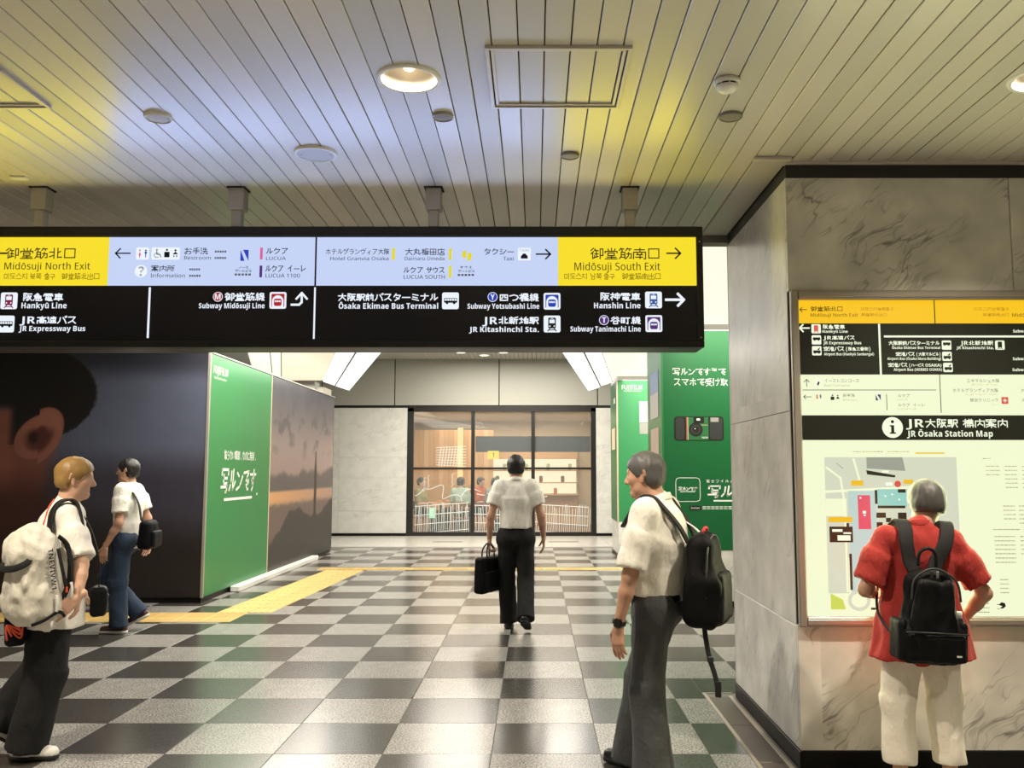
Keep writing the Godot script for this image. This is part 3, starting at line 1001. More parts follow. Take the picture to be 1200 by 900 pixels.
const S := 0.00514
const SV := 0.00519
var sign_at := Vector3.ZERO
func sp(parent: Node, called: String, m: Material, layer: int, draw: Callable, label := ""):   # print on the hanging sign; u, v in sign units of about 5 mm from its middle joint and top
	return print_part(parent, called, m, sign_at, Vector2(370, 278), S, SV, 0.001 + 0.0012 * layer, draw, label)

func train(pen: Pen, x: float, y: float, w: float, part_no: int):   # front of a train in a box w wide; part 0 body colour, 1 windows
	if part_no == 0:
		pen.rrect(x + w * 0.27, y + w * 0.12, x + w * 0.73, y + w * 0.76, w * 0.08)
		pen.line([Vector2(x + w * 0.38, y + w * 0.76), Vector2(x + w * 0.25, y + w * 0.92)], w * 0.06)
		pen.line([Vector2(x + w * 0.62, y + w * 0.76), Vector2(x + w * 0.75, y + w * 0.92)], w * 0.06)
		pen.line([Vector2(x + w * 0.32, y + w * 0.85), Vector2(x + w * 0.68, y + w * 0.85)], w * 0.05)
	else:
		pen.rect(x + w * 0.34, y + w * 0.24, x + w * 0.66, y + w * 0.46)
		pen.disc(x + w * 0.37, y + w * 0.63, w * 0.045)
		pen.disc(x + w * 0.63, y + w * 0.63, w * 0.045)
		pen.rect(x + w * 0.42, y + w * 0.155, x + w * 0.58, y + w * 0.19)

func tunnel(pen: Pen, x: float, y: float, w: float, part_no: int):   # subway train in a tunnel mouth
	if part_no == 0:   # coloured square
		pen.rrect(x + w * 0.11, y + w * 0.11, x + w * 0.89, y + w * 0.89, w * 0.05)
	elif part_no == 1:   # light arch
		var pts := []
		for k in 17:
			var t := PI - PI * k / 16.0
			pts.append(Vector2(x + w * (0.5 + 0.34 * cos(t)), y + w * (0.54 - 0.34 * sin(t))))
		pts.append(Vector2(x + w * 0.84, y + w * 0.9))
		pts.append(Vector2(x + w * 0.16, y + w * 0.9))
		pen.fan(pts)
	elif part_no == 2:   # train
		pen.rrect(x + w * 0.27, y + w * 0.40, x + w * 0.73, y + w * 0.84, w * 0.11)
	else:
		for k in 3:
			pen.rect(x + w * (0.325 + 0.125 * k), y + w * 0.51, x + w * (0.425 + 0.125 * k), y + w * 0.61)

func bus(pen: Pen, x: float, y: float, w: float, part_no: int):
	if part_no == 0:
		pen.rrect(x + w * 0.12, y + w * 0.34, x + w * 0.90, y + w * 0.62, w * 0.04)
		pen.disc(x + w * 0.30, y + w * 0.63, w * 0.075)
		pen.disc(x + w * 0.72, y + w * 0.63, w * 0.075)
	else:
		for k in 5:
			pen.rect(x + w * (0.17 + 0.145 * k), y + w * 0.38, x + w * (0.285 + 0.145 * k), y + w * 0.50)

func build_sign():
	var at := Vector3(-1.316, 2.95, -5.25)
	var t := thing("hanging_sign", "long black framed exit sign with glowing yellow and blue panels hung from the ceiling", "sign", Vector3(-1.316, 2.28, -5.32))
	sign_at = Vector3(0, 0.67, 0.07)
	# body
	slab(t, "housing", -2.32, 2.32, 0.0, 0.733, -0.16, 0.045, M.black_frame, 0.006, "black sign housing")
	slab(t, "frame_bar", -2.32, 2.322, 0.672, 0.733, 0.045, 0.085, M.black_frame, 0.004)
	slab(t, "frame_bar", -2.32, 2.322, 0.0, 0.04, 0.045, 0.085, M.black_frame, 0.004)
	slab(t, "frame_bar", 2.283, 2.322, 0.04, 0.672, 0.045, 0.085, M.black_frame, 0.004)
	slab(t, "frame_bar", -2.32, -2.28, 0.04, 0.672, 0.045, 0.085, M.black_frame, 0.004)
	for k in 4:
		part(t, "screw", box_mesh(Vector3(0.01, 0.01, 0.004), 0.002), M.steel, Vector3([2.302, 2.302, -2.3, -2.3][k], [0.64, 0.06, 0.64, 0.06][k], 0.086))
	# lit panels and the black band
	glow("sign_blue", Color(0.80, 0.86, 1.0), 0.92)
	glow("sign_yellow", Color(0.985, 0.885, 0.17), 0.97)
	glow("sign_white", Color(0.93, 0.96, 1.0), 1.0)
	mat("sign_black", rgb8(22, 22, 34), 0.25)
	mat("ink_violet", rgb8(38, 34, 66), 0.5)
	mat("ink_grey", rgb8(92, 98, 140), 0.5)
	mat("ink_faint", rgb8(150, 160, 205), 0.5)
	mat("ink_brown", rgb8(60, 46, 14), 0.5)
	mat("ink_ochre", rgb8(150, 118, 20), 0.5)
	glow("ink_pink", rgb8(240, 110, 170), 0.8)
	glow("ink_purple", rgb8(96, 50, 140), 0.7)
	glow("ink_red", rgb8(190, 40, 50), 0.8)
	glow("ink_maroon", rgb8(140, 30, 70), 0.7)
	glow("ink_blue", rgb8(44, 70, 200), 0.8)
	glow("ink_steel", rgb8(60, 100, 170), 0.8)
	glow("ink_lemon", rgb8(236, 222, 20), 0.95)
	mat("ink_black", rgb8(24, 24, 30), 0.5)
	sp(t, "panel_yellow", M.sign_yellow, 0, func(p): p.rect(-76, 278, 128, 335), "glowing yellow north exit panel")
	sp(t, "panel_yellow", M.sign_yellow, 0, func(p): p.rect(653, 278, 815, 335), "glowing yellow south exit panel")
	sp(t, "panel_blue", M.sign_blue, 0, func(p): p.rect(128, 278, 369, 335), "glowing bluish white panel")
	sp(t, "panel_blue", M.sign_blue, 0, func(p): p.rect(371, 278, 653, 335), "glowing bluish white panel")
	sp(t, "panel_black", M.sign_black, 0, func(p): p.rect(-76, 335, 815, 400), "black band of train and bus directions")
	sp(t, "divider", M.sign_black, 0, func(p): p.rect(369, 278, 371, 335))
	sp(t, "divider", M.sign_white, 1, func(p): p.rect(176.5, 337, 179, 396))
	sp(t, "divider", M.sign_white, 1, func(p): p.rect(369, 337, 371, 397))
	# yellow panels
	sp(t, "lettering", M.ink_brown, 1, func(p):
		glyphs(p, "御堂筋北口", 7, 91, 290, 304, 1.25)
		words(p, "Midōsuji North Exit", 7, 107, 308, 316)
		arrow(p, 8, -12, 297, 6, 2)
		glyphs(p, "御堂筋南口", 690, 773, 290, 304.5, 1.25)
		words(p, "Midōsuji South Exit", 672, 772, 308, 317)
		arrow(p, 780, 796, 297, 6, 1.8), "dark Japanese and English exit names")
	sp(t, "lettering", M.ink_ochre, 1, func(p):
		glyphs(p, "미도스지", 7, 35, 320, 328, 0.6)
		glyphs(p, "북쪽", 37, 51, 320, 328, 0.6)
		glyphs(p, "출구", 54, 67, 320, 328, 0.6)
		glyphs(p, "御堂筋北出口", 74, 119, 320, 328, 0.6)
		glyphs(p, "미도스지", 660, 687, 320, 328, 0.6)
		glyphs(p, "남쪽", 690, 704, 320, 328, 0.6)
		glyphs(p, "출구", 706, 719, 320, 328, 0.6)
		glyphs(p, "御堂筋南出口", 727, 773, 320, 328, 0.6), "thin Korean and Chinese exit names")
	# blue panels
	sp(t, "lettering", M.ink_violet, 1, func(p):
		arrow(p, 153, 136, 297, 5.5, 1.6)
		glyphs(p, "お手洗", 216, 244, 290, 298.5, 0.85)
		glyphs(p, "案内所", 178, 206, 311, 318.5, 0.85)
		glyphs(p, "ルクア", 311, 338, 290.5, 298, 0.9)
		words(p, "LUCUA", 312, 335, 301, 305)
		glyphs(p, "ルクア", 311, 333, 311, 319, 0.9)
		glyphs(p, "イーレ", 337, 359, 311, 319, 0.9)
		words(p, "LUCUA 1100", 312, 352, 321, 325.5)
		glyphs(p, "大丸梅田店", 474, 521, 291, 299.5, 0.85)
		glyphs(p, "ルクア", 472, 496, 313, 320.5, 0.85)
		glyphs(p, "サウス", 499, 521, 313, 320.5, 0.85)
		words(p, "LUCUA SOUTH", 473, 521, 322.5, 327)
		glyphs(p, "タクシー", 566, 602, 291, 299, 0.9)
		arrow(p, 627.5, 644, 298, 5.5, 1.8)
		words(p, "?", 163.5, 170, 312.5, 323.5, true), "dark names of shops and services")
	sp(t, "lettering", M.ink_grey, 1, func(p):
		words(p, "Restroom", 216.5, 247.5, 300.2, 304.4)
		words(p, "Information", 178, 218, 321, 325.4)
		glyphs(p, "ホテルグランヴィア大阪", 381, 456, 291.5, 298.5, 0.7)
		words(p, "Hotel Granvia Osaka", 387, 455, 301, 305.3)
		words(p, "Daimaru Umeda", 474, 520, 301, 305.3)
		words(p, "Taxi", 589, 601, 301, 305.5)
		words(p, "TAXI", 607.5, 619, 292, 295)
		glyphs(p, "ノース", 280, 292, 312, 315, 0.5)
		glyphs(p, "ゲートビル", 276, 296, 316, 319.5, 0.5)
		glyphs(p, "サウス", 538, 553, 312, 315, 0.5)
		glyphs(p, "ゲートビル", 536, 556, 316.5, 319.5, 0.5), "grey English names in small print")
	sp(t, "lettering", M.ink_faint, 1, func(p):
		for q in [[252, 295, 266], [252, 302.5, 266], [223, 316, 236], [223, 323.5, 237], [276, 322, 296], [536, 322.5, 556]]:
			for k in 5:
				p.rect(q[0] + k * (q[2] - q[0]) / 5.0, q[1] - 1.2, q[0] + (k + 0.7) * (q[2] - q[0]) / 5.0, q[1] + 1.2), "faint small print")
	for q in [[160, 290, 175, 304.5], [178, 290, 211, 304.5], [606, 290.5, 621, 305.5]]:
		sp(t, "symbol_ground", M.sign_white, 1, func(p): p.rrect(q[0], q[1], q[2], q[3], 1.5))
	sp(t, "symbol_ground", M.sign_white, 1, func(p): p.disc(166.5, 318, 7.3))
	sp(t, "pictogram", M.ink_pink, 2, func(p):
		p.disc(164.4, 293.6, 1.0)
		p.poly([Vector2(164.4, 295), Vector2(166, 299.5), Vector2(165, 299.5), Vector2(165, 302), Vector2(163.8, 302), Vector2(163.8, 299.5), Vector2(162.8, 299.5)])
		p.rect(304.8, 290.3, 308, 304.3), "pink woman figure and colour bar")
	sp(t, "pictogram", M.ink_purple, 2, func(p): p.rect(304.8, 311.5, 308, 325.3))
	sp(t, "pictogram", M.ink_blue, 2, func(p):
		p.disc(171.4, 293.6, 1.0)
		p.poly([Vector2(169.8, 295), Vector2(173, 295), Vector2(171.9, 299), Vector2(171.9, 302), Vector2(170.9, 302), Vector2(170.9, 299)])
		p.poly([Vector2(282, 293), Vector2(287, 306), Vector2(282, 306)])
		p.poly([Vector2(285, 293), Vector2(291.5, 293), Vector2(291.5, 306)]), "blue man figure and striped blue tower mark")
	sp(t, "pictogram", M.ink_violet, 2, func(p):
		p.disc(196, 293, 1.2)
		p.rrect(193, 295.3, 199.2, 301.8, 0.8)
		p.disc(206, 293.6, 1.2)
		p.poly([Vector2(206, 295), Vector2(209.3, 298.3), Vector2(202.7, 298.3)])
		p.rect(203.8, 299.5, 205, 301.5)
		p.rect(207, 299.5, 208.2, 301.5)
		p.disc(184.2, 293, 0.9)
		p.line([Vector2(184.2, 294.4), Vector2(184.4, 298.4), Vector2(188, 298.4), Vector2(189.2, 301.4)], 0.9)
		for k in 12:
			var a := TAU * k / 16.0 + 0.9
			p.line([Vector2(184.4 + 3.1 * cos(a), 299.4 + 2.6 * sin(a)), Vector2(184.4 + 3.1 * cos(a + 0.4), 299.4 + 2.6 * sin(a + 0.4))], 0.6)
		p.poly([Vector2(611, 299), Vector2(612, 297.4), Vector2(615, 297.4), Vector2(616, 299), Vector2(617.5, 300.5), Vector2(617.5, 303.3), Vector2(609.5, 303.3), Vector2(609.5, 300.5)]), "dark wheelchair, lift, baby and taxi figures")
	sp(t, "pictogram", M.ink_lemon, 2, func(p):
		p.rect(459, 291, 462.4, 305)
		p.rect(525.4, 291.5, 528.6, 305)
		p.rect(525.4, 312, 528.6, 325.8)
		p.poly([Vector2(540.5, 299), Vector2(541.5, 295.5), Vector2(545.5, 293.5), Vector2(545.5, 303), Vector2(541.5, 301.5)])
		p.poly([Vector2(547.5, 296.5), Vector2(551, 296.5), Vector2(552.5, 300), Vector2(551, 304.5), Vector2(548.5, 307), Vector2(547.5, 305)]), "lemon colour bars and leaf shaped mark")
	# black band
	sp(t, "lettering", M.sign_white, 1, func(p):
		glyphs(p, "阪急電車", 30, 78, 343.5, 353, 1.35)
		words(p, "Hankyū Line", 29.5, 82, 355, 361.5, true)
		glyphs(p, "JR高速バス".substr(2), 48, 95, 370.5, 379.5, 1.35)
		words(p, "JR", 28.5, 46.5, 371, 379.2, true)
		words(p, "JR Expressway Bus", 28, 105, 382, 388, true)
		glyphs(p, "御堂筋線", 265, 312, 343, 353, 1.35)
		words(p, "Subway Midōsuji Line", 235.5, 312, 355.5, 361.5, true)
		p.line([Vector2(343, 357.3), Vector2(352, 357.3), Vector2(354.8, 354.5), Vector2(354.8, 345)], 2.6)
		p.line([Vector2(348.5, 350.5), Vector2(354.8, 343.5), Vector2(361, 350.5)], 2.4)
		glyphs(p, "大阪駅前バスターミナル", 396.5, 513.5, 344, 353, 1.3)
		words(p, "Ōsaka Ekimae Bus Terminal", 398, 513.5, 355.5, 362, true)
		glyphs(p, "四つ橋線", 584, 630.5, 344, 353.5, 1.35)
		words(p, "Subway Yotsubashi Line", 547.5, 631, 356, 362, true)
		words(p, "JR", 565, 582.5, 371.5, 380, true)
		glyphs(p, "北新地駅", 583.5, 630.5, 371, 380, 1.35)
		words(p, "JR Kitashinchi Sta.", 549.5, 630.5, 383, 389, true)
		glyphs(p, "阪神電車", 701, 749, 343, 352.5, 1.35)
		words(p, "Hanshin Line", 694.5, 748.5, 355, 361.5, true)
		arrow(p, 778, 799, 351.5, 7.0, 3.0)
		glyphs(p, "谷町線", 713, 749, 371, 380, 1.35)
		words(p, "Subway Tanimachi Line", 667, 748.5, 382.5, 388.5, true), "white Japanese and English train and bus names")
	var boxes := [[5, 343, 0], [3, 370, 2], [317.5, 342.5, 1], [518, 343, 2], [636, 343.5, 1], [636, 370, 0], [754, 342, 0], [754, 369.5, 1]]
	for b in boxes:
		sp(t, "symbol_ground", M.sign_white, 1, func(p): p.rrect(b[0], b[1], b[0] + 19.5, b[1] + 19.5, 2.2))
	for q in [Vector2(257.3, 348), Vector2(576.7, 348.3), Vector2(706, 375.2)]:
		sp(t, "symbol_ground", M.sign_white, 1, func(p): p.disc(q.x, q.y, 5.7))
	var cols := [M.ink_maroon, M.ink_black, M.ink_red, M.ink_black, M.ink_blue, M.ink_black, M.ink_steel, M.ink_purple]
	for k in boxes.size():
		var b: Array = boxes[k]
		var w := 19.5
		if b[2] == 0:
			sp(t, "pictogram", cols[k], 2, func(p): train(p, b[0], b[1], w, 0), "train front symbol")
			sp(t, "pictogram", M.sign_white, 3, func(p): train(p, b[0], b[1], w, 1))
		elif b[2] == 2:
			sp(t, "pictogram", cols[k], 2, func(p): bus(p, b[0], b[1], w, 0), "black bus symbol")
			sp(t, "pictogram", M.sign_white, 3, func(p): bus(p, b[0], b[1], w, 1))
		else:
			sp(t, "pictogram", cols[k], 2, func(p): tunnel(p, b[0], b[1], w, 0), "subway tunnel symbol")
			sp(t, "pictogram", M.sign_white, 3, func(p): tunnel(p, b[0], b[1], w, 1))
			sp(t, "pictogram", cols[k], 4, func(p): tunnel(p, b[0], b[1], w, 2))
			sp(t, "pictogram", M.sign_white, 5, func(p): tunnel(p, b[0], b[1], w, 3))
	for q in [[257.3, 348.0, M.ink_red, "M"], [576.7, 348.3, M.ink_blue, "Y"], [706.0, 375.2, M.ink_purple, "T"]]:
		sp(t, "pictogram", q[2], 2, func(p): p.disc(q[0], q[1], 5.0), "round line badge")
		sp(t, "lettering", M.sign_white, 3, func(p): words(p, q[3], q[0] - (3.3 if q[3] == "M" else 2.4), q[0] + (3.3 if q[3] == "M" else 2.4), q[1] - 3.2, q[1] + 3.2, true))
	# hangers
	for k in 4:
		var lab: String = ["grey hanger post of the sign at the left edge", "grey hanger post above the sign's restroom panel", "grey hanger post above the sign's middle blue panel", "grey hanger post above the sign's right yellow panel"][k]
		var h := thing("sign_hanger", lab, "hanger", Vector3([-2.989, -1.80, -0.613, 0.573][k], 3.013, -5.27), 0.0, "four hanger posts of the exit sign")
		slab(h, "collar", -0.046, 0.046, 0.105, 0.238, -0.046, 0.046, M.hanger_paint, 0.004)
		slab(h, "post", -0.029, 0.029, 0.0, 0.105, -0.029, 0.029, M.hanger_paint, 0.004)
		slab(h, "ceiling_plate", -0.056, 0.056, 0.236, 0.243, -0.056, 0.056, M.dark_gap)

# ---------------------------------------------------------------- the lit map board on the pillar
func build_board():
	var t := thing("map_board", "large backlit station map board in a steel frame on the marble pillar", "map board", Vector3(2.3, 0.735, -4.80))
	var x0 := -0.91
	var x1 := 0.90
	var y0 := 0.0
	var y1 := 1.795
	# frame: a stepped steel section, proud of the stone
	for q in [[x0, x0 + 0.042, y0, y1], [x1 - 0.042, x1, y0, y1]]:
		slab(t, "frame_bar", q[0], q[1], q[2], q[3], -0.005, 0.03, M.steel, 0.006)
	for q in [[y0, y0 + 0.052], [y1 - 0.052, y1]]:
		slab(t, "frame_bar", x0 + 0.0425, x1 - 0.0425, q[0], q[1], -0.005, 0.03, M.steel, 0.006)
		slab(t, "frame_lip", x0 + 0.04, x1 - 0.04, q[0] + 0.012, q[1] - 0.012, 0.03, 0.036, M.steel, 0.003)
	slab(t, "light_box", x0 + 0.03, x1 - 0.03, 0.03, y1 - 0.03, -0.03, 0.0, M.black_frame)
	glow("board_cream", Color(0.975, 1.0, 0.84), 0.95)
	glow("board_yellow", Color(1.0, 0.79, 0.13), 0.95)
	glow("board_white", Color(0.97, 1.0, 0.88), 1.0)
	mat("board_black", rgb8(34, 36, 30), 0.3)
	mat("board_ink", rgb8(60, 60, 48), 0.5)
	mat("board_faint", rgb8(176, 182, 140), 0.5)
	mat("board_brown", rgb8(110, 76, 20), 0.5)
	mat("board_ochre", rgb8(205, 150, 30), 0.5)
	glow("map_grey", rgb8(226, 230, 204), 0.88)
	glow("map_mid", rgb8(176, 178, 160), 0.8)
	glow("map_blue", rgb8(198, 222, 214), 0.9)
	glow("map_teal", rgb8(160, 218, 205), 0.9)
	glow("map_pink", rgb8(244, 92, 116), 0.85)
	glow("map_magenta", rgb8(196, 40, 116), 0.85)
	glow("map_lime", rgb8(214, 228, 96), 0.9)
	glow("map_red", rgb8(240, 96, 80), 0.85)
	glow("map_yellow", rgb8(252, 200, 40), 0.9)
	mat("map_black", rgb8(40, 44, 36), 0.4)
	var org := Vector2(935, 439)
	var at := Vector3(1.4285 - 2.3, 2.07 - 0.735, 0.0)
	var bp := func(called: String, m: Material, layer: int, draw: Callable, label := ""):
		print_part(t, called, m, at, org, 0.0046, 0.0046, 0.001 + 0.0012 * layer, draw, label)
	var r := 1313.0
	bp.call("panel_yellow", M.board_yellow, 0, func(p): p.rect(934, 350, r, 378), "yellow exit band")
	bp.call("panel_black", M.board_black, 0, func(p): p.rect(934, 378, r, 439), "black band of directions")
	bp.call("panel_black", M.board_black, 0, func(p): p.rect(934, 487, r, 516), "black title band")
	bp.call("divider", M.board_black, 1, func(p): p.rect(1097.6, 350, 1098.8, 378))
	bp.call("panel_cream", M.board_cream, 0, func(p): p.rect(934, 439, r, 487), "glowing cream panel of shops")
	bp.call("panel_cream", M.board_cream, 0, func(p): p.rect(934, 516, r, 719), "glowing cream map panel")
	bp.call("divider", M.board_white, 1, func(p): p.rect(1030.6, 378.5, 1033, 439); p.rect(1037, 392.5, r, 394.8))
	bp.call("divider", M.board_ink, 1, func(p): p.rect(939, 456.8, 1096, 457.6); p.rect(1100.3, 439, 1101.3, 484); p.rect(1037, 462, 1037.8, 481))
	bp.call("lettering", M.board_brown, 1, func(p):
		arrow(p, 946.5, 938.5, 361.5, 2.6, 0.9)
		glyphs(p, "御堂筋北口", 951, 990, 357.5, 363.5, 0.7)
		words(p, "Midōsuji North Exit", 951, 1007, 366, 370)
		words(p, "Midōsuji South Exit", 1190, 1250, 366, 370)
		glyphs(p, "御堂筋南口", 1210, 1250, 357.5, 363.5, 0.7), "brown exit names")
	bp.call("lettering", M.board_ochre, 1, func(p):
		glyphs(p, "미도스지북쪽출구", 1011, 1050, 358.5, 363, 0.4)
		glyphs(p, "御堂筋北出口", 1011, 1042, 365.5, 369.5, 0.4)
		glyphs(p, "미도스지남쪽출구", 1145, 1187, 358.5, 363, 0.4)
		glyphs(p, "御堂筋南出口", 1155, 1187, 365.5, 369.5, 0.4), "thin Korean and Chinese exit names")
	bp.call("lettering", M.board_white, 1, func(p):
		arrow(p, 949, 937.5, 383.6, 4.2, 1.8)
		glyphs(p, "阪急電車", 964.5, 991.5, 379.5, 384.6, 0.8)
		words(p, "Hankyū Line", 964.5, 994.5, 386, 389.3, true)
		words(p, "JR", 965, 975, 393, 397.3, true)
		glyphs(p, "高速バス", 975.5, 1003, 392.6, 397.6, 0.8)
		words(p, "JR Expressway Bus", 965, 1010, 399.5, 403, true)
		glyphs(p, "空港バス", 965, 990, 405.6, 411, 0.8)
		glyphs(p, "阪急三番街", 994, 1018, 406.2, 410.6, 0.6)
		words(p, "(", 991.6, 993.2, 406, 411)
		words(p, ")", 1018.8, 1020.4, 406, 411)
		words(p, "Airport Bus (Hankyū Sanbangai)", 965.5, 1024.5, 413, 416.2, true)
		glyphs(p, "大阪駅前バスターミナル", 1042, 1102.5, 399, 404, 0.75)
		words(p, "Ōsaka Ekimae Bus Terminal", 1046, 1103, 405.5, 408.6, true)
		glyphs(p, "空港バス", 1050, 1073, 412.2, 417, 0.75)
		glyphs(p, "大阪マルビル", 1077, 1101, 412.6, 416.8, 0.6)
		words(p, "(", 1074.6, 1076, 412.5, 417)
		words(p, ")", 1101.5, 1103, 412.5, 417)
		words(p, "Airport Bus (Ōsaka Maru Building)", 1040, 1103.5, 418.6, 421.6, true)
		glyphs(p, "空港バス", 1040.5, 1064, 425, 430, 0.75)
		glyphs(p, "ハービス", 1067.5, 1083, 425.8, 429.6, 0.6)
		words(p, "(", 1065.4, 1066.8, 425.5, 430)
		words(p, "OSAKA)", 1084.5, 1103.5, 426, 429.6, true)
		words(p, "Airport Bus (HERBIS OSAKA)", 1047, 1104, 431.4, 434.6, true)
		words(p, "JR", 1127, 1136, 399, 403.8, true)
		glyphs(p, "北新地駅", 1136.5, 1166, 398.6, 404, 0.8)
		words(p, "JR Kitashinchi Sta.", 1122, 1166.5, 405.6, 408.8, true)
		words(p, "Subway Midōsuji Line", 1190, 1240, 385.5, 389, true)
		words(p, "Subway Yotsubashi Line", 1188, 1245, 418.5, 422, true)
		words(p, "Subway Tanimachi Line", 1187, 1245, 431.5, 435, true)
		words(p, "JR", 1059, 1080, 491.5, 501, true)
		glyphs(p, "大阪駅", 1081, 1120, 491, 501.6, 1.3)
		glyphs(p, "構内案内", 1125, 1178.5, 491, 501.6, 1.25)
		words(p, "JR Ōsaka Station Map", 1059.5, 1160, 505, 512, true), "white Japanese and English lettering")
	bp.call("lettering", M.board_ink, 1, func(p):
		p.line([Vector2(944, 453), Vector2(944, 445)], 0.8)
		p.line([Vector2(941, 448), Vector2(944, 444.6), Vector2(947, 448)], 0.8)
		arrow(p, 949, 940, 465.3, 2.4, 0.8)
		glyphs(p, "お手洗", 986, 1000, 461.5, 465.5, 0.35)
		glyphs(p, "イーストコンコース", 965, 1006, 444, 448.5, 0.35)
		glyphs(p, "ルクア", 1050, 1065, 462, 466, 0.35)
		glyphs(p, "ルクア", 1050, 1065, 473, 477, 0.35)
		glyphs(p, "イーレ", 1068, 1082, 473, 477, 0.35)
		glyphs(p, "エキマルシェ大阪", 1132, 1171, 444, 448.5, 0.35)
		glyphs(p, "ホテルグランヴィア大阪", 1115, 1169, 455.5, 460, 0.35)
		glyphs(p, "総合クリニック", 1135, 1169, 467, 471, 0.35)
		glyphs(p, "大丸梅田店", 1195, 1225, 455.5, 460, 0.35)
		glyphs(p, "ルクア", 1195, 1212, 467, 471, 0.35), "small grey lettering")
	bp.call("lettering", M.board_faint, 1, func(p):
		words(p, "East Concourse", 965, 995, 450.5, 453)
		words(p, "Restroom", 986, 1003, 467.6, 470)
		words(p, "LUCUA", 1050, 1062, 467.6, 469.6)
		words(p, "LUCUA 1100", 1050, 1072, 478.6, 480.6)
		words(p, "EKI MARCHÉ OSAKA", 1138, 1170, 450, 452)
		words(p, "Hotel Granvia Osaka", 1130, 1169, 461.5, 463.5)
		words(p, "Clinic", 1160, 1169, 473, 475)
		var rng := RandomNumberGenerator.new()
		rng.seed = 31
		for q in [[996, 529, 1030, 1], [1036, 529, 1062, 1], [1147, 537, 1156, 1], [1150, 546, 1166, 3], [1172, 546, 1186, 6], [1192, 546, 1206, 6], [1168, 592, 1182, 4], [1186, 592, 1204, 5], [1155, 619, 1186, 1], [1156, 627, 1180, 7], [1186, 627, 1204, 5], [1160, 676, 1170, 4], [1122, 698, 1146, 4], [1155, 704, 1158, 2]]:
			for k in q[3]:
				var x: float = q[0]
				while x < q[2]:
					var w := 1.0 + rng.randf() * 3.0
					p.rect(x, q[1] + k * 4.9, minf(x + w, q[2]), q[1] + k * 4.9 + 1.0)
					x += w + 0.7, "rows of faint small print")
	# symbols
	for b in [[951.5, 379], [951.5, 392.2], [951.5, 405.2], [1105, 398.5], [1105, 411.8], [1105.5, 425], [1168, 398.5]]:
		bp.call("symbol_ground", M.board_white, 1, func(p): p.rrect(b[0], b[1], b[0] + 11.2, b[1] + 11, 1.4))
	bp.call("symbol_ground", M.board_white, 1, func(p): p.disc(1043, 501.3, 12.2, 0.0, 40), "white round letter i ground")
	bp.call("symbol_ground", M.board_white, 1, func(p): p.rrect(953.5, 443.5, 961.5, 453.5, 1.0))
	bp.call("pictogram", M.map_red, 2, func(p):
		train(p, 951.5, 379, 11, 0)
		p.rrect(1172, 465.6, 1180, 473.6, 0.6)
		p.disc(955.6, 463.5, 0.9)
		p.rect(954.8, 464.5, 956.6, 467.6), "red symbols")
	bp.call("pictogram", M.board_black, 2, func(p):
		bus(p, 951.5, 391, 11.2, 0)
		bus(p, 951.5, 406.5, 11.2, 0)
		bus(p, 1105, 397, 11.2, 0)
		bus(p, 1105, 413, 11.2, 0)
		bus(p, 1105.5, 426.3, 11.2, 0)
		train(p, 1168, 398.5, 11, 0)
		for q in [[959, 408.5], [1112.6, 415], [1113, 428.3]]:
			p.poly([Vector2(q[0] - 1.6, q[1] + 1), Vector2(q[0] + 2.2, q[1] - 2.2), Vector2(q[0] + 0.8, q[1] + 1.6)])
		p.disc(1043, 494.5, 1.9)
		p.rect(1041.2, 498.6, 1044.8, 508)
		p.rect(1039.6, 498.6, 1043, 500)
		p.rect(1039.4, 507, 1046.6, 508.6)
		p.poly([Vector2(956, 450.5), Vector2(957.6, 447), Vector2(959.4, 448), Vector2(957.5, 452.5)])
		p.disc(973.8, 463.4, 0.9)
		p.rrect(971.6, 465, 975.8, 469, 0.5)
		p.disc(980, 463.6, 0.8)
		p.poly([Vector2(980, 464.6), Vector2(982.2, 467.6), Vector2(977.8, 467.6)])
		p.poly([Vector2(1157, 705), Vector2(1160, 702), Vector2(1164, 703), Vector2(1165, 706.5), Vector2(1162, 709), Vector2(1158, 709), Vector2(1161, 706.5)]), "black bus, train and letter i symbols")
	bp.call("pictogram", M.map_grey, 3, func(p): p.poly([Vector2(1176, 467), Vector2(1177.2, 468.4), Vector2(1178.8, 469.6), Vector2(1177.2, 470.8), Vector2(1176, 472.2), Vector2(1174.8, 470.8), Vector2(1173.2, 469.6), Vector2(1174.8, 468.4)]))
	glow("board_blue", rgb8(40, 70, 130), 0.7)
	bp.call("pictogram", M.board_blue, 2, func(p):
		p.poly([Vector2(1024.5, 462.5), Vector2(1027.5, 469.5), Vector2(1024.5, 469.5)])
		p.poly([Vector2(1026.6, 462.5), Vector2(1030.4, 462.5), Vector2(1030.4, 469.5)])
		p.disc(959.7, 463.5, 0.9)
		p.poly([Vector2(958.6, 464.5), Vector2(960.9, 464.5), Vector2(960, 467.8)]), "blue symbols")
	# the map itself
	bp.call("map_ground", M.map_grey, 1, func(p):
		p.rect(962, 536, 1116, 652)
		p.rect(962, 652, 986, 692)
		p.disc(997, 700, 13, 12), "pale grey town blocks of the map")
	bp.call("map_streets", M.board_cream, 2, func(p):
		p.line([Vector2(964, 548), Vector2(980, 560), Vector2(984, 590), Vector2(984, 690)], 2.5)
		p.rect(962, 584, 986, 604)
		p.line([Vector2(962, 576), Vector2(1060, 571)], 3)
		p.line([Vector2(996, 538), Vector2(1002, 562)], 2.5)
		p.disc(997, 700, 9, 8), "pale streets of the map")
	bp.call("map_block", M.map_mid, 2, func(p):
		p.poly([Vector2(1011, 536), Vector2(1053, 536), Vector2(1056, 552), Vector2(1011, 549)])
		p.line([Vector2(976, 543), Vector2(983, 549)], 0.8), "grey building block")
	bp.call("map_block", M.map_blue, 3, func(p): p.rect(988, 575, 1020, 690), "pale blue concourse")
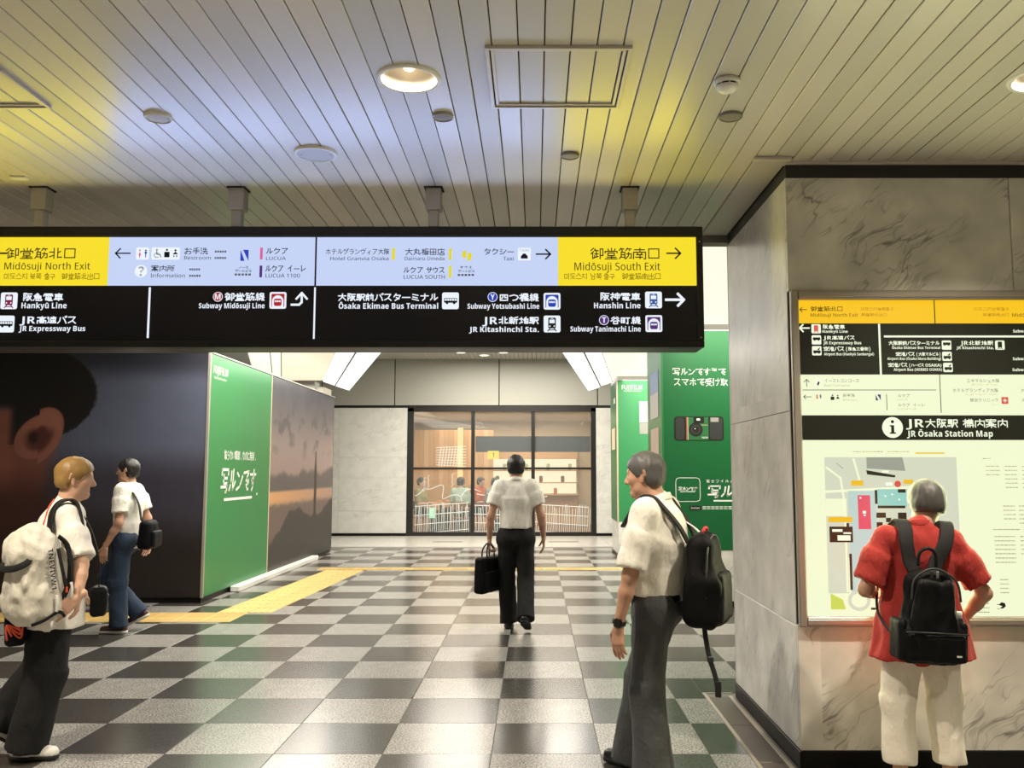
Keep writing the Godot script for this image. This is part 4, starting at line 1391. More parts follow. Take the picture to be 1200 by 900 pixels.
	bp.call("map_block", M.map_teal, 3, func(p): p.rect(1022, 573, 1056, 593), "teal building block")
	bp.call("map_block", M.map_teal, 3, func(p): p.rect(1060, 573, 1100, 600), "teal building block")
	bp.call("map_block", M.map_black, 4, func(p): p.poly([Vector2(1010, 551), Vector2(1044, 557), Vector2(1043, 559.5), Vector2(1011, 556)]), "black slanting building")
	for q in [[1019, 574, 1022, 590], [1022, 592, 1054, 595], [1046, 573, 1055, 577], [1020, 600, 1031, 606], [1020, 611, 1027, 620], [1045, 600, 1055, 610], [1031, 606, 1037, 611], [965, 616, 992, 634], [985, 612, 988, 616], [987, 647, 990, 688], [1017, 688, 1030, 693], [1010, 708, 1060, 710.5], [1060, 610, 1100, 618]]:
		bp.call("map_block", M.map_black, 4, func(p): p.rect(q[0], q[1], q[2], q[3]))
	bp.call("map_block", M.map_pink, 4, func(p): p.rect(999, 580, 1013.5, 619), "pink department store")
	bp.call("map_block", M.map_magenta, 4, func(p): p.rect(1000, 646, 1022, 693), "magenta department store")
	bp.call("map_block", M.map_lime, 4, func(p): p.poly([Vector2(964, 692), Vector2(978, 699), Vector2(981, 710), Vector2(964, 710)]), "lime park")
	bp.call("map_label", M.map_yellow, 5, func(p): p.rect(992, 563, 1006, 569); p.rect(964, 605, 992, 611); p.rect(1053, 562, 1064, 567); p.rect(1068, 530.5, 1102, 532), "yellow exit labels")
	bp.call("map_label", M.map_red, 5, func(p): p.disc(1046, 567, 3.8), "red round mark")
	bp.call("map_label", M.board_white, 6, func(p):
		for q in [[1004, 598, 1008, 601], [1005, 602, 1007.5, 604], [1001, 582, 1003, 584], [968, 619, 980, 622], [974, 626, 989, 632], [981, 622.5, 990, 624.5], [1002, 652, 1006, 655], [1008, 650, 1012, 657], [1003, 662, 1011, 664], [1006, 668, 1012, 674], [1002, 679, 1008, 681], [1010, 683, 1018, 686], [1032, 565, 1040, 569], [1028, 551.5, 1036, 554], [1038, 578, 1040, 580], [1030, 580, 1032, 582], [1046, 584, 1048, 586]]:
			p.rect(q[0], q[1], q[2], q[3]), "white map labels")

# ---------------------------------------------------------------- hoarding and advertising
func sm(a: float, b: float, x: float) -> float:
	return smoothstep(a, b, x)

func portrait() -> ImageTexture:   # printed photograph: the back of a dark haired head against a dusky blue ground
	var w := 450
	var h := 440
	var im := Image.create(w, h, false, Image.FORMAT_RGB8)
	var n := noise(3, 0.02, 3)
	var nh := noise(8, 0.09, 3)
	for j in h:
		for i in w:
			var x := -49.0 + 294.0 * i / w      # the print's own units: about 1 cm
			var y := 412.0 + 295.0 * j / h
			# ground
			var c := Color(0.17, 0.175, 0.22).lerp(Color(0.31, 0.33, 0.40), sm(260, 120, absf(x - 150) + 0.5 * absf(y - 470)) * sm(420, 450, y))
			c = c.lerp(Color(0.20, 0.19, 0.235), sm(520, 570, y))
			c = c.lerp(Color(0.11, 0.095, 0.095), sm(590, 650, y + 0.12 * (140 - x)))
			c = c.lerp(Color(0.24, 0.10, 0.085), sm(95, 10, x) * sm(560, 600, y) * sm(720, 650, y))
			# neck and cheek
			var skin := Color(0.43, 0.26, 0.22).lerp(Color(0.25, 0.13, 0.115), sm(540, 600, y))
			skin = skin.lerp(Color(0.17, 0.09, 0.085), sm(600, 690, y))
			var edge := 62.0 - sm(520, 640, y) * 18.0 + sm(640, 700, y) * 60.0
			c = c.lerp(skin, sm(edge + 14, edge - 14, x) * sm(505, 525, y))
			c = c.lerp(Color(0.50, 0.30, 0.25), sm(26, 6, x) * sm(470, 488, y) * sm(590, 540, y))
			# hair
			var hx := (x - 14.0) / 97.0
			var hy := (y - 462.0) / 62.0
			var d := sqrt(hx * hx + hy * hy) + 0.02 * nh.get_noise_2d(i, j)
			var hair := sm(1.03, 0.98, d)
			hair *= 1.0 - sm(18, 4, x) * sm(472, 484, y)
			hair = maxf(hair, sm(30, 25, x) * sm(12, 16, x) * sm(490, 470, y))
			c = c.lerp(Color(0.085, 0.075, 0.075) * (1.0 + 0.35 * nh.get_noise_2d(i * 0.4, j * 2.0)), hair)
			# ear
			var ex := (x - 44.0) / 25.0
			var ey := (y - 514.0) / 31.0
			var tilt := ex * 0.9 + ey * 0.35
			var e := sqrt(tilt * tilt + ey * ey * (1.0 + 0.25 * signf(-ex)))
			var ear := sm(1.04, 0.96, e)
			var ec := Color(0.52, 0.33, 0.28).lerp(Color(0.30, 0.16, 0.14), sm(0.75, 0.45, e) * sm(-0.6, 0.2, ex + 0.4))
			ec = ec.lerp(Color(0.56, 0.36, 0.30), sm(0.35, 0.2, absf(e - 0.62)) * sm(0.0, -0.5, ey))
			ec = ec.lerp(Color(0.16, 0.08, 0.075), sm(0.32, 0.1, Vector2(ex + 0.25, ey - 0.05).length()))
			c = c.lerp(ec, ear)
			im.set_pixel(i, j, c * (1.0 + 0.03 * n.get_noise_2d(i, j)))
	return ImageTexture.create_from_image(im)

func sunset() -> ImageTexture:   # printed photograph: dusk over a bay with a slim dark tower on a headland
	var w := 480
	var h := 340
	var im := Image.create(w, h, false, Image.FORMAT_RGB8)
	var n := noise(21, 0.012, 4)
	var n2 := noise(33, 0.03, 4)
	for j in h:
		for i in w:
			var s := float(i) / w
			var t := float(j) / h
			var c := Color(0.31, 0.30, 0.33).lerp(Color(0.60, 0.53, 0.52), sm(0.08, 0.40, t))
			var cl := sm(0.05, 0.45, n.get_noise_2d(i, j * 1.6) + 0.25 - t * 0.9)
			c = c.lerp(Color(0.27, 0.265, 0.295), cl * sm(0.5, 0.15, t))
			c = c.lerp(Color(0.64, 0.55, 0.52), sm(0.35, 0.5, t) * 0.6)
			var bank := 0.52 - 0.05 * s + 0.045 * n2.get_noise_2d(i * 0.35, 3.0)
			c = c.lerp(Color(0.36, 0.33, 0.34), sm(bank - 0.02, bank + 0.02, t))
			var glow_at := sm(0.585, 0.605, t) * sm(0.70, 0.64, t)
			c = c.lerp(Color(0.90, 0.66, 0.46).lerp(Color(0.68, 0.55, 0.48), s), glow_at)
			c = c.lerp(Color(0.44, 0.36, 0.33), sm(0.65, 0.70, t + 0.03 * n2.get_noise_2d(i * 0.6, j * 2.0)))
			var hill := 0.86 - 0.16 * sm(0.0, 0.33, s) + 0.05 * sm(0.42, 0.55, s) - 0.09 * sm(0.75, 1.0, s) + 0.02 * n2.get_noise_2d(i * 0.8, 9.0)
			c = c.lerp(Color(0.20, 0.17, 0.155), sm(hill - 0.006, hill + 0.012, t))
			c = c.lerp(Color(0.15, 0.135, 0.125), sm(0.8, 1.0, t))
			var hw := 0.010 + 0.012 * sm(0.40, 0.5, t)
			c = c.lerp(Color(0.17, 0.125, 0.105), sm(hw + 0.003, hw - 0.003, absf(s - 0.672)) * sm(0.365, 0.37, t) * sm(0.80, 0.77, t))
			im.set_pixel(i, j, c)
	return ImageTexture.create_from_image(im)

func picture_quad(w: float, h: float) -> ArrayMesh:   # a print w by h, lower left at the origin, facing +z
	var st := begin()
	for q in [[0, 0], [0, 1], [1, 1], [0, 0], [1, 1], [1, 0]]:
		st.set_normal(Vector3(0, 0, 1))
		st.set_uv(Vector2(q[0], 1 - q[1]))
		st.add_vertex(Vector3(q[0] * w, q[1] * h, 0))
	return st.commit()

func logo(p: Pen, x0: float, x1: float, y0: float, y1: float, weight: float):   # the slanted wordmark with its underline
	glyphs(p, "写ルンです", x0, x1, y0, y0 + (y1 - y0) * 0.82, weight, 0.16)
	p.line([Vector2(x0 + (x1 - x0) * 0.10, y1), Vector2(x1 - (x1 - x0) * 0.12, y1)], weight)

func build_hoarding():
	mat("ad_green", rgb8(30, 122, 62), 0.35)
	mat("ad_green_deep", rgb8(0, 96, 46), 0.4)
	mat("ad_green_far", rgb8(50, 136, 82), 0.4)
	mat("ad_white", rgb8(236, 240, 232), 0.5)
	mat("ad_cream", rgb8(206, 186, 160), 0.5)
	mat("ad_black", rgb8(22, 22, 22), 0.35)
	mat("ad_dark", rgb8(28, 24, 24), 0.4)
	var pm := mat("ad_portrait", Color(1, 1, 1), 0.4)
	pm.albedo_texture = portrait()
	pm.texture_repeat = false
	var sm_ := mat("ad_sunset", Color(0.9, 0.9, 0.9), 0.4)
	sm_.albedo_texture = sunset()
	sm_.texture_repeat = false
	var c := Vector3(-3.93, 0, -10.7)
	var t := thing("hoarding", "tall hoarding box with printed head, green and sunset posters left of the passage", "hoarding", c)
	slab(t, "front_wall", -5.2, 0.0, 0.06, 2.985, -0.08, -0.004, M.ad_black, 0.003)
	slab(t, "side_wall", -0.08, -0.004, 0.06, 2.985, -6.72, -0.08, M.ad_black, 0.003)
	slab(t, "top", -5.2, -0.08, 2.88, 2.94, -6.7, -0.08, M.ad_black)
	slab(t, "front_base", -5.2, -0.02, 0.0, 0.06, -0.1, -0.02, M.black_stone)
	slab(t, "front_skirting", -5.2, -2.28, 0.0, 0.09, -0.02, 0.03, M.white_base, 0.004, "white skirting")
	slab(t, "side_base", -0.1, -0.02, 0.0, 0.06, -6.7, -0.1, M.black_stone)
	slab(t, "top_rail", -5.2, 0.012, 2.975, 3.0, -0.03, 0.012, M.white_base, 0.003, "thin white rail along the top")
	slab(t, "top_rail", -0.03, 0.012, 2.975, 2.995, -6.72, -0.03, M.steel_dull, 0.003)
	slab(t, "corner_rail", -0.02, 0.014, 0.06, 2.975, -0.02, 0.014, M.steel_dull, 0.004)
	part(t, "poster", picture_quad(2.94, 2.9), M.ad_portrait, Vector3(-2.96, 0.07, 0.002), "poster of a dark haired head seen from behind the ear, on dusky blue")
	slab(t, "poster", -5.2, -2.965, 0.07, 2.97, -0.003, 0.001, M.ad_dark, 0.0, "dark brown end of the head poster")
	slab(t, "kerb", 0.0, 0.12, 0.0, 0.075, -5.2, -0.98, M.white_base, 0.01, "white kerb along the side wall")
	# the side wall carries two posters
	var s := Node3D.new()
	s.name = "side_posters"
	s.position = Vector3(0.0, 0.07, 0)
	s.rotation.y = PI / 2
	t.add_child(s)
	part(s, "green_panel", box_mesh(Vector3(2.50, 2.9, 0.006), 0.001), M.ad_green, Vector3(1.275, 1.45, 0.0), "green camera advertisement")
	part(s, "panel_frame", box_mesh(Vector3(0.024, 2.9, 0.012), 0.002), M.ad_cream, Vector3(2.54, 1.45, 0.003))
	part(s, "sunset_panel", picture_quad(4.1, 2.9), M.ad_sunset, Vector3(2.555, 0.0, 0.003), "poster of dusk over a bay with a slim dark tower")
	var ad := func(called: String, m: Material, draw: Callable, label := ""):
		print_part(s, called, m, Vector3(0, 2.9, 0), Vector2.ZERO, 0.01, 0.01, 0.0045, draw, label)
	ad.call("lettering", M.ad_white, func(p):
		words(p, "FUJIFILM", 12, 62, 13, 22.5)
		words(p, "Value from Innovation", 14, 58, 26, 29)
		glyphs(p, "飾らない瞬間、なのに特別。", 58, 190, 115, 128, 1.3)
		logo(p, 50, 190, 138, 178, 3.4)
		p.disc(196, 174, 2), "white wordmark, slogan and maker's name")
	# second pillar: wrap with a camera
	var q := thing("pillar_wrap", "dark green wrap printed with a compact camera, behind the man in grey trousers", "advertisement", Vector3(1.487, 0.645, -10.35))
	slab(q, "front_panel", 0.0, 2.15, 0.0, 2.54, -0.03, 0.0, M.ad_green_deep, 0.003)
	slab(q, "side_panel", -0.012, 0.018, 0.0, 2.54, -1.3, -0.031, M.ad_green, 0.003, "lighter green side of the wrap")
	slab(q, "corner_strip", -0.014, 0.006, 0.0, 2.54, -0.02, 0.006, M.ad_green, 0.002)
	mat("print_sky", rgb8(150, 168, 205), 0.5)
	mat("print_pale", rgb8(204, 198, 196), 0.5)
	mat("print_rose", rgb8(200, 176, 160), 0.5)
	mat("cam_black", rgb8(26, 28, 26), 0.35)
	mat("cam_dark", rgb8(48, 50, 48), 0.4)
	mat("cam_grey", rgb8(150, 152, 146), 0.4)
	mat("cam_green", rgb8(38, 108, 58), 0.4)
	mat("cam_brown", rgb8(150, 92, 60), 0.4)
	var wp := func(called: String, m: Material, layer: int, draw: Callable, label := ""):
		print_part(q, called, m, Vector3(0, 2.54, 0), Vector2(778, 388), 0.00985, 0.00988, 0.001 + 0.001 * layer, draw, label)
	wp.call("lettering", M.ad_white, 0, func(p):
		glyphs(p, "写ルンです", 790, 835.5, 432, 441, 0.75)
		words(p, "TM", 836.5, 842, 432.5, 436)
		glyphs(p, "で", 844, 854, 432, 441, 0.75)
		glyphs(p, "スマホで受け取る", 791, 865, 444, 453.5, 0.75)
		glyphs(p, "富士フイルムの", 827, 866, 563.5, 567, 0.5)
		logo(p, 829, 905, 570, 588, 1.9)
		for k in 2:
			for i in 12:
				p.rect(823 + i * 5, 594.5 + 2.2 * k, 827 + i * 5, 595.5 + 2.2 * k)
		p.line([Vector2(796, 561.4), Vector2(816, 561.4), Vector2(819.5, 562.6), Vector2(820.4, 566), Vector2(820.4, 584), Vector2(819.5, 587.6), Vector2(816, 588.8), Vector2(796, 588.8), Vector2(792.9, 587.6), Vector2(792, 584), Vector2(792, 566), Vector2(792.9, 562.6), Vector2(796, 561.4)], 0.8)
		logo(p, 795, 817, 572, 577.5, 0.9), "white lettering, app badge and wordmark")
	wp.call("printed_label", M.cam_black, 1, func(p): p.rrect(807.5, 593.6, 821, 599, 0.8), "small black label")
	wp.call("lettering", M.ad_white, 2, func(p): words(p, "Download", 809.5, 819, 595.2, 597.4))
	wp.call("printed_camera", M.cam_black, 1, func(p): p.rrect(791, 489.5, 849.5, 518, 4), "black body of the printed camera")
	wp.call("printed_camera", M.cam_dark, 2, func(p): p.rrect(793, 491, 803, 516.5, 3), "dark grip")
	wp.call("printed_camera", M.cam_dark, 2, func(p): p.rrect(833, 491, 848, 516.5, 3), "dark grip")
	wp.call("printed_camera", M.cam_green, 2, func(p): p.rect(807, 490.5, 831.5, 517), "green label of the printed camera")
	wp.call("printed_camera", M.cam_brown, 3, func(p): p.rect(805.2, 490.5, 806.6, 517))
	wp.call("printed_camera", M.ad_cream, 3, func(p): p.rect(806.8, 490.5, 807.6, 517); p.rect(817, 499.4, 831, 499.9))
	wp.call("printed_camera", M.cam_black, 4, func(p): p.disc(816.5, 505, 8.2, 0.0, 32); p.rrect(814, 489.5, 826.5, 497.5, 1.5), "black lens and viewfinder")
	wp.call("printed_camera", M.cam_dark, 5, func(p): p.disc(816.5, 505, 6.0, 0.0, 32); p.disc(842, 501, 1.2))
	wp.call("printed_camera", M.cam_black, 6, func(p): p.disc(816.5, 505, 3.6, 0.0, 24))
	wp.call("printed_camera", M.ad_white, 7, func(p): p.rect(817.6, 492, 821.6, 494.4); p.disc(815.6, 504, 0.6))
	wp.call("printed_camera", M.cam_grey, 5, func(p): p.rect(834, 490.8, 843.5, 496), "pale flash window")
	wp.call("lettering", M.ad_white, 5, func(p): words(p, "FUJIFILM", 823.5, 830.5, 513.4, 515.2, true))
	var side := Node3D.new()
	side.name = "side_prints"
	side.position = Vector3(-0.0145, 0, 0)
	side.rotation.y = -PI / 2
	q.add_child(side)
	part(side, "printed_picture", box_mesh(Vector3(0.72, 0.52, 0.004), 0.001), M.print_sky, Vector3(-0.62, 1.86, 0.0), "printed sky picture")
	part(side, "printed_picture", box_mesh(Vector3(0.72, 0.30, 0.005), 0.001), M.print_pale, Vector3(-0.62, 1.70, 0.001))
	part(side, "printed_picture", box_mesh(Vector3(0.70, 0.55, 0.004), 0.001), M.print_rose, Vector3(-0.62, 1.15, 0.0), "printed rosy picture")
	# third pillar
	q = thing("pillar_wrap", "pale green wrap with the maker's name at its top, on the far pillar", "advertisement", Vector3(1.487, 0.645, -16.1))
	slab(q, "front_panel", 0.0, 2.15, 0.0, 2.54, -0.03, 0.0, M.ad_green_far, 0.003)
	slab(q, "side_panel", -0.012, 0.018, 0.0, 2.54, -1.28, -0.031, M.ad_green_deep, 0.003, "darker green side of the wrap")
	slab(q, "corner_strip", -0.014, 0.012, 0.0, 2.54, -0.02, 0.008, M.ad_cream, 0.002)
	print_part(q, "lettering", M.ad_white, Vector3(0, 2.54, 0), Vector2.ZERO, 0.01, 0.01, 0.002, func(p):
		words(p, "FUJIFILM", 9, 46, 8, 16)
		words(p, "Value from Innovation", 12, 44, 18, 20), "white maker's name")
	part(q, "printed_picture", box_mesh(Vector3(0.26, 0.38, 0.004), 0.001), M.print_pale, Vector3(0.53, 1.97, 0.002), "pale printed picture")
	part(q, "printed_picture", box_mesh(Vector3(0.26, 0.2, 0.004), 0.001), M.cam_grey, Vector3(0.53, 1.67, 0.002))
	side = Node3D.new()
	side.name = "side_prints"
	side.position = Vector3(-0.0145, 0, 0)
	side.rotation.y = -PI / 2
	q.add_child(side)
	part(side, "printed_picture", box_mesh(Vector3(0.7, 0.4, 0.004), 0.001), M.ad_cream, Vector3(-0.62, 1.5, 0.0))
	part(side, "printed_picture", box_mesh(Vector3(0.3, 0.1, 0.004), 0.001), M.ad_white, Vector3(-0.4, 2.2, 0.0))

# ---------------------------------------------------------------- soft shapes: smooth union of tapered capsules and boxes, meshed by surface nets
class Field:
	var prims := []      # [kind, a, b, ra, rb, scale, k]
	var cuts := []       # [normal, d] keep where p.normal <= d; or [centre, radius, scale] cut away
	var lumps: FastNoiseLite
	var lump := 0.0
	var lump_scale := Vector3(1, 1, 1)
	func cap(a: Vector3, b: Vector3, ra: float, rb: float, k := 0.03, sc := Vector3.ONE):
		prims.append([0, a, b, ra, rb, sc, k])
	func ball(a: Vector3, r: float, sc := Vector3.ONE, k := 0.02):
		prims.append([0, a, a, r, r, sc, k])
	func cone(a: Vector3, b: Vector3, ra: float, rb: float, k := 0.03, sc := Vector3.ONE):   # flat ended
		prims.append([1, a, b, ra, rb, sc, k])
	func box(c: Vector3, half: Vector3, round: float, k := 0.02, taper := 0.0):   # rounded box; taper shrinks x and z towards the top
		prims.append([2, c, half, round, taper, Vector3.ONE, k])
	func keep_below(n: Vector3, d: float):
		cuts.append([n, d])
	func carve(c: Vector3, r: float, sc := Vector3.ONE):
		cuts.append([c, r, sc])

	func add_to(st: SurfaceTool, cell: float, uvs := 1.0):
		var lo := Vector3(1e9, 1e9, 1e9)
		var hi := -lo
		for p in prims:
			var e: Vector3
			if p[0] == 2:
				e = p[2]
				lo = lo.min(p[1] - e)
				hi = hi.max(p[1] + e)
			else:
				e = Vector3.ONE * maxf(p[3], p[4]) * p[5]
				lo = lo.min(p[1].min(p[2]) - e)
				hi = hi.max(p[1].max(p[2]) + e)
		var pad := cell * 3.0 + lump
		lo -= Vector3.ONE * pad
		hi += Vector3.ONE * pad
		var nx := int((hi.x - lo.x) / cell) + 2
		var ny := int((hi.y - lo.y) / cell) + 2
		var nz := int((hi.z - lo.z) / cell) + 2
		var g := PackedFloat32Array()
		g.resize(nx * ny * nz)
		g.fill(1.0)
		var sxy := nx * ny
		for p in prims:
			var kind: int = p[0]
			var a: Vector3 = p[1]
			var b: Vector3 = p[2]
			var ra: float = p[3]
			var rb: float = p[4]
			var sc: Vector3 = p[5]
			var k: float = maxf(p[6], 1e-4)
			var plo: Vector3
			var phi: Vector3
			var m := k + cell * 2.5 + lump
			if kind == 2:
				plo = a - b - Vector3.ONE * m
				phi = a + b + Vector3.ONE * m
			else:
				var e: Vector3 = Vector3.ONE * maxf(ra, rb) * sc + Vector3.ONE * m
				plo = a.min(b) - e
				phi = a.max(b) + e
			var i0 := maxi(0, int((plo.x - lo.x) / cell))
			var i1 := mini(nx - 1, int((phi.x - lo.x) / cell) + 1)
			var j0 := maxi(0, int((plo.y - lo.y) / cell))
			var j1 := mini(ny - 1, int((phi.y - lo.y) / cell) + 1)
			var l0 := maxi(0, int((plo.z - lo.z) / cell))
			var l1 := mini(nz - 1, int((phi.z - lo.z) / cell) + 1)
			var inv := Vector3.ONE / sc
			var ab := (b - a) * inv
			var len2 := ab.length_squared()
			var length := sqrt(len2)
			var least := minf(sc.x, minf(sc.y, sc.z))
			for l in range(l0, l1 + 1):
				for j in range(j0, j1 + 1):
					var at := l * sxy + j * nx + i0
					for i in range(i0, i1 + 1):
						var q := Vector3(lo.x + i * cell - a.x, lo.y + j * cell - a.y, lo.z + l * cell - a.z)
						var d: float
						if kind == 2:
							var f := 1.0 - rb * clampf((q.y / b.y + 1.0) * 0.5, 0.0, 1.0)
							var w := q.abs() - Vector3(b.x * f - ra, b.y - ra, b.z * f - ra)
							d = w.max(Vector3.ZERO).length() + minf(maxf(w.x, maxf(w.y, w.z)), 0.0) - ra
						else:
							q *= inv
							var t := 0.0
							if len2 > 1e-10:
								t = q.dot(ab) / len2
							if kind == 1:
								var tt := clampf(t, 0.0, 1.0)
								var rad := (q - ab * t).length() - (ra + (rb - ra) * tt)
								d = maxf(rad, (absf(t - 0.5) - 0.5) * length) * least
							else:
								t = clampf(t, 0.0, 1.0)
								d = ((q - ab * t).length() - (ra + (rb - ra) * t)) * least
						var o := g[at]
						var h := k - absf(o - d)
						var v := minf(o, d)
						if h > 0.0:
							v -= h * h * 0.25 / k
						g[at] = v
						at += 1
		var lumpy := lump > 0.0
		if lumpy or cuts.size() > 0:
			var at := 0
			for l in nz:
				for j in ny:
					for i in nx:
						var v := g[at]
						if v < 0.08:
							var q := Vector3(lo.x + i * cell, lo.y + j * cell, lo.z + l * cell)
							if lumpy:
								v += lumps.get_noise_3dv(q * lump_scale) * lump
							for c in cuts:
								if c.size() == 2:
									v = maxf(v, q.dot(c[0]) - c[1])
								else:
									var w: Vector3 = (q - c[0]) / c[2]
									v = maxf(v, (c[1] - w.length()) * minf(c[2].x, minf(c[2].y, c[2].z)))
							g[at] = v
						at += 1
		# surface nets
		var index := {}
		var verts := PackedVector3Array()
		var offs := [0, 1, nx, nx + 1, sxy, sxy + 1, sxy + nx, sxy + nx + 1]
		var edges := [[0, 1], [2, 3], [4, 5], [6, 7], [0, 2], [1, 3], [4, 6], [5, 7], [0, 4], [1, 5], [2, 6], [3, 7]]
		var corner := [Vector3(0, 0, 0), Vector3(1, 0, 0), Vector3(0, 1, 0), Vector3(1, 1, 0), Vector3(0, 0, 1), Vector3(1, 0, 1), Vector3(0, 1, 1), Vector3(1, 1, 1)]
		for l in nz - 1:
			for j in ny - 1:
				var at := l * sxy + j * nx - 1
				for i in nx - 1:
					at += 1
					var s0 := g[at] < 0.0
					if (g[at + 1] < 0.0) == s0 and (g[at + nx] < 0.0) == s0 and (g[at + nx + 1] < 0.0) == s0 and (g[at + sxy] < 0.0) == s0 and (g[at + sxy + 1] < 0.0) == s0 and (g[at + sxy + nx] < 0.0) == s0 and (g[at + sxy + nx + 1] < 0.0) == s0:
						continue
					var sum := Vector3.ZERO
					var n := 0
					for e in edges:
						var va := g[at + offs[e[0]]]
						var vb := g[at + offs[e[1]]]
						if (va < 0.0) != (vb < 0.0):
							sum += corner[e[0]].lerp(corner[e[1]], va / (va - vb))
							n += 1
					index[at] = verts.size()
					verts.append(lo + (Vector3(i, j, l) + sum / n) * cell)
		var faces := PackedInt32Array()
		for at in index:
			var s0 := g[at] < 0.0
			for ax in 3:
				var st1: int = [1, nx, sxy][ax]
				if (g[at + st1] < 0.0) == s0:
					continue
				var u: int = [nx, sxy, 1][ax]
				var v: int = [sxy, 1, nx][ax]
				if not (index.has(at - u) and index.has(at - v) and index.has(at - u - v)):
					continue
				var q0: int = index[at]
				var q1: int = index[at - u]
				var q2: int = index[at - u - v]
				var q3: int = index[at - v]
				if s0:
					faces.append_array([q0, q2, q1, q0, q3, q2])
				else:
					faces.append_array([q0, q1, q2, q0, q2, q3])
		var norms := PackedVector3Array()
		norms.resize(verts.size())
		for f in range(0, faces.size(), 3):
			var a := verts[faces[f]]
			var nn := (verts[faces[f + 2]] - a).cross(verts[faces[f + 1]] - a)
			for k in 3:
				norms[faces[f + k]] += nn
		for f in faces:
			st.set_normal(norms[f].normalized())
			st.set_uv(Vector2(verts[f].x, verts[f].y) * uvs)
			st.add_vertex(verts[f])

func shape(parent: Node, called: String, f: Field, cell: float, m: Material, label := "") -> MeshInstance3D:
	var st := begin()
	f.add_to(st, cell)
	return part(parent, called, st.commit(), m, Vector3.ZERO, label)

func creases(f: Field, sd: int, amp: float, freq: float, sc := Vector3(1, 0.45, 1)):
	f.lumps = noise(sd, freq, 2)
	f.lump = amp
	f.lump_scale = sc

# ---------------------------------------------------------------- people: each stands at its own origin, faces +z, its left is +x
func joints(h: float) -> Dictionary:
	var s := h / 1.7
	var j := {"s": s, "pelvis": Vector3(0, 0.94, -0.01), "waist": Vector3(0, 1.05, 0), "chest": Vector3(0, 1.26, 0), "neck": Vector3(0, 1.44, -0.015), "head": Vector3(0, 1.585, 0.02),
		"sl": Vector3(0.165, 1.395, -0.01), "el": Vector3(0.225, 1.11, -0.03), "wl": Vector3(0.235, 0.87, 0.03), "hl": Vector3(0.088, 0.91, 0), "kl": Vector3(0.095, 0.49, 0.015), "al": Vector3(0.10, 0.085, -0.02)}
	for k in ["sl", "el", "wl", "hl", "kl", "al"]:
		var v: Vector3 = j[k]
		j[k[0] + "r"] = Vector3(-v.x, v.y, v.z)
	for k in j:
		if k != "s":
			j[k] *= s
	j["face"] = Basis()
	j["fl"] = Vector3(0, -1, 0.15)
	j["fr"] = Vector3(0, -1, 0.15)
	j["pl"] = Vector3(-1, 0, 0)
	j["pr"] = Vector3(1, 0, 0)
	j["tl"] = Vector3(0, 0, 1)
	j["tr"] = Vector3(0, 0, 1)
	j["curl"] = 0.35
	return j

func hand(f: Field, wrist: Vector3, dir: Vector3, palm: Vector3, thumb: Vector3, curl: float, s: float):
	var d := dir.normalized()
	var t := (thumb - d * thumb.dot(d)).normalized()
	var n := (palm - d * palm.dot(d) - t * palm.dot(t)).normalized()
	f.cap(wrist - d * 0.03 * s, wrist + d * 0.012 * s, 0.023 * s, 0.022 * s, 0.012)
	var lens := [0.074, 0.083, 0.077, 0.060]
	for i in 4:
		var off := (0.029 - 0.0195 * i) * s
		var kn := wrist + d * (0.088 - 0.004 * absf(i - 1.2)) * s + t * off - n * 0.002
		f.cap(wrist + d * 0.012 * s + t * off * 0.55, kn, 0.0145 * s, 0.0115 * s, 0.012)
		var p := kn
		var a := curl * (0.7 + 0.12 * i)
		var total := 0.25 * curl
		for k in 3:
			total += a * [0.5, 1.0, 0.8][k]
			var step: Vector3 = (d * cos(total) + n * sin(total) + t * (0.05 - 0.035 * i)) * lens[i] * s * [0.45, 0.31, 0.24][k]
			f.cap(p, p + step, (0.0098 - 0.0008 * k) * s, (0.0092 - 0.0009 * k) * s, 0.003)
			p += step
	var b := wrist + d * 0.022 * s + t * 0.022 * s
	var dirs := [(d * 0.62 + t * 0.72 + n * 0.30).normalized(), (d * 0.85 + t * 0.30 + n * (0.3 + 0.35 * curl)).normalized(), (d * 0.85 + t * 0.05 + n * (0.4 + 0.5 * curl)).normalized()]
	for k in 3:
		var q: Vector3 = b + dirs[k] * s * [0.042, 0.034, 0.027][k]
		f.cap(b, q, [0.0155, 0.0115, 0.0105][k] * s, [0.012, 0.0108, 0.0085][k] * s, 0.006)
		b = q

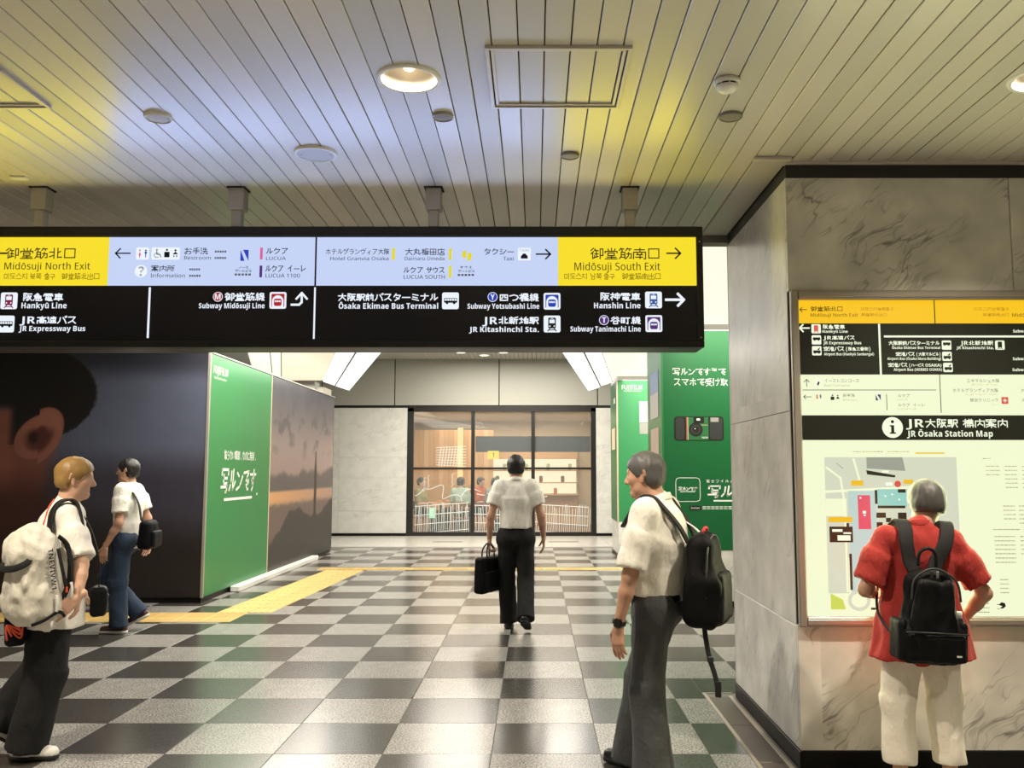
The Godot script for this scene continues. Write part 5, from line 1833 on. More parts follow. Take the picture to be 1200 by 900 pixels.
func head(f: Field, c: Vector3, b: Basis, neck: Vector3, s: float):
	var at := func(x: float, y: float, z: float) -> Vector3: return c + b * (Vector3(x, y, z) * s)
	f.ball(at.call(0, 0.028, -0.012), 0.082 * s, Vector3(0.93, 1.04, 1.16), 0.02)
	f.cap(at.call(0, -0.02, 0.025), at.call(0, -0.085, 0.052), 0.058 * s, 0.030 * s, 0.035)
	f.cap(at.call(0.03, -0.065, 0.02), at.call(-0.03, -0.065, 0.02), 0.034 * s, 0.034 * s, 0.03)
	f.cap(at.call(0.034, -0.014, 0.052), at.call(-0.034, -0.014, 0.052), 0.026 * s, 0.026 * s, 0.02)
	f.cap(at.call(0.034, 0.03, 0.069), at.call(-0.034, 0.03, 0.069), 0.013 * s, 0.013 * s, 0.014)
	f.cap(at.call(0, 0.015, 0.082), at.call(0, -0.022, 0.102), 0.008 * s, 0.0125 * s, 0.010)
	f.cap(at.call(0.011, -0.028, 0.088), at.call(-0.011, -0.028, 0.088), 0.009 * s, 0.009 * s, 0.006)
	f.cap(at.call(0.020, -0.049, 0.076), at.call(-0.020, -0.049, 0.076), 0.0065 * s, 0.0065 * s, 0.005)
	f.cap(at.call(0.017, -0.058, 0.076), at.call(-0.017, -0.058, 0.076), 0.0072 * s, 0.0072 * s, 0.005)
	f.ball(at.call(0, -0.088, 0.066), 0.019 * s, Vector3.ONE, 0.02)
	for e in [-1, 1]:
		f.cap(at.call(e * 0.079, 0.018, -0.012), at.call(e * 0.077, -0.026, -0.002), 0.016 * s, 0.010 * s, 0.008, Vector3(0.55, 1, 1))
		f.cap(at.call(e * 0.086, 0.026, -0.02), at.call(e * 0.083, 0.0, -0.026), 0.008 * s, 0.006 * s, 0.004)
	f.cap(at.call(0, -0.05, -0.015), neck - Vector3(0, 0.02, 0), 0.056 * s, 0.062 * s, 0.03)

func hair(f: Field, c: Vector3, b: Basis, s: float, thick: float, low: float, style: String):
	var at := func(x: float, y: float, z: float) -> Vector3: return c + b * (Vector3(x, y, z) * s)
	f.ball(at.call(0, 0.034, -0.014), (0.082 + thick) * s, Vector3(0.95, 1.03, 1.13), 0.02)
	f.cap(at.call(0.028, -0.02, -0.05), at.call(-0.028, -0.02, -0.05), (0.042 + thick) * s, (0.042 + thick) * s, 0.02)
	if style == "bob":
		for e in [-1, 1]:
			f.cap(at.call(e * 0.06, 0.03, 0.0), at.call(e * 0.066, -0.06, -0.01), 0.034 * s, 0.03 * s, 0.02)
		f.cap(at.call(0.03, -0.05, -0.055), at.call(-0.03, -0.05, -0.055), 0.045 * s, 0.045 * s, 0.02)
	f.carve(at.call(0, -0.042, 0.112), 0.104 * s, Vector3(1.3, 1, 0.98) if style != "bob" else Vector3(0.72, 1, 0.9))
	if style != "bob":
		for e in [-1, 1]:
			f.carve(at.call(e * 0.10, -0.06, 0.022), 0.062 * s, Vector3(0.9, 1.05, 0.95))
			f.carve(at.call(e * 0.10, -0.012, 0.072), 0.05 * s, Vector3(1.1, 1, 1))
	f.keep_below(-b.y, -(c.dot(b.y) + low * s))
	creases(f, 3, 0.0035, 22.0, Vector3(1, 0.4, 1))

func person(called_label: String, at: Vector3, turn: float, j: Dictionary, o: Dictionary) -> Node3D:
	var t := thing("person", called_label, "person", at, turn)
	var s: float = j.s
	var rough: bool = o.get("far", false)
	var cell := 0.024 if rough else 0.013
	# body: one continuous surface, with finer head and hands
	var f := Field.new()
	f.cap(j.hl, j.hr, 0.085 * s, 0.085 * s, 0.05)
	f.cap(j.pelvis, j.waist, 0.092 * s, 0.088 * s, 0.05, Vector3(1.2, 1, 0.9))
	f.cap(j.waist, j.chest, 0.098 * s, 0.108 * s, 0.06, Vector3(1.25, 1, 0.9))
	f.cap(j.sl, j.sr, 0.052 * s, 0.052 * s, 0.06)
	f.cap(j.chest, j.neck, 0.09 * s, 0.055 * s, 0.05)
	f.cap(j.neck, j.head - Vector3(0, 0.04, 0.01) * s, 0.054 * s, 0.05 * s, 0.03)
	for e in ["l", "r"]:
		f.cap(j["s" + e], j["e" + e], 0.047 * s, 0.037 * s, 0.04)
		f.cap(j["e" + e], j["e" + e].lerp(j["w" + e], 0.35), 0.037 * s, 0.037 * s, 0.03)
		f.cap(j["e" + e].lerp(j["w" + e], 0.35), j["w" + e], 0.037 * s, 0.0245 * s, 0.02)
		f.cap(j["h" + e], j["k" + e], 0.078 * s, 0.05 * s, 0.05)
		f.cap(j["k" + e], j["k" + e].lerp(j["a" + e], 0.35) - Vector3(0, 0, 0.01), 0.05 * s, 0.052 * s, 0.03)
		f.cap(j["k" + e].lerp(j["a" + e], 0.35), j["a" + e], 0.05 * s, 0.036 * s, 0.03)
		f.cap(j["a" + e], j["a" + e] + (o.get("foot_" + e, Vector3(0, -0.35, 1)) as Vector3).normalized() * 0.09 * s - Vector3(0, 0.035, 0) * s, 0.030 * s, 0.022 * s, 0.02)
	var st := begin()
	f.add_to(st, cell)
	f = Field.new()
	head(f, j.head, j.face, j.neck, s * 1.02)
	f.add_to(st, 0.010 if rough else 0.0042)
	for e in ["l", "r"]:
		f = Field.new()
		hand(f, j["w" + e], j["f" + e], j["p" + e], j["t" + e], j.get("curl_" + e, j.curl), s)
		f.add_to(st, 0.009 if rough else 0.0036)
	part(t, "body", st.commit(), o.skin)
	f = Field.new()
	hair(f, j.head, j.face, s * 1.02, o.get("hair_thick", 0.012), o.get("hair_low", -0.06), o.get("hair_style", "short"))
	shape(t, "hair", f, 0.011 if rough else 0.0055, o.hair)
	if not rough:
		for e in [-1, 1]:
			var c: Vector3 = j.head + j.face * (Vector3(e * 0.032, 0.012, 0.0665) * s)
			st = begin()
			lathe(st, [Vector2(0, 0.0115), Vector2(0.006, 0.0098), Vector2(0.010, 0.0055), Vector2(0.0115, 0), Vector2(0.010, -0.0055), Vector2(0, -0.0115)], 14)
			part(t, "eye", done(st), M.eye_white, c)
			st = begin()
			lathe(st, [Vector2(0, 0.004), Vector2(0.003, 0.003), Vector2(0.0045, 0.0), Vector2(0, -0.003)], 12)
			part(t, "iris", done(st), M.eye_dark, c + j.face * (Vector3(0, 0, 0.0105) * s))
			f = Field.new()
			f.cap(j.head + j.face * (Vector3(e * 0.018, 0.036, 0.083) * s), j.head + j.face * (Vector3(e * 0.046, 0.036, 0.070) * s), 0.0055 * s, 0.0045 * s)
			shape(t, "eyebrow", f, 0.0026, o.hair)
	# trousers
	f = Field.new()
	var lw: float = o.get("leg", 0.082) * s
	var hem: float = o.get("hem", 0.075) * s
	f.cone(j.hl.lerp(j.hr, 0.5) - Vector3(0, 0.03, 0), j.hl.lerp(j.hr, 0.5).lerp(j.waist, o.get("rise", 0.75)), 0.122 * s, 0.106 * s, 0.05, Vector3(1.26, 1, 1.0))
	f.cap(j.hl + Vector3(0, -0.02, -0.022), j.hr + Vector3(0, -0.02, -0.022), 0.100 * s, 0.100 * s, 0.05)
	for e in ["l", "r"]:
		f.cap(j["h" + e], j["k" + e], maxf(0.097 * s, lw * 1.1), lw, 0.045)
		var foot: Vector3 = j["k" + e].lerp(j["a" + e], o.get("hem_at", 1.02))
		f.cone(j["k" + e] + (j["k" + e] - foot).normalized() * 0.02, foot, lw * 0.99, hem, 0.03)
	creases(f, o.get("seed", 1) + 40, 0.009 if not rough else 0.004, 7.0, Vector3(1, 0.55, 1))
	var tr := shape(t, "trousers", f, cell * 0.92, o.trousers, o.get("trousers_label", ""))
	# shirt
	f = Field.new()
	var hem_y: float = o.shirt_hem
	var hc: Vector3 = o.get("hem_centre", Vector3(j.pelvis.x, hem_y, j.pelvis.z))
	var fit: float = o.get("fit", 1.0)
	f.cap(j.sl * Vector3(0.9, 1, 1), j.sr * Vector3(0.9, 1, 1), 0.066 * s, 0.066 * s, 0.05)
	f.cap(j.neck - Vector3(0, 0.035, 0), j.neck + Vector3(0, 0.004, 0), 0.074 * s, 0.063 * s, 0.05)
	f.ball(j.chest + Vector3(0, 0.02, -0.005), 0.128 * s * fit, Vector3(1.32, 1.15, 0.98), 0.06)
	if o.has("belly"):
		f.ball(j.waist + Vector3(0, 0.02, 0.045), 0.115 * s, Vector3(1.25, 1.15, 1.0), 0.06)
	f.cone(j.chest, hc, 0.124 * s * fit, o.get("hem_r", 0.128) * s * fit, 0.05, o.get("hem_scale", Vector3(1.3, 1, 1.0)))
	for e in ["l", "r"]:
		var sh: Vector3 = j["s" + e]
		var out: Vector3 = sh.lerp(j["e" + e], o.get("sleeve", 0.72))
		f.cap(sh, sh.lerp(out, 0.5), 0.068 * s, 0.066 * s * o.get("sleeve_r", 1.0), 0.04)
		f.cone(sh.lerp(out, 0.4), out, 0.066 * s * o.get("sleeve_r", 1.0), 0.070 * s * o.get("sleeve_r", 1.0), 0.03)
	creases(f, o.get("seed", 1), o.get("shirt_crease", 0.011), 8.0, Vector3(1, 0.4, 1))
	var sh := shape(t, "shirt", f, cell * 0.9, o.shirt, o.get("shirt_label", ""))
	# collar and cuffs
	if o.has("collar") and not rough:
		st = begin()
		var pts := []
		var ups := []
		for k in 15:
			var a := TAU * (k / 14.0) * 0.92 + 0.08 * PI
			pts.append(j.neck + Vector3(sin(a) * 0.066, 0.018 - 0.022 * cos(a), cos(a) * 0.064) * s)
			ups.append(Vector3(sin(a), 0.35, cos(a)))
		ribbon(st, pts, ups, 0.036 * s, 0.007)
		part(t, "collar", done(st), o.shirt)
	# socks and shoes
	if o.has("sock"):
		for e in ["l", "r"]:
			f = Field.new()
			f.cap(j["a" + e] + (j["k" + e] - j["a" + e]).normalized() * 0.16 * s, j["a" + e] - Vector3(0, 0.02, 0), 0.056 * s, 0.046 * s)
			shape(t, "sock", f, 0.01, o.sock)
	for e in ["l", "r"]:
		shoe(t, j["a" + e], o.get("foot_" + e, Vector3(0, 0, 1)), o, s)
	return t

func shoe(t: Node3D, ankle: Vector3, dir: Vector3, o: Dictionary, s: float):
	# dir: heel to toe; its y tilts the shoe
	var z := dir.normalized()
	var x := Vector3.UP.cross(z).normalized()
	var y := z.cross(x)
	var b := Basis(x, y, z)
	var low := ankle - y * 0.082 * s     # middle of the sole under the ankle
	var at := func(px: float, py: float, pz: float) -> Vector3: return low + b * (Vector3(px, py, pz) * s)
	var f := Field.new()
	f.cap(at.call(0, 0.045, -0.05), at.call(0, 0.045, 0.02), 0.037 * s, 0.04 * s, 0.03)
	f.cap(at.call(0, 0.042, 0.02), at.call(0.004, 0.034, 0.145), 0.042 * s, 0.036 * s, 0.03)
	f.cap(at.call(0, 0.06, -0.03), at.call(0, 0.10, -0.012), 0.038 * s, 0.040 * s, 0.03)
	f.keep_below(-y, -(low.dot(y) + 0.02 * s))
	shape(t, "shoe", f, 0.012 if o.get("far", false) else 0.0075, o.shoe, o.get("shoe_label", ""))
	f = Field.new()
	f.cap(at.call(0, 0.022, -0.05), at.call(0, 0.022, 0.02), 0.041 * s, 0.043 * s, 0.03)
	f.cap(at.call(0, 0.022, 0.02), at.call(0.004, 0.022, 0.148), 0.043 * s, 0.039 * s, 0.03)
	f.keep_below(y, low.dot(y) + 0.026 * s)
	f.keep_below(-y, -(low.dot(y) + 0.001))
	shape(t, "sole", f, 0.012 if o.get("far", false) else 0.0075, o.sole)
	if o.has("laces"):
		for k in 3:
			var st := begin()
			tube(st, [at.call(-0.022, 0.078 - 0.008 * k, 0.035 + 0.028 * k), at.call(0, 0.086 - 0.008 * k, 0.04 + 0.028 * k), at.call(0.022, 0.078 - 0.008 * k, 0.035 + 0.028 * k)], 0.003, 6)
			part(t, "lace", done(st), o.laces)

func build_people():
	mat("skin", rgb8(208, 166, 140), 0.55)
	M.skin.subsurf_scatter_enabled = true
	M.skin.subsurf_scatter_strength = 0.08
	mat("skin_tan", rgb8(196, 150, 124), 0.55)
	M.skin_tan.subsurf_scatter_enabled = true
	M.skin_tan.subsurf_scatter_strength = 0.08
	mat("eye_white", rgb8(230, 226, 220), 0.2)
	mat("eye_dark", rgb8(30, 22, 18), 0.15)
	mat("hair_black", rgb8(30, 27, 26), 0.45)
	mat("hair_grey", rgb8(84, 82, 80), 0.5)
	mat("hair_fair", rgb8(150, 116, 62), 0.5)
	cloth("white_cotton", rgb8(238, 234, 224))
	cloth("white_shirt", rgb8(232, 228, 216), 0.85)
	cloth("red_linen", rgb8(174, 50, 44), 0.85)
	cloth("black_cloth", rgb8(17, 17, 18), 0.9)
	cloth("black_twill", rgb8(15, 15, 16), 0.85)
	cloth("grey_cloth", rgb8(66, 68, 69), 0.85)
	cloth("denim", rgb8(40, 56, 78), 0.9)
	cloth("ecru_cloth", rgb8(240, 232, 216), 0.9)
	mat("black_leather", rgb8(22, 20, 20), 0.3)
	mat("rubber_black", rgb8(26, 25, 25), 0.6)
	mat("rubber_white", rgb8(226, 224, 218), 0.6)
	mat("shoe_white", rgb8(226, 224, 216), 0.6)
	mat("shoe_maroon", rgb8(72, 40, 40), 0.6)
	mat("watch_black", rgb8(16, 16, 18), 0.15)
	# the man in the foreground, grey trousers, facing left and away, watch on his left wrist
	var j := joints(1.64)
	j.merge({"sl": Vector3(0.18, 1.345, 0.0), "sr": Vector3(-0.18, 1.345, 0.0), "el": Vector3(0.26, 1.05, 0.05), "wl": Vector3(0.255, 0.80, 0.115), "fl": Vector3(0.02, -1, 0.02), "pl": Vector3(-0.7, 0, -0.7), "tl": Vector3(-0.4, 0, 1),
		"al": Vector3(0.09, 0.086, 0.0), "kl": Vector3(0.09, 0.49, 0.03), "ar": Vector3(-0.17, 0.086, 0.21), "kr": Vector3(-0.14, 0.47, 0.14), "chest": Vector3(0, 1.20, -0.015), "head": Vector3(0, 1.525, 0.06), "curl": 0.3,
		"face": Basis.from_euler(Vector3(0.12, 0.1, 0))}, true)
	var p := person("man in white short sleeved shirt and grey trousers wearing a black wristwatch", Vector3(0.62, 0, -4.60), deg_to_rad(-116), j, {"skin": M.skin_tan, "hair": M.hair_grey, "shirt": M.white_shirt, "trousers": M.grey_cloth, "shoe": M.black_leather, "sole": M.rubber_black,
		"shirt_hem": 0.93, "hem_centre": Vector3(0, 0.93, 0.02), "hem_r": 0.132, "fit": 1.12, "belly": true, "sock": M.black_cloth, "leg": 0.088, "hem": 0.108, "hem_at": 1.12, "seed": 3, "sleeve": 0.92, "sleeve_r": 1.12, "collar": true, "foot_l": Vector3(0.05, 0, 1), "foot_r": Vector3(-0.3, 0, 1), "rise": 0.75, "shirt_crease": 0.014})
	var st := begin()
	var w: Vector3 = j.wl.lerp(j.el, 0.08)
	var up: Vector3 = (j.el - j.wl).normalized()
	ring_band(st, w, up, 0.031, 0.022, 0.006)
	part(p, "watch_strap", done(st), M.rubber_black)
	var wx := Vector3(0.85, 0, -0.1).normalized()
	var wm := part(p, "watch_case", box_mesh(Vector3(0.036, 0.042, 0.011), 0.004), M.watch_black, w + wx * 0.034, "square black watch face")
	wm.basis = Basis(up.cross(wx).normalized(), up, wx)
	st = begin()
	var belt := []
	var bu := []
	for k in 25:
		var a := TAU * k / 24.0
		belt.append(Vector3(sin(a) * 0.160, 0.918, 0.015 + cos(a) * 0.137))
		bu.append(Vector3(sin(a), 0, cos(a)))
	ribbon(st, belt, bu, 0.035, 0.008)
	part(p, "belt", done(st), M.black_leather)
	# the woman in red reading the map
	j = joints(1.50)
	j.merge({"el": Vector3(0.265, 0.98, -0.01), "wl": Vector3(0.13, 0.93, 0.20), "fl": Vector3(-0.7, 0.1, 0.6), "pl": Vector3(0, -0.3, -1), "tl": Vector3(0, 1, 0),
		"er": Vector3(-0.30, 0.965, -0.03), "wr": Vector3(-0.235, 0.81, 0.09), "fr": Vector3(0.75, -0.5, 0.35), "pr": Vector3(0.6, 0, -0.6), "tr": Vector3(0, 0.2, -1),
		"sl": Vector3(0.155, 1.225, -0.01), "sr": Vector3(-0.155, 1.205, -0.01), "al": Vector3(0.125, 0.08, 0), "ar": Vector3(-0.115, 0.08, 0.0), "kl": Vector3(0.12, 0.45, 0.02), "kr": Vector3(-0.105, 0.45, 0.02), "head": Vector3(-0.075, 1.385, 0.06),
		"face": Basis.from_euler(Vector3(0.25, -0.12, 0.12))}, true)
	person("woman in loose red shirt and cropped cream trousers standing before the map board", Vector3(1.865, 0, -4.40), PI, j, {"skin": M.skin_tan, "hair": M.hair_grey, "shirt": M.red_linen, "trousers": M.ecru_cloth, "shoe": M.shoe_white, "sole": M.rubber_white,
		"shirt_hem": 0.66, "hem_centre": Vector3(0.0, 0.655, 0.0), "hem_r": 0.205, "fit": 1.05, "rise": 0.2, "hem_scale": Vector3(1.32, 1, 0.9), "leg": 0.092, "hem": 0.086, "hem_at": 0.77, "seed": 11, "sleeve": 0.84, "sleeve_r": 1.16, "collar": true, "hair_style": "short", "hair_thick": 0.02, "shirt_crease": 0.014, "foot_l": Vector3(0.15, 0, 1), "foot_r": Vector3(-0.15, 0, 1)})
	# the youth with the white backpack, walking to the right
	j = joints(1.62)
	j.merge({"chest": Vector3(0, 1.19, 0.03), "sl": Vector3(0.16, 1.31, 0.05), "sr": Vector3(-0.165, 1.31, 0.075), "neck": Vector3(0, 1.365, 0.05), "head": Vector3(0, 1.505, 0.09), "waist": Vector3(0, 1.0, 0.01),
		"er": Vector3(-0.265, 1.05, 0.155), "wr": Vector3(-0.345, 0.885, 0.155), "fr": Vector3(-0.1, -0.62, -0.75), "pr": Vector3(0.9, -0.3, 0.2), "tr": Vector3(0, -0.6, 0.6), "curl_r": 0.15,
		"el": Vector3(0.22, 1.06, 0.02), "wl": Vector3(0.23, 0.86, 0.10),
		"kr": Vector3(-0.09, 0.46, 0.0), "ar": Vector3(-0.08, 0.085, -0.08), "kl": Vector3(0.09, 0.47, -0.03), "al": Vector3(0.08, 0.18, -0.22), "face": Basis.from_euler(Vector3(0.12, 0.0, 0))}, true)
	person("youth in white tee and wide black trousers walking right under a white backpack", Vector3(-2.70, 0, -5.07), deg_to_rad(113), j, {"skin": M.skin, "hair": M.hair_fair, "shirt": M.white_cotton, "trousers": M.black_cloth, "shoe": M.shoe_white, "sole": M.rubber_black, "laces": M.rubber_black,
		"shirt_hem": 0.70, "hem_centre": Vector3(0, 0.70, 0.0), "hem_r": 0.165, "rise": 0.1, "fit": 1.08, "hem_scale": Vector3(1.3, 1, 1.0), "leg": 0.108, "hem": 0.112, "hem_at": 1.08, "sock": M.black_cloth, "seed": 21, "sleeve": 0.9, "sleeve_r": 1.14, "foot_r": Vector3(-0.35, 0.0, 0.95), "foot_l": Vector3(-0.2, -0.65, 1)})
	# the man in jeans behind him, walking left
	j = joints(1.66)
	j.merge({"el": Vector3(0.225, 1.06, -0.02), "wl": Vector3(0.225, 0.83, 0.10), "kr": Vector3(-0.10, 0.52, 0.23), "ar": Vector3(-0.10, 0.17, -0.10), "kl": Vector3(0.09, 0.48, 0.02), "al": Vector3(0.09, 0.084, 0.0), "er": Vector3(-0.225, 1.08, -0.1), "wr": Vector3(-0.23, 0.86, -0.12)}, true)
	person("man in white tee and dark blue jeans walking left along the dark poster", Vector3(-3.99, 0, -8.81), -PI / 2, j, {"skin": M.skin_tan, "hair": M.hair_black, "shirt": M.white_cotton, "trousers": M.denim, "shoe": M.shoe_maroon, "sole": M.rubber_white, "laces": M.rubber_white,
		"shirt_hem": 0.80, "hem_centre": Vector3(0, 0.80, 0.0), "hem_r": 0.13, "leg": 0.084, "hem": 0.088, "sock": M.black_cloth, "hem_at": 1.06, "seed": 31, "sleeve": 0.7, "sleeve_r": 1.12, "foot_r": Vector3(0, -0.5, 1)})
	# the man with the briefcase, walking away
	j = joints(1.70)
	j.merge({"el": Vector3(0.25, 1.10, -0.03), "wl": Vector3(0.265, 0.87, 0.02), "fl": Vector3(0, -1, 0.05), "curl_l": 0.95, "er": Vector3(-0.25, 1.11, -0.02), "wr": Vector3(-0.275, 0.89, 0.06), "al": Vector3(0.07, 0.085, 0.08), "kl": Vector3(0.09, 0.49, 0.07), "ar": Vector3(-0.10, 0.16, -0.24), "kr": Vector3(-0.10, 0.47, -0.02)}, true)
	p = person("man in white short sleeved shirt and black trousers walking away towards the shop", Vector3(-0.19, 0, -8.95), PI, j, {"skin": M.skin_tan, "hair": M.hair_black, "shirt": M.white_cotton, "trousers": M.black_twill, "shoe": M.black_leather, "sole": M.rubber_black,
		"shirt_hem": 0.985, "hem_r": 0.122, "leg": 0.082, "hem": 0.088, "hem_at": 1.08, "sock": M.black_cloth, "seed": 41, "sleeve": 0.62, "sleeve_r": 1.15, "collar": true, "foot_r": Vector3(-0.2, -0.45, 1), "rise": 0.9})

func ring_band(st: SurfaceTool, c: Vector3, axis: Vector3, r: float, width: float, thick: float):
	var u := axis.cross(Vector3(0.3, 0.2, 1)).normalized()
	var v := axis.cross(u)
	var pts := []
	var ups := []
	for k in 21:
		var a := TAU * k / 20.0
		pts.append(c + (u * cos(a) + v * sin(a)) * r)
		ups.append(u * cos(a) + v * sin(a))
	ribbon(st, pts, ups, width, thick)

# ---------------------------------------------------------------- the shop behind glass at the far end
func build_shop():
	mat("oak", rgb8(198, 164, 124), 0.5)
	mat("oak_b", rgb8(196, 158, 116), 0.5)
	mat("oak_c", rgb8(212, 178, 138), 0.5)
	mat("oak_dark", rgb8(132, 88, 54), 0.5)
	mat("shop_floor", rgb8(120, 92, 70), 0.4)
	mat("shop_wall", rgb8(206, 194, 172), 0.7)
	mat("bread", rgb8(206, 140, 74), 0.7)
	mat("plate", rgb8(226, 226, 220), 0.3)
	mat("mint_paper", rgb8(176, 226, 200), 0.6)
	mat("print_white", rgb8(244, 246, 242), 0.6)
	mat("olive_cloth", rgb8(150, 142, 104), 0.9)
	mat("pale_green_cloth", rgb8(190, 210, 194), 0.9)
	mat("orange_cloth", rgb8(190, 96, 62), 0.9)
	mat("checked_cloth", rgb8(150, 150, 148), 0.9)
	mat("dark_cloth", rgb8(38, 36, 38), 0.9)
	glow("lit_shelf", Color(1.0, 0.94, 0.78), 1.0)
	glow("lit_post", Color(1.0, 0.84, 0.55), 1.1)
	glow("sign_lemon", Color(1.0, 0.90, 0.30), 0.95)
	var glass := mat("glass", Color(0.9, 0.95, 0.95, 0.06), 0.02)
	glass.metallic_specular = 0.28
	glass.transparency = BaseMaterial3D.TRANSPARENCY_ALPHA
	var x0 := -3.10
	var x1 := 1.476
	# room
	var r := struct("floor_shop", "brown floor of the shop behind the glass", "floor")
	slab(r, "floor", x0 - 0.6, x1 + 0.6, -0.1, 0.0, -26.2, -21.75, M.shop_floor)
	r = struct("ceiling_shop", "plain ceiling of the shop behind the glass", "ceiling")
	slab(r, "ceiling_board", x0 - 0.6, x1 + 0.6, 3.0, 3.1, -26.2, -21.8, M.shop_wall)
	r = struct("wall_shop_end", "plain end wall of the shop behind the lit shelf", "wall")
	slab(r, "back_wall", x0 - 0.6, x1 + 0.6, 0.0, 3.1, -26.3, -26.2, M.shop_wall)
	r = struct("wall_shop_left", "plain side wall of the shop at the guest in olive", "wall")
	slab(r, "side_wall", x0 - 0.6, x0 - 0.5, 0.0, 3.1, -26.2, -22.02, M.shop_wall)
	r = struct("wall_shop_right", "plain side wall of the shop by the lit shelf", "wall")
	slab(r, "side_wall", x1 + 0.5, x1 + 0.6, 0.0, 3.1, -26.2, -22.02, M.shop_wall)
	r = struct("wall_timber", "warm upright timber boards with a glowing post inside the shop", "wall")
	for k in 17:
		slab(r, "plank", -3.55 + 0.14 * k, -3.55 + 0.14 * k + 0.136, 0.0, 2.7, -25.2, -25.15, [M.oak, M.oak_b, M.oak_c][(k * 7 + 2) % 3], 0.003)
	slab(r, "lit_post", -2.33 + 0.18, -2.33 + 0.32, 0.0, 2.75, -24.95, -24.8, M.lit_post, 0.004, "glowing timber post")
	area("shop_light", Vector3(-0.8, 2.95, -23.8), Vector2(4.2, 3.4), Vector3(0, -1, 0), Color(1.0, 0.91, 0.78), 1.0)
	# glazing
	var w := struct("window_1", "black framed shop front with glass and white line drawing at the passage's end", "window")
	slab(w, "frame_post", x0, x0 + 0.15, 0.06, 3.08, -21.76, -21.64, M.black_frame, 0.004)
	slab(w, "frame_post", x1 - 0.12, x1, 0.06, 3.08, -21.76, -21.64, M.black_frame, 0.004)
	slab(w, "sill", x0, x1, 0.0, 0.09, -21.77, -21.62, M.black_frame, 0.004)
	slab(w, "head_rail", x0, x1, 2.99, 3.08, -21.76, -21.64, M.black_frame, 0.004)
	slab(w, "blind_box", -1.46, x1 - 0.12, 2.02, 2.40, -22.2, -21.9, M.black_frame, 0.004, "dark bulkhead behind the upper panes")
	var mx := [x0 + 0.15, -1.55, -0.09, x1 - 0.12]
	for k in [1, 2]:
		slab(w, "mullion", mx[k], mx[k] + 0.085, 0.09, 2.99, -21.75, -21.66, M.black_frame, 0.003)
	for k in 3:
		var a: float = mx[k] + (0.085 if k > 0 else 0.0)
		slab(w, "transom", a, mx[k + 1], 1.585, 1.64, -21.745, -21.665, M.black_frame, 0.003)
		slab(w, "pane", a, mx[k + 1], 0.09, 1.585, -21.71, -21.702, M.glass)
		slab(w, "pane", a, mx[k + 1], 1.64, 2.99, -21.71, -21.702, M.glass)
	# white line drawing on the panes: a slanting net, a looping thread and upright script
	var net := func(p: Pen):
		for k in 4:
			p.line([Vector2(-290, 96 - k * 22), Vector2(-160, 84 - k * 21)], 1.6)
			p.line([Vector2(-146, 90 - k * 21), Vector2(-10, 92 - k * 20)], 1.6)
			p.line([Vector2(0, 88 - k * 21), Vector2(128, 98 - k * 22)], 1.6)
		for k in 26:
			var x := -288.0 + 5.1 * k
			p.line([Vector2(x, 94), Vector2(x + 3.0 * sin(k * 1.7), 26 + 5 * sin(k * 0.9))], 0.9)
			p.line([Vector2(x + 146, 92), Vector2(x + 144 + 3.0 * sin(k * 1.3), 28 + 6 * sin(k * 0.7))], 0.9)
			p.line([Vector2(x + 290, 94), Vector2(x + 292 + 3.0 * sin(k * 1.1), 30 + 5 * sin(k * 0.8))], 0.9)
		for k in 8:
			p.line([Vector2(-234 + k * 7, -66), Vector2(-228 + k * 7, -112)], 1.0)
			p.line([Vector2(-240, -70 - k * 6), Vector2(-168, -66 - k * 7)], 0.9)
	var lines := func(called: String, draw: Callable):
		print_part(w, called, M.print_white, Vector3(0, 1.0, -21.70), Vector2.ZERO, 0.01, 0.01, 0.003, draw, "white line drawing on the glass")
	lines.call("window_print", net)
	lines.call("window_print", func(p: Pen):
		var pts := []
		for k in 60:
			var u := k / 59.0
			pts.append(Vector2(-290 + 150 * u + 10 * sin(u * 21), -4 - 16 * sin(u * 7.0) + 9 * cos(u * 25)))
		p.line(pts, 1.6)
		pts = []
		for k in 60:
			var u := k / 59.0
			pts.append(Vector2(-140 + 170 * u + 8 * sin(u * 25), -8 + 14 * sin(u * 9.0) + 8 * cos(u * 19)))
		p.line(pts, 1.6))
	lines.call("window_print", func(p: Pen):
		for q in [[-268, -40], [-258, -46], [-200, -50]]:
			var pts := []
			for k in 24:
				pts.append(Vector2(q[0] + 2.2 * sin(k * 1.9) + 1.2 * cos(k * 0.7), q[1] + k * 1.5))
			p.line(pts, 0.8))
	var mint := thing("paper_notice", "small mint paper notice stuck low on the shop's left pane", "notice", Vector3(-2.49, 0.42, -21.695))
	part(mint, "sheet", box_mesh(Vector3(0.14, 0.25, 0.003)), M.mint_paper, Vector3(0, 0.125, 0))
	print_part(mint, "lettering", M.print_white, Vector3.ZERO, Vector2.ZERO, 0.01, 0.01, 0.003, func(p: Pen):
		for k in 6:
			p.rect(-4, -21 + k * 3, 3 - (k % 3), -20 + k * 3))
	var num := thing("lit_number_sign", "small glowing yellow numbered sign hanging inside the shop window", "sign", Vector3(-1.02, 1.84, -21.85))
	part(num, "light_face", box_mesh(Vector3(0.27, 0.20, 0.05), 0.008), M.sign_lemon, Vector3(0, 0.10, 0))
	print_part(num, "lettering", M.oak_dark, Vector3(0, 0.1, 0.026), Vector2.ZERO, 0.01, 0.01, 0.001, func(p: Pen):
		words(p, "1", -2.4, 2.4, -6, 6, true))
	for s in [-1, 1]:
		part(num, "hanger", box_mesh(Vector3(0.008, 0.3, 0.008)), M.black_frame, Vector3(s * 0.1, 0.35, 0))
	# furniture
	var shelf := thing("display_shelf", "brightly lit display shelf on the shop's back wall", "shelf", Vector3(-0.75, 0.0, -25.9))
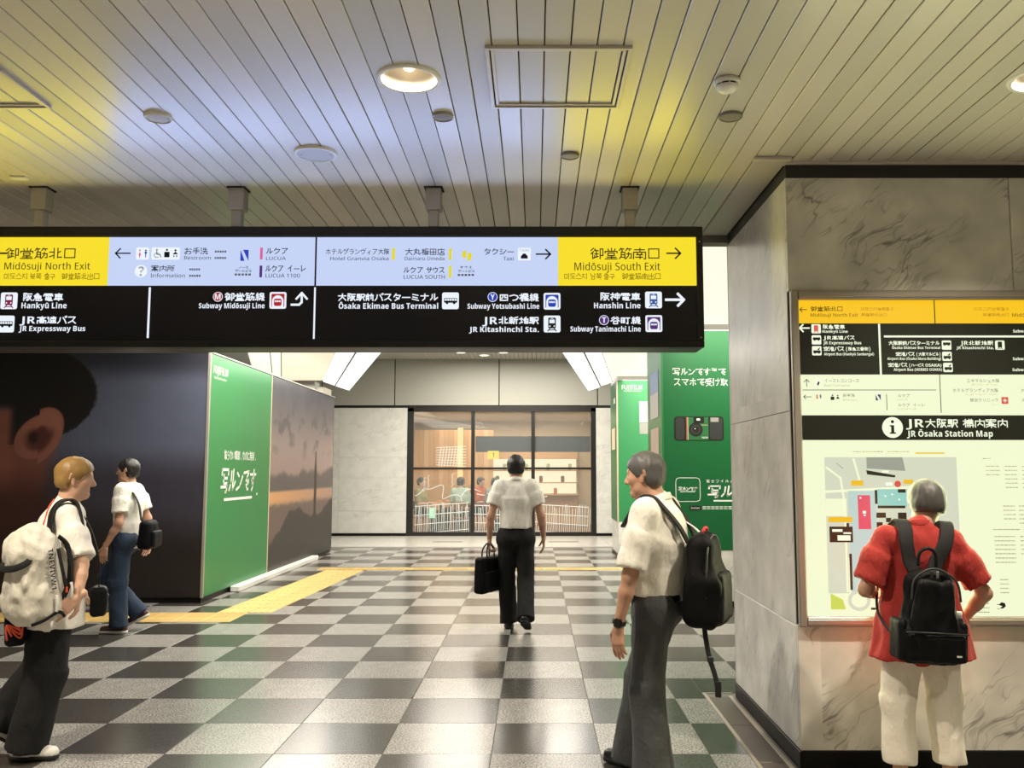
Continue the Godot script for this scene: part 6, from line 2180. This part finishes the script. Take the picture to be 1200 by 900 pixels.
	slab(shelf, "carcass", -0.75, 2.0, 0.0, 2.3, -0.28, -0.2, M.oak_c)
	slab(shelf, "light_panel", -0.70, 1.95, 0.9, 1.9, -0.2, -0.18, M.lit_shelf, 0.0, "glowing back panel")
	for k in 4:
		slab(shelf, "board", -0.75, 2.0, 0.85 + 0.35 * k, 0.88 + 0.35 * k, -0.2, 0.12, M.oak, 0.003)
	for k in 12:
		slab(shelf, "jar", -0.6 + 0.21 * k, -0.5 + 0.21 * k, 0.88 + 0.35 * (k % 3), 1.06 + 0.35 * (k % 3), -0.12, -0.02, [M.bread, M.oak_dark, M.pale_green_cloth][k % 3], 0.02)
	var bench := thing("bench_divider", "timber bench back dividing the tables inside the shop", "bench", Vector3(-2.2, 0.0, -24.7))
	slab(bench, "back_panel", -0.75, 0.55, 0.0, 1.18, -0.06, 0.0, M.oak, 0.006)
	slab(bench, "seat", -0.75, 0.55, 0.40, 0.46, 0.0, 0.42, M.oak_dark, 0.01)
	slab(bench, "base", -0.7, 0.5, 0.0, 0.40, 0.02, 0.36, M.oak_b)
	for q in [[-2.40, -23.0, "small timber table with bread plates behind the shop's left pane"], [-0.45, -23.2, "small timber table in the shop, right of the mullion"]]:
		var t := thing("cafe_table", q[2], "table", Vector3(q[0], 0, q[1]))
		slab(t, "tabletop", -0.34, 0.34, 0.70, 0.735, -0.3, 0.3, M.oak_c, 0.006)
		slab(t, "pedestal", -0.035, 0.035, 0.03, 0.70, -0.035, 0.035, M.black_frame, 0.004)
		slab(t, "foot", -0.24, 0.24, 0.0, 0.03, -0.24, 0.24, M.black_frame, 0.006)
	for k in 2:
		var pl := thing("plate", ["pale plate of bread on the shop table, left one", "pale plate of bread on the shop table, right one"][k], "plate", Vector3(-2.44 + 0.22 * k, 0.736, -22.92), 0.0, "plates of bread")
		var st := begin()
		lathe(st, [Vector2(0, 0.006), Vector2(0.06, 0.006), Vector2(0.10, 0.018), Vector2(0.10, 0.012), Vector2(0.06, 0.0), Vector2(0, 0.0)], 24)
		part(pl, "dish", done(st), M.plate)
		var lo := thing("bread_roll", ["brown bread roll on the left plate in the shop", "brown bread roll on the right plate in the shop"][k], "bread", Vector3(-2.44 + 0.22 * k, 0.752, -22.92), 0.4 * k, "bread rolls")
		var f := Field.new()
		f.cap(Vector3(-0.05, 0.026, 0), Vector3(0.05, 0.028, 0), 0.028, 0.026)
		f.ball(Vector3(0, 0.034, 0), 0.03, Vector3(1.3, 1, 1))
		shape(lo, "loaf", f, 0.009, M.bread)
	# seated guests
	var spots := [
		[Vector3(-2.86, 0, -22.45), 70.0, "guest in olive jacket and dark cap seated at the shop's left table", M.olive_cloth, M.hair_black, "short", M.dark_cloth],
		[Vector3(-1.98, 0, -23.95), -60.0, "guest with long dark hair seated facing left behind the shop's glass", M.dark_cloth, M.hair_black, "bob", M.dark_cloth],
		[Vector3(-1.86, 0, -22.35), 172.0, "guest in pale green shirt seated with back to the shop window", M.pale_green_cloth, M.hair_black, "short", M.dark_cloth],
		[Vector3(-1.42, 0, -23.35), 60.0, "guest in orange top seated beyond the shop's mullion", M.orange_cloth, M.hair_black, "short", M.dark_cloth],
		[Vector3(-1.0, 0, -22.35), 175.0, "dark haired guest in grey seated right of the shop's mullion", M.checked_cloth, M.hair_black, "bob", M.denim],
	]
	for q in spots:
		var j := joints(1.78)
		for k in j:
			if j[k] is Vector3 and not k in ["fl", "fr", "pl", "pr", "tl", "tr"]:
				j[k] -= Vector3(0, 0.40, 0)
		j.merge({"kl": Vector3(0.10, 0.50, 0.40), "kr": Vector3(-0.10, 0.50, 0.40), "al": Vector3(0.10, 0.085, 0.38), "ar": Vector3(-0.10, 0.085, 0.38), "el": Vector3(0.23, 0.74, 0.06), "er": Vector3(-0.23, 0.74, 0.06), "wl": Vector3(0.12, 0.755, 0.27), "wr": Vector3(-0.12, 0.755, 0.27), "fl": Vector3(-0.4, 0, 1), "fr": Vector3(0.4, 0, 1), "pl": Vector3(0, -1, 0), "pr": Vector3(0, -1, 0), "tl": Vector3(-1, 0, 0.3), "tr": Vector3(1, 0, 0.3)}, true)
		person(q[2], q[0], deg_to_rad(q[1]), j, {"far": true, "skin": M.skin, "hair": q[4], "hair_style": q[5], "shirt": q[3], "trousers": q[6], "shoe": M.black_leather, "sole": M.rubber_black, "shirt_hem": 0.50, "hem_r": 0.128, "seed": 5, "sleeve": 0.9, "sleeve_r": 1.0, "rise": 0.5})
		var c := thing("cafe_chair", "dark timber chair under the " + (q[2] as String).replace(" seated", "").get_slice(" behind", 0).get_slice(" with back", 0).get_slice(" at the", 0).get_slice(" beyond", 0).get_slice(" right of", 0).get_slice(" facing", 0), "chair", q[0], deg_to_rad(q[1]), "chairs in the shop")
		slab(c, "seat", -0.2, 0.2, 0.38, 0.41, -0.2, 0.2, M.oak_dark, 0.006)
		slab(c, "backrest", -0.19, 0.19, 0.60, 0.80, -0.22, -0.195, M.oak_dark, 0.006)
		for sx in [-1, 1]:
			slab(c, "leg", sx * 0.18 - 0.016, sx * 0.18 + 0.016, 0.0, 0.38, 0.15, 0.182, M.oak_dark, 0.003)
			slab(c, "leg", sx * 0.18 - 0.016, sx * 0.18 + 0.016, 0.0, 0.80, -0.215, -0.185, M.oak_dark, 0.003)

# ---------------------------------------------------------------- bags
func on(p: Array, v: Vector3) -> Vector3:   # a point given beside a person [place, turn] in the world
	return (p[0] as Vector3) + v.rotated(Vector3.UP, p[1])

func bag(called: String, label: String, category: String, p: Array, base: Vector3) -> Node3D:
	return thing(called, label, category, on(p, base), p[1])

func build_bags():
	cloth("nylon_black", rgb8(15, 15, 16), 0.6, 0.3)
	cloth("nylon_dark", rgb8(22, 22, 24), 0.55, 0.3)
	M.nylon_black.metallic_specular = 0.25
	M.nylon_dark.metallic_specular = 0.25
	cloth("canvas_white", rgb8(214, 209, 194), 0.8)
	mat("webbing", rgb8(20, 20, 21), 0.8)
	mat("zip", rgb8(46, 46, 48), 0.5)
	mat("metal_bright", rgb8(200, 200, 200), 0.25, 0.9)
	mat("orange_cord", rgb8(236, 96, 62), 0.6)
	mat("white_cord", rgb8(226, 224, 216), 0.6)
	mat("red_tape", rgb8(200, 40, 50), 0.6)
	mat("tan", rgb8(168, 130, 70), 0.6)
	mat("text_black", rgb8(22, 22, 22), 0.7)
	var st: SurfaceTool
	var f: Field
	# -- black backpack of the woman in red (she faces away: +x is the picture's left, -z towards the viewer)
	var who := [Vector3(1.865, 0, -4.40), PI]
	var b := bag("backpack", "black daypack with top handle and side pockets on the woman in red", "backpack", who, Vector3(0.06, 0.685, -0.205))
	b.rotation.z = 0.05
	b.scale = Vector3.ONE * 0.93
	f = Field.new()
	f.box(Vector3(0, 0.225, 0), Vector3(0.152, 0.225, 0.085), 0.07, 0.03, 0.28)
	f.box(Vector3(0, 0.09, -0.01), Vector3(0.155, 0.09, 0.085), 0.05, 0.05)
	creases(f, 61, 0.012, 9.0, Vector3(1, 0.5, 1))
	shape(b, "main_bag", f, 0.009, M.nylon_black)
	f = Field.new()
	f.box(Vector3(0, 0.235, -0.075), Vector3(0.125, 0.165, 0.03), 0.03, 0.02, 0.25)
	creases(f, 62, 0.014, 11.0, Vector3(1.4, 0.4, 1))
	shape(b, "front_panel", f, 0.008, M.nylon_dark)
	f = Field.new()
	f.box(Vector3(0, 0.075, -0.085), Vector3(0.142, 0.07, 0.028), 0.025, 0.02)
	creases(f, 63, 0.008, 9.0)
	shape(b, "front_pocket", f, 0.008, M.nylon_black)
	for e in [-1, 1]:
		f = Field.new()
		f.box(Vector3(e * 0.148, 0.10, 0.0), Vector3(0.022, 0.10, 0.07), 0.02, 0.02)
		shape(b, "side_pocket", f, 0.008, M.nylon_dark)
	st = begin()
	tube(st, spline([Vector3(-0.12, 0.30, -0.088), Vector3(-0.10, 0.40, -0.075), Vector3(0, 0.452, -0.062), Vector3(0.10, 0.40, -0.075), Vector3(0.12, 0.30, -0.088)], 8), 0.005, 6)
	part(b, "zip", done(st), M.zip)
	st = begin()
	tube(st, [Vector3(-0.15, 0.148, -0.108), Vector3(0, 0.150, -0.112), Vector3(0.15, 0.148, -0.108)], 0.004, 6)
	part(b, "zip", done(st), M.zip)
	for e in [-1, 1]:
		part(b, "zip_pull", box_mesh(Vector3(0.012, 0.034, 0.006), 0.002), M.metal_bright if e < 0 else M.zip, Vector3(0.012 + e * 0.014, 0.425, -0.092), "bright zip pull" if e < 0 else "")
	st = begin()
	tube(st, spline([Vector3(-0.045, 0.455, 0.02), Vector3(-0.04, 0.52, 0.015), Vector3(0, 0.545, 0.01), Vector3(0.04, 0.52, 0.015), Vector3(0.045, 0.455, 0.02)], 6), 0.009, 8)
	part(b, "top_handle", done(st), M.webbing)
	for e in [-1, 1]:
		padded_strap(b, e, [Vector3(e * 0.05, 0.43, 0.05), Vector3(e * 0.068, 0.48, 0.065), Vector3(e * 0.098 - 0.02, 0.565, 0.082), Vector3(e * 0.108 - 0.04, 0.635, 0.125), Vector3(e * 0.115 - 0.05, 0.672, 0.20), Vector3(e * 0.125 - 0.05, 0.60, 0.33)], [Vector3(e * 0.125 - 0.05, 0.60, 0.33), Vector3(e * 0.15 - 0.03, 0.36, 0.33), Vector3(e * 0.175, 0.20, 0.2), Vector3(e * 0.145, 0.10, 0.07)], 0.07, 0.014)
	part(b, "maker_tag", box_mesh(Vector3(0.024, 0.008, 0.002)), M.white_cord, Vector3(-0.10, 0.045, -0.117))
	b = bag("bottle", "white capped bottle in the right side pocket of the black daypack", "bottle", who, Vector3(-0.085, 0.715, -0.205))
	st = begin()
	lathe(st, [Vector2(0, 0), Vector2(0.026, 0.0), Vector2(0.028, 0.02), Vector2(0.028, 0.14), Vector2(0.018, 0.165), Vector2(0, 0.165)], 20)
	part(b, "flask", done(st), M.nylon_dark)
	st = begin()
	lathe(st, [Vector2(0, 0.19), Vector2(0.017, 0.19), Vector2(0.02, 0.186), Vector2(0.02, 0.160), Vector2(0, 0.160)], 20)
	part(b, "cap", done(st), M.white_plastic)
	# -- black backpack of the man in grey trousers
	who = [Vector3(0.62, 0, -4.60), deg_to_rad(-116)]
	b = bag("backpack", "slim black backpack with loose hanging strap on the man in grey trousers", "backpack", who, Vector3(0.0, 0.80, -0.245))
	b.rotation.x = 0.0
	f = Field.new()
	f.box(Vector3(0, 0.225, 0), Vector3(0.15, 0.225, 0.085), 0.07, 0.03, 0.2)
	f.box(Vector3(0, 0.13, -0.02), Vector3(0.14, 0.13, 0.085), 0.06, 0.06)
	creases(f, 71, 0.012, 8.0)
	shape(b, "main_bag", f, 0.009, M.nylon_black)
	f = Field.new()
	f.box(Vector3(0, 0.14, -0.095), Vector3(0.115, 0.12, 0.025), 0.025, 0.02, 0.15)
	creases(f, 72, 0.008, 9.0)
	shape(b, "front_pocket", f, 0.009, M.nylon_dark)
	st = begin()
	tube(st, spline([Vector3(-0.145, 0.14, -0.045), Vector3(-0.12, 0.36, -0.05), Vector3(0, 0.435, -0.05), Vector3(0.12, 0.36, -0.05), Vector3(0.145, 0.14, -0.045)], 8), 0.005, 6)
	part(b, "zip", done(st), M.zip)
	for e in [-1, 1]:
		padded_strap(b, e, [Vector3(e * 0.07, 0.40, 0.06), Vector3(e * 0.09, 0.48, 0.10), Vector3(e * 0.112, 0.57, 0.17), Vector3(e * 0.12, 0.622, 0.225), Vector3(e * 0.122, 0.61, 0.29), Vector3(e * 0.13, 0.47, 0.38)], [], 0.05, 0.013)
	st = begin()
	ribbon(st, spline([Vector3(-0.06, 0.50, 0.12), Vector3(-0.04, 0.46, 0.05), Vector3(-0.03, 0.41, 0.0)], 6), [Vector3(0, 0.5, -1)], 0.03, 0.006)
	part(b, "strap_lining", done(st), M.white_cord, Vector3.ZERO, "white lining of the far strap")
	st = begin()
	tube(st, spline([Vector3(-0.035, 0.43, 0.0), Vector3(-0.03, 0.465, -0.01), Vector3(0.03, 0.465, -0.01), Vector3(0.035, 0.43, 0.0)], 6), 0.007, 8)
	part(b, "top_handle", done(st), M.red_tape, Vector3.ZERO, "red top handle")
	st = begin()
	ribbon(st, spline([Vector3(0.10, 0.03, -0.02), Vector3(0.10, -0.06, -0.03), Vector3(0.10, -0.14, -0.045), Vector3(0.10, -0.22, -0.07), Vector3(0.10, -0.29, -0.085)], 6), [Vector3(0.8, 0, -0.4)], 0.024, 0.004)
	part(b, "hanging_strap", done(st), M.webbing)
	part(b, "strap_end", box_mesh(Vector3(0.012, 0.075, 0.03), 0.004), M.webbing, Vector3(0.10, -0.285, -0.085))
	part(b, "buckle", box_mesh(Vector3(0.012, 0.03, 0.032), 0.004), M.zip, Vector3(0.10, -0.15, -0.05))
	# -- white backpack of the youth (he faces +x of the picture: his right side, -x, is nearest)
	who = [Vector3(-2.70, 0, -5.07), deg_to_rad(113)]
	b = bag("backpack", "large white backpack with black lettering and orange cord on the youth", "backpack", who, Vector3(-0.255, 0.755, -0.045))
	b.rotation = Vector3(-0.05, deg_to_rad(142), 0.0)
	b.scale = Vector3(1.04, 1.06, 0.85)
	f = Field.new()
	f.box(Vector3(-0.01, 0.21, -0.02), Vector3(0.165, 0.21, 0.115), 0.08, 0.03, 0.1)
	f.ball(Vector3(0, 0.34, -0.05), 0.13, Vector3(1.15, 0.75, 0.95), 0.05)
	f.ball(Vector3(0, 0.14, -0.07), 0.13, Vector3(1.15, 1.0, 0.8), 0.05)
	f.ball(Vector3(0, 0.41, -0.02), 0.10, Vector3(1.25, 0.75, 1.0), 0.05)
	creases(f, 81, 0.016, 9.0, Vector3(1, 0.8, 1))
	shape(b, "main_bag", f, 0.0085, M.canvas_white)
	st = begin()
	ribbon(st, spline([Vector3(-0.178, 0.37, 0.035), Vector3(-0.192, 0.28, 0.05), Vector3(-0.190, 0.18, 0.075)], 6), [Vector3(-1, 0.1, 0)], 0.02, 0.008)
	part(b, "side_zip", done(st), M.webbing)
	part(b, "zip_pull", box_mesh(Vector3(0.01, 0.03, 0.012), 0.003), M.orange_cord, Vector3(-0.19, 0.165, 0.08), "orange zip pull")
	st = begin()
	ribbon(st, spline([Vector3(-0.14, 0.335, -0.10), Vector3(-0.13, 0.31, -0.125), Vector3(-0.07, 0.285, -0.165), Vector3(0.04, 0.28, -0.18), Vector3(0.13, 0.30, -0.13)], 6), [Vector3(-0.6, 0.2, -0.8)], 0.032, 0.012)
	part(b, "compression_strap", done(st), M.webbing)
	st = begin()
	ribbon(st, spline([Vector3(-0.16, 0.03, 0.085), Vector3(-0.175, 0.06, 0.04), Vector3(-0.17, 0.03, -0.04), Vector3(-0.14, 0.01, -0.1)], 6), [Vector3(-1, -0.3, 0)], 0.016, 0.006)
	part(b, "bottom_piping", done(st), M.webbing)
	var letters_at := Node3D.new()
	letters_at.name = "side_lettering"
	letters_at.position = Vector3(-0.192, 0.275, -0.005)
	letters_at.rotation = Vector3(0, -PI / 2, 0)
	b.add_child(letters_at)
	var lm := print_part(letters_at, "lettering", M.text_black, Vector3.ZERO, Vector2.ZERO, 0.001, 0.001, 0.0, func(p: Pen):
		words(p, "TNEVIVW1", -100, 100, -14, 14, true), "black letters running down the bag's side")
	lm.rotation.z = -PI / 2 + 0.12
	for q in [Vector3(-0.19, 0.11, 0.02), Vector3(-0.165, 0.16, 0.12)]:
		st = begin()
		tube(st, spline([q + Vector3(0, 0.035, 0), q + Vector3(-0.006, 0.0, 0.004), q + Vector3(0, -0.045, 0.0)], 5), 0.008, 7)
		part(b, "cord_toggle", done(st), M.white_cord)
	padded_strap(b, 1, [Vector3(0.03, 0.40, 0.09), Vector3(0.035, 0.47, 0.10), Vector3(0.04, 0.54, 0.12), Vector3(0.02, 0.59, 0.17), Vector3(-0.02, 0.575, 0.23), Vector3(-0.06, 0.44, 0.25)], [Vector3(-0.06, 0.44, 0.25), Vector3(-0.09, 0.32, 0.22), Vector3(-0.11, 0.2, 0.16), Vector3(-0.12, 0.10, 0.08)], 0.055, 0.013)
	padded_strap(b, 1, [Vector3(-0.08, 0.42, 0.09), Vector3(-0.105, 0.38, 0.125), Vector3(-0.12, 0.30, 0.14), Vector3(-0.125, 0.22, 0.135), Vector3(-0.12, 0.16, 0.12), Vector3(-0.115, 0.12, 0.10)], [Vector3(-0.115, 0.12, 0.10), Vector3(-0.115, 0.10, 0.09), Vector3(-0.115, 0.08, 0.085)], 0.05, 0.013)
	st = begin()
	tube(st, spline([Vector3(0.0, 0.445, 0.03), Vector3(0.01, 0.50, 0.055), Vector3(0.03, 0.56, 0.09), Vector3(0.04, 0.60, 0.13)], 6), 0.005, 6)
	part(b, "cord", done(st), M.orange_cord, Vector3.ZERO, "orange cord")
	# black pouch with orange cord hung under the white bag
	var po := bag("pouch", "small black pouch with tangled orange cord hanging behind the white backpack", "pouch", who, Vector3(-0.16, 0.62, -0.15))
	f = Field.new()
	f.box(Vector3(0, 0.12, 0), Vector3(0.045, 0.115, 0.05), 0.025, 0.02)
	creases(f, 83, 0.01, 10.0)
	shape(po, "body", f, 0.008, M.nylon_black)
	for k in 3:
		st = begin()
		tube(st, spline([Vector3(-0.05, 0.19 - 0.02 * k, 0.045), Vector3(-0.06, 0.13, 0.0 + 0.02 * k), Vector3(-0.056, 0.09 - 0.02 * k, 0.03), Vector3(-0.058, 0.12, -0.035), Vector3(-0.052, 0.04 + 0.02 * k, -0.03 + 0.02 * k)], 6), 0.005, 6)
		part(po, "cord", done(st), M.orange_cord, Vector3.ZERO, "orange cord")
	# black shoulder bag at his front
	po = bag("shoulder_bag", "small black shoulder bag at the front of the youth in white tee", "bag", who, Vector3(0.05, 0.725, 0.235))
	f = Field.new()
	f.box(Vector3(0, 0.085, 0), Vector3(0.09, 0.085, 0.045), 0.03, 0.02)
	creases(f, 85, 0.008, 10.0)
	shape(po, "body", f, 0.008, M.nylon_dark)
	part(po, "clasp", box_mesh(Vector3(0.03, 0.02, 0.008), 0.003), M.zip, Vector3(0, 0.11, 0.048))
	st = begin()
	ribbon(st, spline([Vector3(-0.07, 0.16, 0.0), Vector3(-0.13, 0.32, 0.0), Vector3(-0.17, 0.48, -0.04), Vector3(-0.16, 0.60, -0.10)], 6), [Vector3(0, 0.2, 1)], 0.03, 0.006)
	part(po, "strap", done(st), M.webbing)
	# -- black bag of the man in jeans
	who = [Vector3(-3.99, 0, -8.81), -PI / 2]
	b = bag("shoulder_bag", "black bag on the back of the man in jeans", "bag", who, Vector3(0.08, 0.80, -0.245))
	f = Field.new()
	f.box(Vector3(0, 0.14, 0), Vector3(0.13, 0.14, 0.075), 0.05, 0.03, 0.15)
	creases(f, 91, 0.01, 9.0)
	shape(b, "body", f, 0.012, M.nylon_black)
	f = Field.new()
	f.box(Vector3(0, 0.10, -0.08), Vector3(0.10, 0.08, 0.02), 0.02, 0.02)
	shape(b, "front_pocket", f, 0.012, M.nylon_dark)
	st = begin()
	ribbon(st, spline([Vector3(0.05, 0.27, 0.05), Vector3(0.03, 0.45, 0.10), Vector3(0.02, 0.59, 0.20), Vector3(-0.02, 0.60, 0.28), Vector3(-0.05, 0.52, 0.36)], 6), [Vector3(0, 0.5, -1), Vector3(0, 0.8, -0.6)], 0.035, 0.008)
	part(b, "strap", done(st), M.webbing)
	# -- briefcase of the man walking away
	who = [Vector3(-0.19, 0, -8.95), PI]
	b = bag("briefcase", "slim black briefcase with loop handles in the walking man's left hand", "briefcase", who, Vector3(0.275, 0.36, 0.0))
	b.rotation.y += deg_to_rad(62)
	f = Field.new()
	f.box(Vector3(0, 0.175, 0), Vector3(0.195, 0.175, 0.055), 0.03, 0.02, 0.06)
	creases(f, 95, 0.006, 8.0)
	shape(b, "body", f, 0.010, M.nylon_black)
	f = Field.new()
	f.box(Vector3(0, 0.12, -0.055), Vector3(0.16, 0.09, 0.015), 0.015, 0.02)
	shape(b, "front_pocket", f, 0.010, M.nylon_dark)
	for e in [-1, 1]:
		st = begin()
		tube(st, spline([Vector3(-0.07, 0.33, e * 0.03), Vector3(-0.06, 0.42, e * 0.025), Vector3(0, 0.475, e * 0.008), Vector3(0.06, 0.42, e * 0.025), Vector3(0.07, 0.33, e * 0.03)], 6), 0.008, 7)
		part(b, "handle", done(st), M.webbing)

func padded_strap(b: Node3D, e: int, pad: Array, tail: Array, width: float, thick: float):   # padded band over the shoulder, thin webbing back under the arm
	var pts := spline(pad, 7)
	var ups := []
	for i in pts.size():
		var d: Vector3 = pts[mini(i + 1, pts.size() - 1)] - pts[maxi(i - 1, 0)]
		ups.append(Vector3(0.0, -d.z, d.y) * -1.0 if d.z < 0.0 else Vector3(0.0, d.z, -d.y))
	var st := begin()
	ribbon(st, pts, ups, width, thick)
	part(b, "shoulder_strap", done(st), M.webbing)
	if tail.is_empty():
		return
	st = begin()
	tube(st, spline(tail, 6), 0.007, 7)
	part(b, "strap_webbing", done(st), M.webbing)
